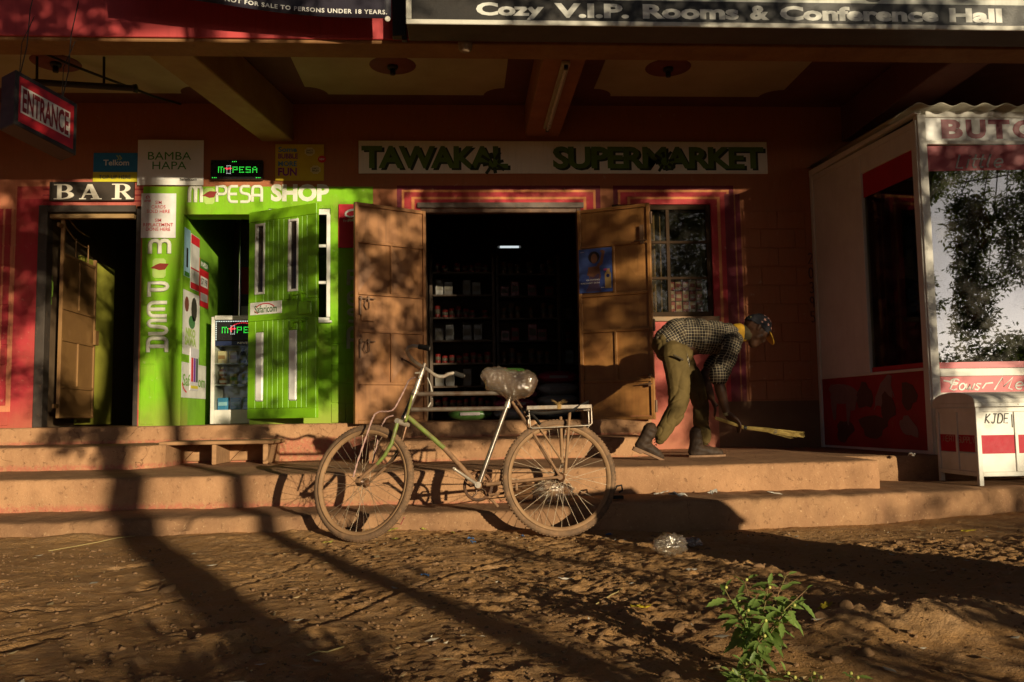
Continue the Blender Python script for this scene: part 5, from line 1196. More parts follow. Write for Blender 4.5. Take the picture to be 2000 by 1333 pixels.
# fork with raked blades
P0 = CF + nF*.05
leg = [onpl(px, py, P0, nF) for px, py in ((777, 823), (765, 866), (752, 889), (736, 907), (716, 924))] + [CF + nF*.052]
def split(path, mt1, mt2, shift, k_=4):
    p = [q_ + shift for q_ in path]
    b = MB(); b.tube(p[:k_], [.0125, .012, .0115, .011][:k_], 10); b.build('fork_blade', mt1, bk)
    b = MB(); b.tube(p[k_-1:], [.0112, .0105, .009], 10); b.tube([p[-1]-nF*.012, p[-1]+nF*.012], .014, 10); b.build('fork_blade', mt2, bk)
split(leg, m_gpaint, m_dusty, Vector()); split(leg, m_rust, m_dusty, -nF*.102)
b = MB(); b.tube([leg[0]+nF*.012, leg[0]-nF*.114], .017, 12); b.tube([leg[0]-nF*.05, hdB], .016, 12); b.build('fork_crown', m_bare, bk)
b = MB(); b.tube([onpl(787, 822, P0, nF)-nF*.03, B(806, 770)-up*.0], .009, 8); b.build('lamp_bracket', m_gpaint, bk)
# stem, handlebar, grips, levers
st = B(830, 710)
b = MB(); b.tube([hdT, hdT.lerp(st, .25), hdT.lerp(st, .5), hdT.lerp(st, .75), st], [.015, .0155, .013, .0165, .011], 12)
b.tube([hdT.lerp(st, .45)-h*.0+nn*.03, hdT.lerp(st, .45)-nn*.03], .007, 8); b.tube([hdT.lerp(st, .62)+h*.04+nn*.02, hdT.lerp(st, .66), hdT.lerp(st, .66)-nn*.03], .006, 8)
b.build('stem', m_bare, bk)
y0 = st.y
near = [(825, 717, -.02), (817, 712, -.06), (806, 704, -.12), (798, 694, -.17), (795, 685, -.20), (798, 679, -.215), (806, 676, -.225), (817, 677, -.23)]
far = [(826, 717, .02), (836, 723, .05), (846, 731, .09), (856, 736, .13), (866, 736, .17), (876, 731, .20), (886, 729, .215)]
pn = [ony(a, e, y0+q_) for a, e, q_ in near]; pf = [ony(a, e, y0+q_) for a, e, q_ in far]
b = MB(); b.tube(pn[::-1]+pf, .0115, 12); hb = b.build('handlebar', m_bare, bk)
for p_, e_ in ((pn, ony(839, 681, y0-.235)), (pf, ony(906, 735.5, y0+.24))):
    b = MB(); a_ = p_[-1]; b.tube([a_, a_.lerp(e_, .1), a_.lerp(e_, .9), e_], [.0155, .0165, .0165, .0155], 12); b.build('grip', m_rub, hb)
    b = MB(); d_ = (e_-a_).normalized(); b.tube([e_, e_+d_*.003], .012, 12); b.build('grip_end', m_bare, hb)
b = MB(); b.tube([ony(820, 722, y0-.03), ony(805, 712, y0-.12), ony(790, 704, y0-.18), ony(785, 702, y0-.2)], [.008, .007, .006, .009], 8); b.build('brake_lever', m_rust, hb)
b = MB(); b.tube([ony(835, 738, y0+.03), ony(841, 752, y0+.05), ony(844, 766, y0+.06), ony(844, 779, y0+.05)], .0035, 6); b.tube([ony(841, 787, y0+.04), ony(836, 796, y0+.02)], .0045, 6); b.build('brake_cable', M('white_cable', (.55, .5, .42), dust=.2), bk)
def cordpath(pts, off): return [onpl(px, py, CF+nF*off, nF) for px, py in pts]
def twist(path, r):
    b = MB(); P = []
    for i in range(len(path)-1):
        for j in range(8): P.append(path[i].lerp(path[i+1], j/8))
    P.append(path[-1])
    for ph in (0, math.pi):
        Q = []
        for i, p in enumerate(P):
            a = i*.9+ph; Q.append(p + nF*(r*.6*math.cos(a)) + Vector((.8, 0, .6))*(r*.6*math.sin(a)))
        b.tube(Q, r, 6)
    return b
m_cord = M('pink_cord', (.46, .26, .22), (.30, .20, .17), scale=60, rough=.8, dust=.25)
twist(cordpath([(811, 737), (803, 740), (798, 744), (786, 770), (772, 796), (766, 802), (758, 804), (741, 804), (732, 809), (726, 822), (712, 862), (698, 903), (690, 932)], .075), .0042).build('brake_cord', m_cord, bk)
twist(cordpath([(768, 812), (760, 814), (753, 818), (748, 828), (742, 842), (728, 905)], -.06), .004).build('brake_cord', m_cord, bk)
# cranks, chainring, chain
Mc = Matrix((-h, -nn, up)).transposed().to_4x4(); Mc.translation = bb
b = MB(Mc); y = .045; NT_ = 44
for i in range(NT_):
    a0, a1 = 2*math.pi*i/NT_, 2*math.pi*(i+1)/NT_; am = (a0+a1)/2
    V = []
    for r_, a in ((.076, a0), (.088, a0), (.0945, am), (.088, a1), (.076, a1)):
        V += [(r_*math.cos(a), y-.002, r_*math.sin(a)), (r_*math.cos(a), y+.002, r_*math.sin(a))]
    b.add(V, [(0,2,4,6,8), (9,7,5,3,1), (2,3,5,4), (4,5,7,6), (0,8,9,1)])
for i in range(5):
    a = 2*math.pi*i/5+.4; b.tube([(.02*math.cos(a), y, .02*math.sin(a)), (.05*math.cos(a+.25), y, .05*math.sin(a+.25)), (.078*math.cos(a), y, .078*math.sin(a))], .006, 6)
b.lathe([(.026, y-.004), (.026, y+.004)], 16, (0,0,0), 'y')
b.build('chainring', m_rust, bk)
for px, py, o, tip in ((887, 916, .062, 1), (972, 989, -.068, -1)):
    a_ = bb + nn*o; e_ = onpl(px, py, CR + nn*o, nn)
    b = MB(); b.tube([a_, a_.lerp(e_, .12), a_.lerp(e_, .9), e_], [.017, .011, .0085, .0125], 10); b.tube([a_-nn*.016, a_+nn*.012], .019, 14); b.tube([a_+nn*.0121, a_+nn*.016], .010, 10)
    b.tube([e_-nn*.01*tip, e_+nn*.055*tip], .0065, 8); b.build('crank', m_bare if o > 0 else m_dusty, bk)
b = MB(); th = [R(a) for a in range(60, 301, 12)]; sp = CR - nn*.045; cc = bb - nn*.045
P = [cc + (-h)*(.092*math.cos(a)) + up*(.092*math.sin(a)) for a in th] + [sp + (-h)*(.034*math.cos(a)) + up*(.034*math.sin(a)) - up*(.02 if i == 0 else 0) for i, a in enumerate(R(x) for x in range(-80, 81, 20))]
P2 = []
for i in range(len(P)):
    a_, e_ = P[i], P[(i+1) % len(P)]; k_ = max(1, int((e_-a_).length/.0127))
    sag = .012*(1 if i == len(th)-1 else 0)
    P2 += [a_.lerp(e_, j/k_) - up*sag*math.sin(math.pi*j/k_) for j in range(k_)]
for i in range(0, len(P2)):
    a_, e_ = P2[i], P2[(i+1) % len(P2)]; w_ = nn*(.0028 if i % 2 else .0042)
    for s_ in (-1, 1): b.tube([a_+w_*s_, e_+w_*s_], .0036, 4, True, False)
b.build('chain', m_rust, bk)
Ms_ = Matrix((-h, -nn, up)).transposed().to_4x4(); Ms_.translation = CR
b = MB(Ms_); b.lathe([(.033, .043), (.033, .047)], 18, (0,0,0), 'y'); b.build('sprocket', m_rust, bk)
b = MB(); b.tube([B(955, 967, -.02), B(990, 963, .0), B(1003, 962, .015)], .008, 8); b.tube([B(1008, 935, .02), B(1009, 958, .02)], .01, 8); b.build('stand_clamp', m_dusty, bk)
# saddle and its plastic cover
TOP = [(938.5, 735), (941, 726), (947, 721), (958, 719), (972, 719), (985, 719.5), (999, 725), (1012, 728.5), (1024, 727.5), (1035, 728), (1045, 734), (1050.5, 745)]
BOT = [(938.5, 736), (943, 741), (947, 744), (950, 757), (962, 762), (978, 771), (993, 779), (1003, 782), (1017, 776), (1031, 774), (1043, 764), (1050.5, 746)]
HW = [.012, .030, .038, .045, .052, .062, .075, .088, .098, .10, .085, .04]
def saddle(shr, wr, mt, name, par):
    b = MB(); b.smooth = True; V = []; n = 44; NL = 64; K = len(TOP)-1
    for s_ in range(NL):
        f = s_/(NL-1)*K; i0 = min(int(f), K-1); g = f-i0
        l2 = lambda A: (A[i0][0]*(1-g)+A[i0+1][0]*g, A[i0][1]*(1-g)+A[i0+1][1]*g)
        t_, o_ = B(*l2(TOP)), B(*l2(BOT)); hw = (HW[i0]*(1-g)+HW[i0+1]*g)*(1-shr*.3)
        c = (t_+o_)/2; hh = (t_-o_)/2*(1-shr)
        for j in range(n):
            a = 2*math.pi*j/n; ca, sa = math.cos(a), math.sin(a)
            p = c + hh*math.copysign(abs(sa)**.8, sa) + nn*(hw*math.copysign(abs(ca)**.8, ca))
            d_ = (p-c).normalized() if (p-c).length > 1e-4 else up
            if wr: a_, b2 = (p.x-p.z)*.7, (p.x+p.z)*.7; f1 = 1-abs(mnoise.noise(Vector((a_*6, p.y*9, b2*26))))*2.4; f2 = 1-abs(mnoise.noise(Vector((a_*11+4, p.y*20, b2*48))))*2.4; lowr = .85+.15*max(0, min(1, .5-(p-c).dot(up)/.05)); p = p + d_*wr*lowr*(1.1*max(0, f1)**3 + .5*max(0, f2)**3 - .2)
            V.append(p)
    b.add(V, [(i*n+j, i*n+(j+1) % n, (i+1)*n+(j+1) % n, (i+1)*n+j) for i in range(NL-1) for j in range(n)])
    return b.build(name, mt, par)
def plastic(name, tint, clear, dcol):
    mt = bpy.data.materials.new(name); mt.use_nodes = True; t = mt.node_tree; t.nodes.clear(); k = NT(t)
    tr = k.n('ShaderNodeBsdfTransparent'); tr.inputs[0].default_value = (*tint, 1)
    gl = k.n('ShaderNodeBsdfGlossy'); gl.inputs['Roughness'].default_value = .14; gl.inputs['Color'].default_value = (1, .97, .92, 1)
    df = k.n('ShaderNodeBsdfDiffuse'); df.inputs[0].default_value = (*dcol, 1); tl = k.n('ShaderNodeBsdfTranslucent'); tl.inputs[0].default_value = (*dcol, 1)
    bp = k.bump(k.math('ADD', k.noise(30, 4, .6, None, (1, 1, 2.2)), k.math('MULTIPLY', k.noise(90, 3, .6), .3)), .5, .02)
    for s_ in (gl, df, tl): k.put(s_.inputs['Normal'], bp)
    a = k.n('ShaderNodeMixShader'); a.inputs[0].default_value = .4; k.put(a.inputs[1], df.outputs[0]); k.put(a.inputs[2], tl.outputs[0])
    lw = k.n('ShaderNodeLayerWeight'); lw.inputs[0].default_value = .35; k.put(lw.inputs['Normal'], bp)
    e = k.n('ShaderNodeMixShader'); k.put(e.inputs[0], k.math('ADD', k.math('MULTIPLY', lw.outputs['Facing'], .4), .5)); k.put(e.inputs[1], a.outputs[0]); k.put(e.inputs[2], gl.outputs[0])
    g = k.n('ShaderNodeMixShader'); k.put(g.inputs[0], k.math('SUBTRACT', clear, k.math('MULTIPLY', lw.outputs['Facing'], .35), clamp=True)); k.put(g.inputs[1], e.outputs[0]); k.put(g.inputs[2], tr.outputs[0])
    o = k.n('ShaderNodeOutputMaterial'); k.put(o.inputs[0], g.outputs[0]); return mt
m_film_ = plastic('clear_plastic', (.92, .88, .82), .62, (.52, .42, .31))
sd_ = saddle(.17, 0, M('saddle_leather', (.20, .12, .065), (.13, .07, .04), scale=10, rough=.6), 'saddle', bk)
saddle(-.04, .011, m_film_, 'plastic_cover', sd_)['label'] = 'crumpled clear plastic bag wrapped over the saddle'
b = MB(); b.tube([B(1008, 780), B(1016, 792), B(1024, 804), B(1028, 815)], [.008, .009, .007, .007], 8); b.tube([B(1012, 790, -.05), B(1012, 790, .05)], .006, 8); b.build('saddle_clip', m_rust, bk)
# rear rack
rk = MB(); A_, E_ = B(1029, 799.5, .06), B(1156, 796.5, .06)
ux = (E_-A_).normalized(); Mr = Matrix((ux, -nn, nn.cross(ux) if nn.cross(ux).z > 0 else -nn.cross(ux))).transposed().to_4x4(); Mr.translation = A_; LR = (E_-A_).length
rk = MB(Mr)
rk.box(0, LR, -.004, .022, -.004, .020); rk.box(0, LR, .10, .126, -.004, .020)
for x in (0, LR*.33, LR*.66, LR-.02): rk.box(x, x+.02, .0225, .0995, .002, .016)
rr = rk.build('rear_rack', m_bare, bk, .002)
b = MB(Mr); loop = [(.012, -.012, -.008), (.018, -.014, -.115), (.03, -.014, -.122), (LR-.02, -.014, -.112), (LR-.006, -.014, -.10), (LR-.006, -.012, -.004)]
b.tube(loop, .0042, 8); b.tube([(x, .15, z) for x, y, z in loop], .0042, 8); b.build('wire_loop', m_bare, rr)
b = MB()
for a_, e_, r_ in (((1113, 801, .055), (1104, 925, .06), .0095), ((1113, 801, -.07), (1104, 925, -.06), .0095), ((1095, 815, .0), (1098, 905, .055), .010), ((1050, 830, .04), (1096, 898, .058), .007)): b.tube([B(*a_), B(*e_)], r_, 8)
b.build('rack_strut', m_rim, rr)
def strap(pts, w_, name):
    b = MB(); P = [B(*p_) for p_ in pts]; V = []
    for i, p in enumerate(P):
        d_ = (P[min(i+1, len(P)-1)]-P[max(i-1, 0)]).normalized(); s_ = (up*.8+nn*.6); s_ = (s_-d_*s_.dot(d_)).normalized(); q_ = d_.cross(s_)*.0015
        V += [p+s_*w_-q_, p-s_*w_-q_, p-s_*w_+q_, p+s_*w_+q_]
    b.add(V, [(i*4+j, i*4+(j+1) % 4, i*4+4+(j+1) % 4, i*4+4+j) for i in range(len(P)-1) for j in range(4)]+[(0,1,2,3), (len(V)-4, len(V)-1, len(V)-2, len(V)-3)], True)
    return b.build(name, m_rub, rr)
strap([(1027, 806, .065), (1045, 807, .075), (1062, 808, .078), (1085, 806, .078), (1105, 804, .074), (1120, 802, .068), (1132, 794, .06), (1142, 789, .05), (1150, 785, .04)], .011, 'rubber_strap')
strap([(1030, 807, .065), (1040, 812, .08), (1048, 820, .085), (1055, 830, .082)], .012, 'rubber_strap')
b = MB(Mr)
for i in range(26):
    x = .20+random.gauss(0, .012); a = random.uniform(0, 6.28); l_ = random.uniform(.015, .06)
    b.tube([(x, random.uniform(-.006, .03), .018), (x+l_*.4*math.cos(a), .005, .024+l_*.3), (x+l_*math.cos(a), -.01+.02*math.sin(a), .022+l_*random.uniform(.2, .7))], .0008, 4)
for i in range(5): b.tube([(.192+.005*i, -.0055, -.006), (.194+.005*i, -.0065, .022), (.194+.005*i, .024, .0225)], .0028, 5)
b.build('straw_binding', M('straw_twine', (.42, .26, .09), dust=.1), rr)

# ================================================================== PERSON SWEEPING
YM = -1.78
def J(px, py, dy=0.0): return ony(px, py, YM+dy)
def capsule_chain(b, pts, ky=1.0, n=14):
    """pts = [(pos, radius)]: tapered tube with round ends, squeezed by ky across the view"""
    P = [Vector(p) for p, r in pts]; r = [r for p, r in pts]
    d0, d1 = (P[0]-P[1]).normalized(), (P[-1]-P[-2]).normalized()
    path = [P[0]+d0*r[0]*.95, P[0]+d0*r[0]*.6]+P+[P[-1]+d1*r[-1]*.6, P[-1]+d1*r[-1]*.95]
    rad = [r[0]*.25, r[0]*.78]+r+[r[-1]*.78, r[-1]*.25]
    o = len(b.v); b.tube(path, rad, n)
    if ky != 1.0:
        # squeeze toward the chain's own depth
        m_ = len(path)
        for i in range(m_):
            for j in range(n): v_ = b.v[o+i*n+j]; v_.y = path[i].y + (v_.y-path[i].y)*ky
        for j in range(n): b.v[o+m_*n+j].y = b.v[o+j].y; b.v[o+m_*n+n+j].y = b.v[o+(m_-1)*n+j].y
def organic(name, mt, parent, chains, voxel, smooth=6, disp=None, keep=None, cat=None):
    b = MB()
    for ch in chains:
        ky = 1.0
        if isinstance(ch, tuple) and isinstance(ch[1], float): ch, ky = ch
        capsule_chain(b, ch, ky)
    me = bpy.data.meshes.new(name); me.from_pydata(b.v, [], b.f)
    bm = bmesh.new(); bm.from_mesh(me); bmesh.ops.recalc_face_normals(bm, faces=bm.faces); bm.to_mesh(me); bm.free()
    o = bpy.data.objects.new('tmp', me); COL.objects.link(o)
    r_ = o.modifiers.new('r', 'REMESH'); r_.mode = 'VOXEL'; r_.voxel_size = voxel
    s_ = o.modifiers.new('s', 'SMOOTH'); s_.factor = .5; s_.iterations = smooth
    dg = bpy.context.evaluated_depsgraph_get(); dg.update()
    out = bpy.data.meshes.new_from_object(o.evaluated_get(dg)); bpy.data.objects.remove(o)
    if disp or keep:
        bm = bmesh.new(); bm.from_mesh(out); bm.normal_update()
        if disp:
            mv = [(v_, v_.normal*disp(v_.co, v_.normal)) for v_ in bm.verts]
            for v_, d_ in mv: v_.co += d_
        if keep:
            bmesh.ops.delete(bm, geom=[v_ for v_ in bm.verts if not keep(v_.co)], context='VERTS')
        bm.to_mesh(out); bm.free()
    out.name = name; out.materials.clear(); out.materials.append(mt)
    out.polygons.foreach_set('use_smooth', [True]*len(out.polygons))
    co = np.empty(len(out.vertices)*3); out.vertices.foreach_get('co', co); co = co.reshape(-1, 3); c = (co.min(0)+co.max(0))/2
    out.vertices.foreach_set('co', (co-c).ravel()); out.update()
    return link(name, out, Vector(c), parent)
mn = lambda p, s: mnoise.noise(Vector(p)*s)
person = thing('person', 'person in a checked shirt and starred cap bending over to sweep with a straw broom', 'person', (1.75, YM, .38))
m_skin = M('dark_skin', (.075, .032, .016), (.05, .021, .011), scale=18, rough=.5, bump=.15, bscale=160, spec=.28)
DN, DF = -.13, .11          # depth offset of the near and far limbs
# skeleton
shN, elN, wrN = J(1430, 672, -.17), J(1403, 745, -.20), J(1419, 808, -.17)
shF, elF, wrF = J(1425, 672, .17), J(1374, 735, .12), J(1390, 778, .02)
neck0, neck1 = J(1432, 655), J(1457, 653)
hc = J(1477, 643); uh = Vector((.66, 0, .75)).normalized(); fh = Vector((.75, 0, -.66)).normalized()   # head up / facing
skin = []
skin.append([(neck0, .062), (neck1, .056), (hc-uh*.05-fh*.02, .055)])
skin.append([(hc-fh*.03, .088), (hc+fh*.028, .086)])
skin.append([(hc-uh*.045+fh*.03, .066), (hc-uh*.105+fh*.055, .046)])           # jaw
skin.append([(hc+uh*.005+fh*.085, .030), (hc-uh*.02+fh*.10, .018), (hc-uh*.043+fh*.112, .0155)])  # nose bridge and tip
skin.append([(hc-uh*.075+fh*.090, .020), (hc-uh*.090+fh*.088, .019)])          # lips
skin.append([(hc-uh*.118+fh*.075, .020), (hc-uh*.118+fh*.066, .024)])
for s_ in (-1, 1):
    skin.append([(hc+uh*.02+fh*.075+Vector((0, s_*.034, 0)), .020), (hc+uh*.018+fh*.07+Vector((0, s_*.058, 0)), .018)])  # brow
    skin.append([(hc-uh*.028+fh*.055+Vector((0, s_*.05, 0)), .026), (hc-uh*.06+fh*.04+Vector((0, s_*.045, 0)), .026)])   # cheek
    skin.append([(hc+uh*.012-fh*.012+Vector((0, s_*.088, 0)), .017), (hc-uh*.018-fh*.006+Vector((0, s_*.086, 0)), .013)])  # ear
for a, e, w_ in ((shN, elN, wrN), (shF, elF, wrF)):
    skin.append([(a, .058), (a.lerp(e, .5), .052), (e, .046), (e.lerp(w_, .28), .047), (e.lerp(w_, .7), .036), (w_, .0285)])
# torso and legs under the clothes keep the body one figure
pel = J(1311, 680); chest = J(1395, 662)
skin.append([(pel, .11), (pel.lerp(chest, .5), .10), (chest, .115), (neck0, .085)])
# near hand round the broom handle; palm, four fingers, thumb
BR0, BR1, BR2 = J(1401, 818, -.17), J(1455, 836, -.19), J(1568, 850, -.22)
bdir = (BR1-BR0).normalized()
def hand(wr, kn, across, curl, fdir, lens, th):
    L = []; pm = wr.lerp(kn, .5)
    for i in range(4):
        o = across*(i-1.5)*.0205
        L.append([(wr+o*.5, .019), (pm+o*.85, .0185), (kn+o, .0152)])
        a = kn+o; d_ = fdir
        P = [(a, .0122)]; l_ = lens[i]
        for s_, fr in ((0, .45), (1, .33), (2, .25)):
            d_ = (d_ + curl*(.75 if s_ else .35)).normalized(); a = a + d_*l_*fr; P.append((a, -.0012*s_+.0112))
        L.append(P)
    t0 = wr.lerp(kn, .3)+across*-.032; L.append([(wr+across*-.018, .016), (t0, .0145), (t0+th*.030+across*-.006, .0118), (t0+th*.054, .0098)])
    return L
kn = J(1438, 824, -.185)
skin += hand(wrN, kn, Vector((.15, -.75, .35)).normalized(), Vector((-.35, .15, -.75)), (kn-wrN).normalized(), (.078, .088, .085, .068), Vector((.75, -.15, -.6)).normalized())
knF = J(1396, 794, .0)
skin += hand(wrF, knF, Vector((.2, .9, .1)).normalized(), Vector((-.35, .1, -.4)), Vector((.25, .0, -.95)), (.07, .08, .078, .062), Vector((.6, -.3, -.7)).normalized())
body = organic('body', m_skin, person, skin, .0062, 4)
# eyes, mouth line
for s_ in (-1, 1):
    e_ = hc+uh*.002+fh*.078+Vector((0, s_*.036, 0)); b = MB(); b.lathe([(.003, -.011), (.009, -.007), (.0115, 0), (.009, .007), (.003, .011)], 12, e_, 'y'); b.build('eye', flat('eye_dark', (.10, .08, .07), .2), person)
# --- shirt
m_shirt, t, b = _new('checked_shirt'); k = NT(t)
pu = k.n('ShaderNodeAttribute', attribute_name='pu').outputs['Fac']; pv = k.n('ShaderNodeAttribute', attribute_name='pv').outputs['Fac']
def line(v, sp, wd): 
    f = k.math('ABSOLUTE', k.math('SUBTRACT', k.math('FRACT', k.math('DIVIDE', v, sp)), .5)); return k.ramp(f, wd, wd*.45)
l1 = k.math('MAXIMUM', line(pu, .023, .062), line(pv, .023, .062)); l2 = k.math('MULTIPLY', line(pu, .023, .062), line(pv, .023, .062))
big = k.math('MAXIMUM', k.math('LESS_THAN', k.math('FRACT', k.math('DIVIDE', pu, .104)), .5), k.math('LESS_THAN', k.math('FRACT', k.math('DIVIDE', pv, .104)), .5))
c = k.mix(big, (.075, .056, .040), (.034, .028, .026))
c = k.mix(k.math('MULTIPLY', l1, .75), c, (.60, .49, .31)); c = k.mix(l2, c, (.68, .60, .45))
k.put(b.inputs['Base Color'], c); b.inputs['Roughness'].default_value = .9; b.inputs['Specular IOR Level'].default_value = .1
k.put(b.inputs['Normal'], k.bump(k.noise(300, 2, .5), .15, .002))
axT = [J(1290, 672), J(1330, 652), J(1370, 652), J(1410, 657), J(1437, 657)]
tors = ([(J(1299, 668), .112), (J(1318, 655), .138), (J(1345, 654), .150), (J(1378, 659), .152), (J(1408, 660), .142), (J(1430, 657), .105), (J(1440, 655), .075)], 1.12)
tail = [(J(1312, 672, -.10), .075), (J(1326, 690, -.13), .062), (J(1338, 706, -.13), .045), (J(1345, 716, -.12), .022)]
yoke = [(shN, .078), (J(1428, 662), .10), (shF, .078)]
slN = [(shN, .082), (shN.lerp(elN, .35), .081), (shN.lerp(elN, .7), .077), (J(1404, 735, -.195), .072)]
slF = [(shF, .08), (shF.lerp(elF, .4), .074), (shF.lerp(elF, .75), .066)]
def shirt_d(p, n):
    q_ = p+Vector((11, 5, 2)); r1 = 1-abs(mn((q_.x*7+q_.z*9, q_.y*4, q_.z*5-q_.x*6), 1))*2.0; r2 = 1-abs(mn((q_.x*15+q_.z*12, q_.y*8, q_.z*12-q_.x*9), 1))*2.0
    return .010*mn((p.x*6, p.y*5, p.z*6), 1) - .013*max(0, r1)**4 - .006*max(0, r2)**5
sh = organic('shirt', m_shirt, person, [tors, tail, yoke, slN, slF], .0085, 5, shirt_d)
co = np.empty(len(sh.data.vertices)*3); sh.data.vertices.foreach_get('co', co); co = co.reshape(-1, 3) + np.array(sh.location + person.location)
def seguv(P, path, rad):
    best = np.full(len(P), 1e9); U = np.zeros(len(P)); V = np.zeros(len(P)); acc = 0
    for a, e in zip(path[:-1], path[1:]):
        a, e = np.array(a), np.array(e); d = e-a; L_ = np.linalg.norm(d); d = d/L_
        t_ = np.clip((P-a)@d, 0, L_); q_ = P-a-np.outer(t_, d); ds = np.linalg.norm(q_, axis=1)
        w_ = np.cross(d, [0, 1, 0]); w_ /= np.linalg.norm(w_); ang = np.arctan2(q_[:, 1], q_@w_)
        mk = ds < best; U[mk] = acc+((P-a)@d)[mk]; V[mk] = ang[mk]*rad; best[mk] = ds[mk]; acc += L_
    return best, U, V
dT, uT, vT = seguv(co, axT, .145); dA, uA, vA = seguv(co, [shN, elN], .078); dB, uB, vB = seguv(co, [shF, elF], .078)
PU, PV = uT.copy(), vT.copy()
def planar(path):
    a, e = np.array(path[0]), np.array(path[1]); d = (e-a)/np.linalg.norm(e-a); w_ = np.cross(d, [0, 1, 0]); w_ /= np.linalg.norm(w_); return (co-a)@w_ + .3*(co-a)[:, 1]
vA, vB = planar([shN, elN]), planar([shF, elF])
mk = (dA < .105) & (dA < dT*.95); PU[mk], PV[mk] = uA[mk], vA[mk]; mk = (dB < .10) & (dB < dT*.9); PU[mk], PV[mk] = uB[mk], vB[mk]
for nm, ar in (('pu', PU), ('pv', PV)):
    at = sh.data.attributes.new(nm, 'FLOAT', 'POINT'); at.data.foreach_set('value', ar.astype(np.float32))
# rolled cuff
def cuff_d(p, n): return .003*mn(p*40, 1.0)
cf = organic('shirt_cuff', m_shirt, person, [[(J(1405, 727, -.196), .077), (J(1403.5, 737, -.196), .078)]], .007, 2, cuff_d)
for nm, sc_ in (('pu', 'z'), ('pv', 'x')):
    at = cf.data.attributes.new(nm, 'FLOAT', 'POINT'); at.data.foreach_set('value', [getattr(v_.co, sc_) for v_ in cf.data.vertices])
# yellow collar of the shirt below, dark jacket collar
organic('collar', M('yellow_cloth', (.48, .27, .012), (.40, .21, .01), rough=.8), person, [([(J(1441, 650), .082), (J(1449, 652), .074)], 1.0)], .008, 3, lambda p, n: .004*mn(p*25, 1))
organic('collar', M('olive_cloth', (.05, .035, .012), rough=.85), person, [([(J(1450, 651), .075), (J(1456, 652), .068)], 1.0)], .008, 3, lambda p, n: .004*mn(p*25, 1))
# --- trousers
m_tr = M('khaki_trousers', (.125, .085, .030), (.085, .058, .020), scale=7, rough=.85, dust=.06, bump=.12, bscale=220, spec=.15)
legN = [(J(1315, 690, DN), .112), (J(1321, 722, DN), .104), (J(1325, 752, DN), .096), (J(1326, 780, DN), .091), (J(1317, 806, DN), .085), (J(1303, 830, DN), .077), (J(1293, 848, DN), .068), (J(1290, 856, DN), .058)]
legF = [(J(1322, 690, DF), .105), (J(1338, 718, DF), .10), (J(1356, 748, DF), .093), (J(1368, 776, DF), .084), (J(1369, 802, DF), .077), (J(1369, 828, DF), .074), (J(1374, 848, DF), .068), (J(1377, 860, DF), .058)]
hips = ([(J(1296, 672), .10), (J(1312, 685), .118), (J(1330, 692), .108)], 1.42)
seat = [(J(1303, 684, -.07), .105), (J(1303, 684, .07), .105)]
kz = {}
def crease(p, k1, pw, amp):
    r_ = 1-abs(mn((p.x*k1+p.z*k1*.45, p.y*k1*.55, p.z*k1*1.3-p.x*k1*.7), 1))*2.0
    return -amp*max(0.0, r_)**pw
def tr_d(p, n):
    zz = p.z; f1 = math.exp(-((zz-.83)/.10)**2)+1.1*math.exp(-((zz-.60)/.09)**2)
    return .010*mn((p.x*5, p.y*4, p.z*5), 1) + crease(p, 4.2, 4, .009+.006*f1) + crease(p+Vector((3, 1, 7)), 9, 5, .0025+.0055*f1)
organic('trousers', m_tr, person, [hips, seat, legN, legF], .0072, 6, tr_d)
# belt line pocket
organic('pocket_flap', M('pocket_dark', (.05, .034, .014)), person, [[(J(1316, 694, -.265), .008), (J(1333, 703, -.262), .010)]], .005, 2)
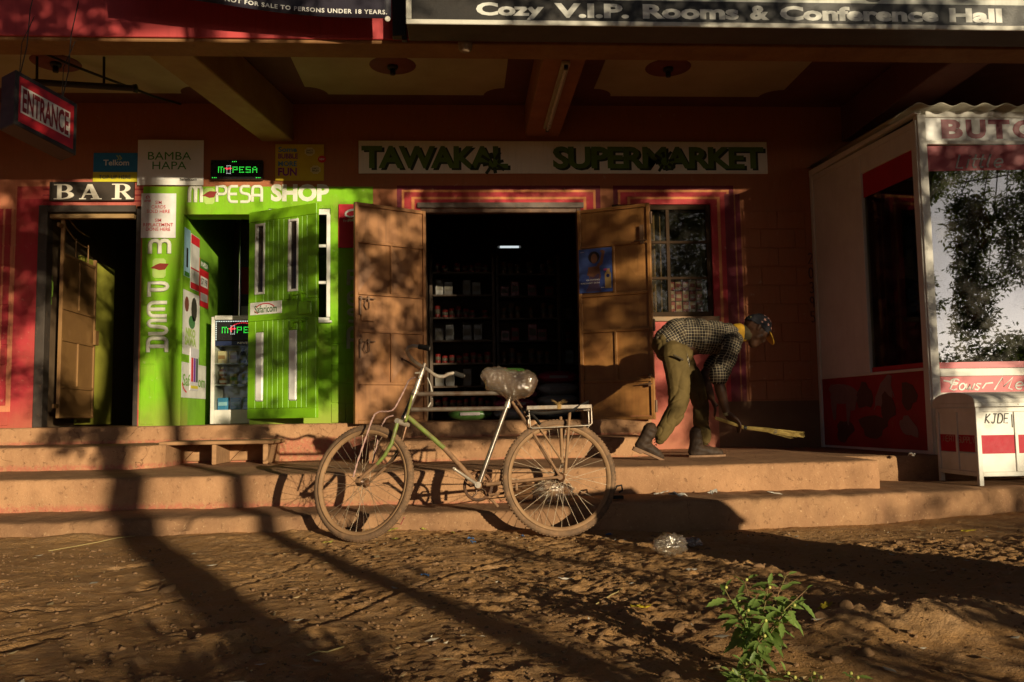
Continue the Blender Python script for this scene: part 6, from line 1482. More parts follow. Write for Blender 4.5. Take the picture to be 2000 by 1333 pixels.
# --- boots
m_boot = M('scuffed_boot', (.032, .020, .014), (.055, .034, .022), scale=20, rough=.6, dust=.08, bump=.35, bscale=70, spec=.16); m_sole = M('dusty_sole', (.26, .15, .085), (.19, .105, .06), scale=18, rough=.85)
def boot(ank, heel, toe, dy, top, lab):
    A, Hh, T, Tp = J(*ank, dy), J(*heel, dy), J(*toe, dy), J(*top, dy)
    ax = (T-Hh).normalized(); upb = Vector((-ax.z, 0, ax.x)); upb = upb if upb.z > 0 else -upb; Lf = (T-Hh).length
    ch = [[(Tp, .062), (Tp.lerp(A, .5), .058), (A, .056), (Hh+ax*.055+upb*.055, .050)],
          [(Hh+ax*.045+upb*.045, .044), (Hh+ax*Lf*.45+upb*.052, .046), (Hh+ax*Lf*.75+upb*.036, .042), (T-ax*.045+upb*.030, .033)]]
    bo = organic('boot', m_boot, person, ch, .007, 3, lambda p, n: .0035*mn(p*28, 1)+.003*math.sin(((p-A).dot(upb))*120)*math.exp(-(((p-A).dot(ax)-.02)/.05)**2)); bo['label'] = lab
    Mb_ = Matrix((ax, ax.cross(upb)*-1 if ax.cross(upb).y < 0 else ax.cross(upb), upb)).transposed().to_4x4(); Mb_.translation = Hh
    out = []
    for i in range(28):
        f = i/28*2*math.pi; x = Lf/2+Lf/2*math.cos(f); wv = (.036+.012*math.sin(min(1, x/Lf)*math.pi)+.004)*abs(math.sin(f))**.45*math.copysign(1, math.sin(f)) if abs(math.sin(f)) > 1e-6 else 0; out.append((x, wv))
    sb = MB(Mb_); n = 28
    sb.add([(x, y, 0) for x, y in out]+[(x*1.0, y*1.04, .018) for x, y in out], [tuple(range(n))[::-1], tuple(range(n, 2*n))]+[(i, (i+1) % n, n+(i+1) % n, n+i) for i in range(n)])
    hs = [(x, y) for x, y in out if x < Lf*.3]; hs.sort(key=lambda q_: math.atan2(q_[1], q_[0]-Lf*.15)); m_ = len(hs)
    sb.add([(x, y, -.014) for x, y in hs]+[(x, y, .001) for x, y in hs], [tuple(range(m_))[::-1], tuple(range(m_, 2*m_))]+[(i, (i+1) % m_, m_+(i+1) % m_, m_+i) for i in range(m_)])
    sb.build('sole', m_sole, bo)
    lb = MB()
    for i in range(5):
        q_ = A.lerp(Hh+ax*Lf*.45+upb*.05, i/5)+ax*.050+upb*(.028-.0*i); lb.tube([q_+Vector((0, -.035, 0)), q_+upb*.012, q_+Vector((0, .035, 0))], .003, 5)
    lb.build('lace', m_black, bo)
boot((1264, 852), (1235.5, 876), (1297, 903), DN, (1270, 840), 'near boot with its heel lifted')
boot((1360, 868), (1344, 894), (1417, 892), DF, (1361, 845), 'far boot flat on the platform')
# --- cap with stars and yellow brim
m_cap = M('navy_cap', (.010, .009, .014), (.016, .014, .018), scale=20, rough=.85, bump=.1, bscale=300)
cap = organic('cap', m_cap, person, [[(hc+uh*.018-fh*.035, .094), (hc+uh*.024+fh*.030, .093)], [(hc+uh*.058-fh*.02, .080), (hc+uh*.062+fh*.02, .080)]], .007, 4, None, lambda p: (p-hc).dot(uh) > .012-.10*max(0, -(p-hc).dot(fh)))
b = MB(); V = []; nb = 12
for i in range(nb+1):
    a = math.pi*i/nb-math.pi/2; V.append(hc+uh*.028+fh*(.102+.090*math.cos(a))+Vector((0, .078*math.sin(a), 0))-uh*(.040*math.cos(a)))
W_ = [hc+uh*.032+fh*.080+Vector((0, .078*math.sin(math.pi*i/nb-math.pi/2), 0)) for i in range(nb+1)]
n2 = nb+1; al = V+W_; th_ = [p+uh*.005 for p in al]
b.add(al+th_, [(i, i+1, n2+i+1, n2+i) for i in range(nb)]+[(2*n2+n2+i, 2*n2+n2+i+1, 2*n2+i+1, 2*n2+i) for i in range(nb)]+[(i, 2*n2+i, 2*n2+i+1, i+1) for i in range(nb)])
b.build('cap_brim', M('brim_yellow', (.55, .30, .012), rough=.7), cap)
b = MB(); dgs = bpy.context.evaluated_depsgraph_get()
capw = cap.location + person.location
for az, el, r_, in ((-95, 38, .016), (-60, 28, .017), (-35, 22, .016), (-75, 62, .015), (-20, 45, .015), (-120, 60, .014), (-8, 20, .015), (-48, 55, .016), (-100, 15, .012), (-30, 70, .014)):
    d_ = (fh*math.cos(R(az))*math.cos(R(el)) + Vector((0, math.sin(R(az))*math.cos(R(el)), 0)) + uh*math.sin(R(el))).normalized()
    hit, loc, nor, _i = cap.ray_cast(hc+uh*.03+d_*.3-capw, -d_)
    if not hit: continue
    p = loc+capw+nor*.0012; tx = nor.cross(uh).normalized(); ty = nor.cross(tx)
    V = [p + (tx*math.cos(R(36*i+az))+ty*math.sin(R(36*i+az)))*(r_ if i % 2 == 0 else r_*.42) for i in range(10)]
    b.add(V+[p+nor*.001], [(i, (i+1) % 10, 10) for i in range(10)])
b.build('cap_star', M('star_pink', (.62, .30, .24), rough=.7), cap)
b = MB(); q_ = hc+uh*.03-fh*.098; b.box(q_.x-.012, q_.x+.016, q_.y-.05, q_.y+.05, q_.z-.006, q_.z+.014); b.build('cap_strap', M('strap_olive', (.14, .13, .04)), cap, .003)
b = MB(); Mb2 = (wrN-elN).normalized(); b.tube([wrN-Mb2*.004, wrN+Mb2*.012], .0305, 18, False); b.tube([wrN-Mb2*.012, wrN-Mb2*.003], .0308, 18, False); b.build('bracelet', M('cord_bracelet', (.28, .24, .12), rough=.7), person)
# --- broom
br = thing('straw_broom', 'short straw broom held low by the person sweeping', 'broom', BR1)
m_st = M('broom_straw', (.50, .36, .10), (.38, .25, .07), scale=40, rough=.7)
b = MB()
side1 = bdir.cross(Vector((0, 1, 0))).normalized()
for i in range(70):
    a = random.uniform(0, 6.28); r0 = .013*math.sqrt(random.random()); o = Vector((0, math.cos(a), 0))*r0 + side1*(math.sin(a)*r0); l_ = random.uniform(.72, 1.03)
    b.tube([BR0+o-bdir*random.uniform(0, .02), BR1+o, BR1.lerp(BR2, .4)+o*(1.5)+Vector((0, 0, .004)), BR1.lerp(BR2, l_)+o*random.uniform(1.0, 3.0)+Vector((0, 0, random.gauss(-.004, .007)))], [.0014, .0016, .0013, .0007], 4)
b.build('straws', m_st, br)['kind'] = 'stuff'
for f, mt_ in ((.0, m_black), (.52, M('twine_dark', (.12, .09, .05)))):
    b = MB(); c_ = BR1.lerp(BR2, f); d_ = (BR2-BR1).normalized(); b.tube([c_-d_*.012, c_-d_*.004, c_+d_*.004, c_+d_*.012], [.0165, .018, .018, .0165] if f == 0 else [.0205, .0215, .0215, .0205], 12); b.build('binding', mt_, br)

# ================================================================== WEEDS
m_leaf, t, b = _new('weed_leaf'); k = NT(t)
c = k.mix(k.ramp(k.noise(30, 3, .6), .35, .7), (.22, .31, .07), (.12, .20, .04)); k.put(b.inputs['Base Color'], c); b.inputs['Roughness'].default_value = .5
tl = k.n('ShaderNodeBsdfTranslucent'); tl.inputs[0].default_value = (.24, .36, .04, 1); mx = k.n('ShaderNodeMixShader'); mx.inputs[0].default_value = .35
k.put(mx.inputs[1], b.outputs[0]); k.put(mx.inputs[2], tl.outputs[0]); k.put(t.nodes['Material Output'].inputs[0], mx.outputs[0])
m_stem = M('weed_stem', (.16, .15, .04), (.20, .10, .05), scale=30)
def leaf_mesh(seed):
    r_ = random.Random(seed); me = bpy.data.meshes.new('leaf'); V = []; F = []; n = 9
    for i in range(n+1):
        f = i/n; w_ = .20*math.sin(math.pi*min(1, f*.93+.07))**.8*(1 if i % 2 else .72)*(1.15-.3*f); dr = -.22*f*f
        V += [(f, -w_, dr+.05*w_*4), (f, 0, dr-.02), (f, w_, dr+.05*w_*4)]
    for i in range(n): o = i*3; F += [(o, o+3, o+4, o+1), (o+1, o+4, o+5, o+2)]
    me.from_pydata(V, [], F); me.materials.append(m_leaf); me.polygons.foreach_set('use_smooth', [True]*len(F)); me.update(); return me
LEAVES = [leaf_mesh(i) for i in range(3)]
def weed(base, tips, label, grp, nl=15, size=.05, sp=.11):
    root = thing('weed_plant', label, 'weed', base, grp); rd = random.Random(int(abs(base[0])*1000)); b = MB(); bo = MB(); anyb = False
    for tp in tips:
        tp = Vector(tp); fork_ = Vector(base).lerp(Vector((base[0]*.5+tp.x*.5, base[1]*.5+tp.y*.5, tp.z)), .45)
        path = [Vector(base)-Vector((0,0,.02)), Vector(base).lerp(fork_, .5)+Vector((rd.gauss(0, .004), 0, 0)), fork_, fork_.lerp(tp, .5)+Vector((rd.gauss(0, .008), 0, .01)), tp]
        b.tube(path, [.0035, .003, .0025, .002, .0012], 6)
        for i in range(nl):
            f = .40+.60*(i/(nl-1))**.7; s_ = f*4; i0 = min(3, int(s_)); p = path[i0].lerp(path[i0+1], s_-i0)
            a = i*2.4+rd.random(); el = rd.uniform(-.9, .6) if f < .97 else rd.uniform(.3, 1.2)
            d = Vector((math.cos(a)*math.cos(el), math.sin(a)*math.cos(el), math.sin(el))); l_ = size*rd.uniform(.55, 1.15)*(1.05 if f < .9 else .7)
            q0 = p + d*rd.uniform(.006, .022); b.tube([p, q0], .0009, 4)
            up_ = Vector((rd.gauss(0, .4), -.5, 1)); y_ = up_.cross(d).normalized(); z_ = d.cross(y_)
            mt_ = Matrix((d*l_, y_*l_, z_*l_)).transposed().to_4x4(); mt_.translation = q0 - Vector(base)
            o = bpy.data.objects.new('leaf', LEAVES[rd.randrange(3)]); COL.objects.link(o); o.parent = root; o.matrix_local = mt_
        if rd.random() < .8: bo.lathe([(.003, -.004), (.0055, 0), (.003, .005)], 8, tp+Vector((.004, -.004, .004))); anyb = True
    b.build('stem', m_stem, root)
    if anyb: bo.build('bud', M('bud_yellow', (.50, .50, .12)), root)
WY = -6.55
b0 = onz(1476, 1300, .0); base = (b0.x, b0.y, gz(b0.x, b0.y))
tp = [ony(px, py, base[1]+dy) for px, py, dy in ((1415, 1150, .06), (1455, 1135, .16), (1500, 1150, .10), (1535, 1125, .20), (1572, 1155, .05), (1548, 1185, -.05), (1492, 1215, -.08), (1458, 1195, .0), (1515, 1215, -.02), (1440, 1175, .12), (1490, 1245, -.1))]
weed(base, tp, 'tall leafy green weed growing from the bare earth at the lower right', None, 14, .064)
b1 = onz(1462, 1345, 0); base = (b1.x, b1.y, gz(b1.x, b1.y)); tp = [ony(px, py, base[1]+dy) for px, py, dy in ((1428, 1312, .03), (1455, 1300, .05), (1480, 1305, .0), (1445, 1325, -.02), (1500, 1325, .02))]
weed(base, tp, 'low leafy weed in front of the tall weed at the picture edge', None, 10, .056)
for px, py, lab in ((1540, 1345, 'small weed sprig right of the low leafy weed'), (1590, 1350, 'tiny weed shoot with narrow upright leaves'), (1662, 1350, 'last small weed shoot toward the right edge')):
    b1 = onz(px, py, 0); base = (b1.x, b1.y, gz(b1.x, b1.y)); weed(base, [ony(px-4, 1318, base[1]+.02), ony(px+9, 1326, base[1])], lab, None, 5, .038)

# ================================================================== LITTER, STONES
def crumple(name, label, cat, c, r, mt, seed, sq=(1, .8, .7)):
    bm = bmesh.new(); bmesh.ops.create_icosphere(bm, subdivisions=4, radius=1); o_ = Vector((seed*3.1, seed*1.7, 0))
    for v_ in bm.verts:
        p = v_.co.normalized(); n_ = .78+.30*max(0, 1-abs(mn(p*1.9+o_, 1))*2.2)**2+.22*max(0, 1-abs(mn(p*4.3-o_, 1))*2.2)**3+.35*mn(p*1.5+o_, 1)+.12*mn(p*6+o_, 1)
        v_.co = Vector((p.x*sq[0], p.y*sq[1], p.z*sq[2]))*r*n_
    zm = min(v_.co.z for v_ in bm.verts)
    for v_ in bm.verts: v_.co.z -= zm
    me = bpy.data.meshes.new(name); bm.to_mesh(me); bm.free(); me.materials.append(mt); me.polygons.foreach_set('use_smooth', [True]*len(me.polygons))
    return tag(link(name, me, c), label, cat)
p = onz(1308, 1088, .0); crumple('plastic_bag', 'crumpled clear plastic bag lying on the earth right of the bicycle', 'plastic bag', (p.x, p.y, gz(p.x, p.y)-.005), .082, m_film_, 3)
p = onz(1352, 1072, .0); crumple('plastic_bag', 'smaller grey scrap of plastic just behind the clear bag', 'plastic bag', (p.x, p.y, gz(p.x, p.y)-.005), .05, plastic('grey_plastic', (.7, .7, .75), .6, (.3, .28, .27)), 5, (1, .8, .5))
p = onz(1078, 990, .128); crumple('plastic_bag', 'clear plastic bag on the low kerb behind the rear wheel', 'plastic bag', (p.x, p.y, .125), .11, m_film_, 8, (1.25, .7, .75))
p = onz(1142, 972, .14); crumple('plastic_bag', 'faint torn plastic scrap right of the bag behind the rear wheel', 'plastic bag', (p.x, p.y, .135), .06, plastic('thin_plastic', (.9, .9, .9), .72, (.3, .28, .25)), 9, (1.2, .7, .8))
def scrap(px, py, z, name, label, cat, mt, w_, l_, rot, seed, h_=.012):
    p = onz(px, py, z); zz = gz(p.x, p.y) if z == 0 else z
    rd = random.Random(seed); V = []; n, m_ = 5, 4
    for i in range(n):
        for j in range(m_): V.append(((i/(n-1)-.5)*l_+rd.gauss(0, l_*.05), (j/(m_-1)-.5)*w_+rd.gauss(0, w_*.06), .004+rd.random()*h_))
    F = [(i*m_+j, (i+1)*m_+j, (i+1)*m_+j+1, i*m_+j+1) for i in range(n-1) for j in range(m_-1)]; N_ = len(V)
    V2 = V+[(x, y, q_-.0012) for x, y, q_ in V]; F2 = F+[tuple(a+N_ for a in f[::-1]) for f in F]
    me = bpy.data.meshes.new(name); me.from_pydata(V2, [], F2); me.materials.append(mt); me.update()
    o = tag(link(name, me, (p.x, p.y, zz)), label, cat); o.rotation_euler = (rd.gauss(0, .15), rd.gauss(0, .15), rot); return o
wp_, yp_, gp_, bp_ = M('litter_white', (.66, .62, .55), dust=.1), M('litter_yellow', (.55, .42, .02), dust=.1), M('fallen_leaf', (.34, .32, .05), (.25, .18, .04)), M('litter_blue', (.05, .14, .32), dust=.1)
scrap(1322, 970, .186, 'paper_scrap', 'white torn paper scrap on the kerb in front of the sweeper', 'litter', wp_, .06, .12, .3, 1, .03)
scrap(1292, 965, .186, 'paper_scrap', 'thin white strip lying left of the torn paper on the kerb', 'litter', wp_, .02, .10, -.3, 2)
scrap(1393, 966, .186, 'paper_scrap', 'small crumpled white paper right of the torn scrap on the kerb', 'litter', wp_, .04, .06, .8, 3, .03)
scrap(1512, 966, .186, 'paper_scrap', 'flat white strip of paper farthest right on the kerb', 'litter', wp_, .03, .11, .1, 4)
scrap(1781, 892, .372, 'paper_scrap', 'small white paper on the shaded floor beside the kiosk', 'litter', wp_, .05, .04, .5, 5, .03)
scrap(1252, 1193, 0, 'yellow_wrapper', 'yellow wrapper on the earth left of the tall weed', 'litter', yp_, .025, .075, -.25, 6)
scrap(1612, 1210, 0, 'yellow_wrapper', 'yellow wrapper on the earth right of the tall weed', 'litter', yp_, .02, .06, .5, 7, .02)
scrap(1890, 1036, 0, 'yellow_wrapper', 'flat yellow wrapper near the kerb at the right edge', 'litter', yp_, .03, .09, .1, 8)
scrap(1645, 1013, 0, 'crumpled_wrapper', 'pinkish crumpled wrapper standing at the foot of the kerb', 'litter', M('litter_pink', (.40, .18, .15), dust=.1), .05, .07, 1.2, 9, .06)
scrap(1105, 1131, 0, 'paper_scrap', 'pale folded paper on the earth below the rear wheel', 'litter', wp_, .03, .06, .3, 10)
scrap(1350, 1120, 0, 'paper_scrap', 'orange white sweet paper above the tall weed', 'litter', wp_, .02, .05, -.2, 21)
for i, (px, py) in enumerate(((768, 1042), (830, 1040), (885, 1042), (772, 1052), (640, 1060))):
    scrap(px, py, 0, 'fallen_leaf', 'yellow green fallen leaf scrap on the earth below the bicycle', 'leaf', gp_, .02, .06, i*.7, 30+i)['group'] = 'fallen leaf scraps below the bicycle'
for i, (px, py) in enumerate(((920, 1052), (923, 1062), (1020, 1048), (830, 1124), (1190, 1046))):
    scrap(px, py, 0, 'blue_scrap', 'tiny blue plastic scrap trodden into the earth', 'litter', bp_, .02, .04, i*.9, 40+i)['group'] = 'blue plastic scraps in the earth'
scrap(1440, 1322, 0, 'blue_scrap', 'bright blue scrap beside the low weed at the picture edge', 'litter', bp_, .03, .05, .2, 50)
# black sandal strap thing on the kerb
p = onz(1208, 975, .18); t_ = thing('black_strap', 'black looped strap lying on the kerb behind the rear tyre', 'strap', (p.x, p.y, .18))
b = MB(); b.tube([(p.x-.05, p.y, .19), (p.x-.03, p.y, .23), (p.x-.01, p.y, .265), (p.x+.025, p.y+.01, .27), (p.x+.03, p.y+.01, .235), (p.x+.005, p.y, .225)], .008, 6); b.box(p.x-.07, p.x+.03, p.y-.03, p.y+.03, .181, .205); b.build('strap', m_rub, t_, .004)
# pink string and long straws
p0, p1, p2 = onz(790, 1012, .12), onz(783, 1030, .03), onz(765, 1040, .0)
t_ = thing('pink_string', 'short pink string hanging over the lowest step by the front wheel', 'string', p2); b = MB(); b.tube([Vector((p0.x, p0.y-.03, .125)), Vector((p1.x, p1.y-.02, .05)), Vector((p2.x, p2.y, .012)), Vector((p2.x-.05, p2.y, .01))], .0025, 5); b.build('string', flat('string_pink', (.6, .05, .12)), t_)
for i, (a, e, lab) in enumerate((((95, 1075), (262, 1050), 'long pale straw lying along the foot of the left steps'), ((600, 1270), (670, 1258), 'bent dry stalk lying in the tree shadow'), ((1165, 1178), (1215, 1150), 'dry stick lying left of the tall weed'))):
    q0, q1 = onz(*a), onz(*e); t_ = thing('dry_straw', lab, 'straw', q0); b = MB()
    P = [q0.lerp(q1, f) for f in (0, .3, .55, .8, 1)]; P = [Vector((p.x, p.y+.012*math.sin(i_*2), gz(p.x, p.y)+.006)) for i_, p in enumerate(P)]
    b.tube(P, .003, 5); b.build('stalk', M('dry_straw', (.42, .32, .13)), t_)
# stones
m_stone = M('earth_stone', (.24, .14, .072), (.17, .098, .05), scale=22, rough=.92, bump=.5, bscale=90, spec=.15)
def stone_mesh(seed, sub=2, nm='stone'):
    bm = bmesh.new(); bmesh.ops.create_icosphere(bm, subdivisions=sub, radius=1); o_ = Vector((seed*5.3, seed*2.9, seed))
    for v_ in bm.verts:
        p = v_.co.normalized(); v_.co = p*(1+.38*mn(p*1.1+o_, 1)+.16*mn(p*2.7+o_, 1)); v_.co.z *= .55
    me = bpy.data.meshes.new(nm); bm.to_mesh(me); bm.free(); me.materials.append(m_stone); me.polygons.foreach_set('use_smooth', [sub > 2]*len(me.polygons)); return me
SM = [stone_mesh(i, 3) for i in range(6)]
def stone(x, y, r, lab, grp=None):
    o = bpy.data.objects.new('stone', SM[rng.integers(6)]); COL.objects.link(o); o.location = (x, y, gz(x, y)-r*.08); o.scale = (r, r*random.uniform(.6, .9), r*random.uniform(.7, 1.1)); o.rotation_euler = (random.gauss(0, .2), random.gauss(0, .2), random.uniform(0, 6.28)); tag(o, lab, 'stone', grp); return o
for px, py, r, lab in ((1325, 1224, .035, 'rounded brown stone left of the tall weed'), (1606, 1224, .032, 'pale broken stone right of the tall weed'), (572, 1143, .032, 'single stone standing clear on the trodden earth'), (325, 1150, .05, 'flat sunken stone in the sunlit earth at left'), (500, 1258, .03, 'stone in the churned earth in the tree shadow'), (1310, 1306, .035, 'stone at the lower edge left of the low weed'), (1655, 1215, .03, 'lumpy clod on the earth heap'), (1690, 1270, .035, 'largest clod below the earth heap'), (1840, 1295, .03, 'clod at the lower right in dappled light'), (1480, 1112, .03, 'pointed clod above the tall weed')):
    p = onz(px, py); stone(p.x, p.y, r, lab)
for i in range(150):
    y = -3.6-3.4*random.random()**1.2; x = random.uniform(-1, 1)*(.62*(y+9)+.1)+.06*(y+9); 
    if x < .2 and random.random() < .55: continue
    if abs(y+3.5) < .15 and abs(x) < .9: continue
    stone(x, y, random.choice((.012, .015, .018, .022, .027)), 'small rounded clod lying loose on the bare brown earth', 'loose clods on the earth')
# gravel crumbs: nobody could count them
bm = bmesh.new(); bmesh.ops.create_icosphere(bm, subdivisions=1, radius=1); ico = [v_.co.copy() for v_ in bm.verts]; icf = [[v_.index for v_ in f.verts] for f in bm.faces]; bm.free()
N_ = 4200; V = []; F = []
ys = -3.5-3.6*rng.random(N_)**1.1; xs = (rng.random(N_)*2-1)*(.62*(ys+9)+.15)+.06*(ys+9); dn = fbm(xs*1.5, ys*1.5, 61, 3); zs_ = ground_h(xs, ys)
for i in range(N_):
    if dn[i] < .42 + (.08 if xs[i] < -.3 else -.02): continue
    r = .0035+.007*rng.random()**2; o = len(V); sx, sy, sz = r*rng.uniform(.7, 1.5), r*rng.uniform(.6, 1.2), r*rng.uniform(.4, .9); a = rng.uniform(0, 6.28); ca, sa = math.cos(a), math.sin(a)
    for q_ in ico: x, y = q_.x*sx*rng.uniform(.8, 1.2), q_.y*sy; V.append((xs[i]+x*ca-y*sa, ys[i]+x*sa+y*ca, zs_[i]+q_.z*sz+sz*.35))
    F += [[j+o for j in f] for f in icf]
me = bpy.data.meshes.new('gravel'); me.from_pydata(V, [], F); me.materials.append(m_stone); me.update()
stuff(tag(link('gravel', me, (0,0,0)), 'fine crumbs of soil and grit scattered over the bare earth', 'gravel'))
# dry bits trodden into the earth
V = []; F = []; MI = []
for i in range(620):
    y = -3.45-3.6*random.random()**1.1; x = random.uniform(-1, 1)*(.62*(y+9)+.15)+.06*(y+9); z = gz(x, y)+.004; a = random.uniform(0, 6.28); l_ = random.choice((.006, .008, .012, .02, .03)); w_ = l_*random.uniform(.15, .6)
    ca, sa = math.cos(a), math.sin(a); o = len(V); V += [(x+ca*l_, y+sa*l_, z+random.uniform(0, .008)), (x-sa*w_, y+ca*w_, z+random.uniform(0, .006)), (x-ca*l_, y-sa*l_, z+random.uniform(0, .004)), (x+sa*w_, y-ca*w_, z)]; F.append((o, o+1, o+2, o+3)); MI.append(random.choice((0, 0, 0, 1, 1, 2)))
me = bpy.data.meshes.new('dry_bits'); me.from_pydata(V, [], F)
for mt_ in (M('dry_tan', (.42, .30, .15), rough=.9), M('dry_brown', (.22, .12, .05), rough=.9), M('dry_pale', (.50, .44, .34), rough=.9)): me.materials.append(mt_)
me.polygons.foreach_set('material_index', MI); me.update(); stuff(tag(link('dry_leaf_bits', me, (0,0,0)), 'dry leaf bits and flecks trodden into the bare earth', 'leaf litter'))
# ================================================================== OUT OF FRAME: TREES AND A MADE-UP COUNTER THAT CAST THE SHADE
st_ = thing('shadow_counter', 'made-up closed wooden counter, unseen, casting the wedge shadow on the earth', 'counter', (4.2, -7.4, 0))  # unseen box made up to cast the wedge shadow on the ground
Mq = frame((3.50, -8.27, 0), (.82, .57, 0), (0,0,1)); m_pl = M('counter_planks', (.25, .15, .08), (.18, .1, .05), scale=5, stretch=(1, 1, 6))
d = MB(Mq); d.box(-.03, .72, -.03, 2.03, .72, .755); d.build('counter_top', m_pl, st_, .005)
d = MB(Mq)
for x in (0, .64):
    for y in (0, 1.94): d.box(x, x+.05, y, y+.05, -.05, .7195)
d.build('leg', m_pl, st_)
for i in range(6):
    MB(Mq).box(.0125, .0345, .052+.316*i, .052+.316*i+.306, .02, .715).build('plank', m_pl, st_); MB(Mq).box(.655, .677, .052+.316*i, .052+.316*i+.306, .02, .715).build('plank', m_pl, st_)
for i in range(2): MB(Mq).box(.052+.295*i, .052+.295*i+.285, .0125, .0345, .02, .715).build('plank', m_pl, st_); MB(Mq).box(.052+.295*i, .052+.295*i+.285, 1.955, 1.977, .02, .715).build('plank', m_pl, st_)

# trees standing toward the low sun: trunk, limbs, and a crown of leaf clumps with gaps
SA, CA, TE = math.sin(SUN_AZ), math.cos(SUN_AZ), math.tan(SUN_EL)
# how closed the crowns are, in sun-ray coordinates of the shop wall (x, z): x0, x1, z0, z1, closure
COVER = [(-9, 7, -1.6, 7.5, .50),
 (-9, -4.1, 1.7, 3.2, .88), (-9, -4.1, .3, 1.7, .22), (-9, 7, 3.6, 10, .92), (-9, -3.8, 2.1, 10, .95),
 (-4.1, -3.2, 2.85, 3.2, 0), (-3.75, -3.1, 1.9, 2.85, .25), (-4.15, -3.4, .75, 2.05, .10), (-3.35, -2.75, 2.25, 3.2, 0), (-3.3, -2.75, 1.45, 2.25, .5), (-3.4, -2.2, .35, 1.45, .02),
 (-2.8, -2.1, 1.5, 3.2, .03), (-2.1, -.95, 2.85, 3.2, .0), (-2.3, -1.5, 1.9, 2.85, .30), (-2.3, -1.5, .5, 1.9, .20), (-1.5, -1.2, .4, 1.7, .25),
 (-1.25, -.45, 1.6, 2.9, .66), (-1.25, -.85, .45, 1.6, .40), (-.85, -.3, .45, 1.6, .72), (-.5, 1.1, 2.9, 3.2, .50), (-.5, 1.1, 1.2, 2.9, .5), (1.0, 1.85, 1.3, 2.9, .52), (1.0, 1.85, .4, 1.3, .45),
 (1.85, 2.5, 2.4, 3.2, .55), (1.85, 2.6, .4, 2.4, .35), (2.45, 3.02, .45, 3.05, .999), (-.4, 1.05, .36, 2.0, 0), (1.05, 1.5, .9, 1.5, .25), (-.36, .40, .40, 2.9, .985), (3.25, 4.6, .78, 1.35, .8), (2.1, 3.35, -.5, .44, .10), (3.02, 4.6, .3, 1.3, .04), (3.02, 4.6, 1.3, 2.4, .68), (3.02, 4.6, 2.4, 3.3, .6),
 (-3.75, -2.75, 3.2, 3.6, 0), (-2.75, -1.8, 3.2, 3.6, .5), (-1.8, -1.05, 3.1, 3.5, 0), (-1.05, -.85, 3.1, 3.5, .95), (-.85, -.6, 3.1, 3.5, 0), (-.6, 1.5, 3.2, 3.5, .62), (1.5, 4.5, 3.3, 3.6, .75),
 (-9, 2.9, -.75, .36, 0),
 (-9, -1.8, -.95, -.5, 0), (-9, -1.8, -1.6, -1.0, .5), (-1.8, .4, -.9, -.5, .06), (-2.2, .8, -1.6, -.9, .22), (-2.85, -1.95, -1.2, -.9, .40), (-2.65, -2.05, -1.1, -.6, 0), (2.5, 3.1, -.3, .44, 0)]
def cover(x, z):
    c = np.zeros_like(x)
    for x0, x1, z0, z1, v in COVER: c = np.where((x > x0) & (x < x1) & (z > z0) & (z < z1), v, c)
    return c
TREES = [(-3.62, 20.0, .17, 'tall roadside tree with the thickest trunk, behind the photographer'), (-2.82, 17.0, .085, 'slender roadside tree standing left of the thick trunk'), (4.9, 12.4, .15, 'leafy tree mirrored in the kiosk window'), (-5.4, 11.1, .15, 'low branching tree nearest the shop, left of the photographer')]
m_bark = M('bark', (.12, .085, .055), (.075, .052, .035), scale=6, rough=.9, bump=.6, bscale=25)
m_tleaf, t, b = _new('tree_leaf'); k = NT(t)
k.put(b.inputs['Base Color'], k.mix(k.ramp(k.noise(2.2, 3, .6), .35, .7), (.075, .12, .03), (.045, .075, .018))); b.inputs['Roughness'].default_value = .45
tl = k.n('ShaderNodeBsdfTranslucent'); tl.inputs[0].default_value = (.16, .22, .03, 1); mx = k.n('ShaderNodeMixShader'); mx.inputs[0].default_value = .35
k.put(mx.inputs[1], b.outputs[0]); k.put(mx.inputs[2], tl.outputs[0]); k.put(t.nodes['Material Output'].inputs[0], mx.outputs[0])
def sunpt(X_, Z_, tt): return Vector((X_+tt*SA, -tt*CA, Z_+tt*TE))
step = .125
cx_, cz_ = np.meshgrid(np.arange(-8, 6.2, step), np.arange(-1.5, 8.6, step)); cx_ = cx_.ravel()+rng.uniform(-.06, .06, cx_.size); cz_ = cz_.ravel()+rng.uniform(-.06, .06, cz_.size)
cv = cover(cx_, cz_)
# soften: crowns break into clumps of a hand to an arm across
nz1 = fbm(cx_*2.3+7, cz_*2.6+cx_*.7, 91, 2, 2.3, .45); nz1 = (nz1-nz1.mean())/nz1.std()
from statistics import NormalDist
thr = np.array([NormalDist().inv_cdf(min(.999, max(.0005, v))) for v in cv])
keepc = nz1 < thr
clump = np.stack([cx_, cz_], -1)[keepc]
clump = np.concatenate([clump, np.stack([cx_, cz_], -1)[keepc & (cz_ < 3.7)]+.05, np.stack([cx_, cz_], -1)[cv > .99]-.04])
per = [[] for _ in TREES]
for X_, Z_ in clump:
    if Z_ > 3.7 and random.random() < .75: i = 0 if random.random() < .6 else 1
    elif Z_ < -.95 and X_ < -1.8: i = 0
    else: i = 2 if X_ + random.gauss(0, .5) > 1.0 else 3
    tt = TREES[i][1]+random.uniform(-.75, .75) if i > 1 else TREES[i][1]+random.uniform(-1.3, 1.3); per[i].append(sunpt(X_, Z_, tt))
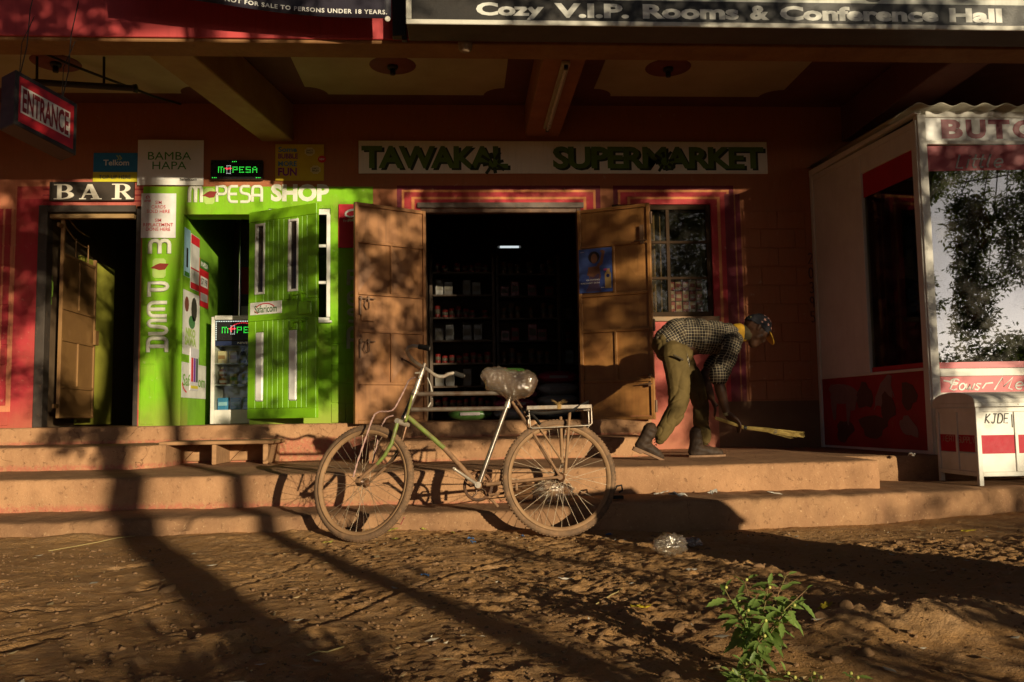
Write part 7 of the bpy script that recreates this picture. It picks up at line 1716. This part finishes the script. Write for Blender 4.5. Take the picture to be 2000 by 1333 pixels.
for (X0, tt, r0, lab), cl in zip(TREES, per):
    bx_, by_ = X0+tt*SA, -tt*CA
    root = thing('roadside_tree', lab, 'tree', (bx_, by_, 0))
    cl = [p for p in cl if p.z > .3]
    if not cl: continue
    top = max(7.2, max(p.z for p in cl)*.8)
    b = MB(); P = [Vector((bx_+.05*math.sin(z*1.3)+(.38*max(0, min(1, (z-2.7)/1.3)) if X0 == -3.62 else 0), by_+.06*math.cos(z), z)) for z in np.linspace(-.1, max(3.5, top), 12)]
    b.tube(P, [r0*(1.25 if i == 0 else 1-.06*i) for i in range(12)], 12); tk = b.build('trunk', m_bark, root)
    b = MB(); rd = random.Random(int(tt*10))
    for i in range(18):
        e = rd.choice(cl); s_ = Vector((bx_, by_, min(top*.95, rd.uniform(5.7, 6.8)))); mid = s_.lerp(Vector((e.x, e.y, max(e.z, 5.9+rd.random()))), .7)
        b.tube([s_, s_.lerp(mid, .55), mid, mid.lerp(e, .5)+Vector((rd.gauss(0, .08), 0, .05)), e], [r0*.26, r0*.18, r0*.11, .010, .004], 6)
    b.build('limb', m_bark, root)
    V = []; F = []; 
    for p in cl:
        for q_ in range(22):
            o = p + Vector((rd.gauss(0, .068), rd.gauss(0, .14), rd.gauss(0, .068)))
            a, e = rd.uniform(0, 6.28), rd.gauss(-.35, .5); d_ = Vector((math.cos(a)*math.cos(e), math.sin(a)*math.cos(e), math.sin(e))); s_ = d_.cross(Vector((rd.gauss(0, .6), rd.gauss(0, .6), 1))).normalized()
            l_ = rd.uniform(.08, .145); w_ = l_*.17; n0 = len(V)
            V += [o, o+d_*l_*.45+s_*w_, o+d_*l_, o+d_*l_*.45-s_*w_]; F.append((n0, n0+1, n0+2, n0+3))
    me = bpy.data.meshes.new('crown'); c0 = Vector((bx_, by_, 4)); me.from_pydata([v_-c0 for v_ in V], [], F); me.materials.append(m_tleaf); me.update()
    stuff(link('crown', me, c0, root))

# unseen trees added left and right of the sun gap to cut sky light
rd = random.Random(5)
m_tl2 = m_tleaf
for i, (x, y, hgt, wid, lab) in enumerate(((-13.5, -16, 10.5, 4.6, 'broad dense tree added at the far left to block sky light'), (-8.5, -21, 11.5, 4.4, 'tall dense tree added second from the left to block sky light'), (-20, -13, 10, 5, 'outermost left tree added to block sky light'), (17.5, -15.5, 10.5, 4.2, 'broad dense tree added right of the sunlit gap to block sky light'), (22, -10, 10.5, 4.8, 'dense tree added farthest right to block sky light'), (20.5, -21.5, 11.5, 3.8, 'tall tree added behind the right end to block sky light'))):
    root = thing('roadside_tree', lab, 'tree', (x, y, 0))
    b = MB(); b.tube([(x, y, -.1), (x+.1, y, 1.5), (x-.1, y+.1, 3.5), (x, y, hgt*.75)], [.3, .22, .18, .06], 10); b.build('trunk', m_bark, root)
    b = MB()
    for j in range(12):
        a = j*2.4; z0 = 1.8+.35*j; e = Vector((x+wid*.7*math.cos(a), y+wid*.55*math.sin(a), z0+1.8)); b.tube([(x, y, z0), Vector((x, y, z0)).lerp(e, .5)+Vector((0, 0, .3)), e], [.09, .05, .015], 6)
    b.build('limb', m_bark, root)
    V = []; F = []; c0 = Vector((x, y, hgt*.5))
    for j in range(330):
        u_ = Vector((rd.gauss(0, 1), rd.gauss(0, 1), rd.gauss(0, 1))).normalized()*rd.random()**.4
        p = Vector((x+u_.x*wid, y+u_.y*wid*.7, hgt*.54+u_.z*hgt*.47))
        for q_ in range(26):
            o = p+Vector((rd.gauss(0, .32), rd.gauss(0, .32), rd.gauss(0, .28))); a, e = rd.uniform(0, 6.28), rd.gauss(-.3, .6)
            d_ = Vector((math.cos(a)*math.cos(e), math.sin(a)*math.cos(e), math.sin(e))); s_ = d_.cross(Vector((rd.gauss(0, .6), rd.gauss(0, .6), 1))).normalized(); l_ = rd.uniform(.2, .36); w_ = l_*.24; n0 = len(V)
            V += [o-c0, o+d_*l_*.45+s_*w_-c0, o+d_*l_-c0, o+d_*l_*.45-s_*w_-c0]; F.append((n0, n0+1, n0+2, n0+3))
    me = bpy.data.meshes.new('crown'); me.from_pydata(V, [], F); me.materials.append(m_tleaf); me.update(); stuff(link('crown', me, c0, root))

for i, (x, y, wd, hgt, lab) in enumerate(((12, -27, 3.4, 3.1, 'low dark bush across the road, nearest the sunlit gap'), (17.5, -26, 3.2, 3.4, 'rounded dark bush across the road, second from the gap'), (6, -28, 3.4, 3.0, 'low dark bush across the road behind the thick trunk'), (23, -24, 3.4, 3.8, 'larger dark bush across the road at the far right'), (0, -28, 3.4, 3.0, 'low dark bush across the road at the left'), (12.8, -20, 2.6, 3.1, 'rounded bush on the near side of the road, mirrored low in the kiosk glass'))):
    root = thing('bush', lab, 'bush', (x, y, 0)); V = []; F = []; c0 = Vector((x, y, hgt*.5))
    b = MB(); 
    for j in range(7): a = j*.9; b.tube([(x, y, -.1), (x+.5*math.cos(a), y+.4*math.sin(a), .8), (x+wd*.5*math.cos(a), y+wd*.35*math.sin(a), hgt*.6)], [.05, .035, .01], 6)
    b.build('stem', m_bark, root)
    for j in range(420):
        u_ = Vector((rd.gauss(0, 1), rd.gauss(0, 1), abs(rd.gauss(0, 1)))).normalized()*rd.random()**.35; p = Vector((x+u_.x*wd, y+u_.y*wd*.6, .1+u_.z*hgt*.92))
        for q_ in range(22):
            o = p+Vector((rd.gauss(0, .22), rd.gauss(0, .22), rd.gauss(0, .16))); a, e = rd.uniform(0, 6.28), rd.gauss(-.1, .6)
            if o.z < .02: continue
            d_ = Vector((math.cos(a)*math.cos(e), math.sin(a)*math.cos(e), math.sin(e))); s_ = d_.cross(Vector((rd.gauss(0, .6), rd.gauss(0, .6), 1))).normalized(); l_ = rd.uniform(.12, .22); w_ = l_*.26; n0 = len(V)
            V += [o-c0, o+d_*l_*.45+s_*w_-c0, o+d_*l_-c0, o+d_*l_*.45-s_*w_-c0]; F.append((n0, n0+1, n0+2, n0+3))
    me = bpy.data.meshes.new('crown'); me.from_pydata(V, [], F); me.materials.append(m_tleaf); me.update(); stuff(link('crown', me, c0, root))
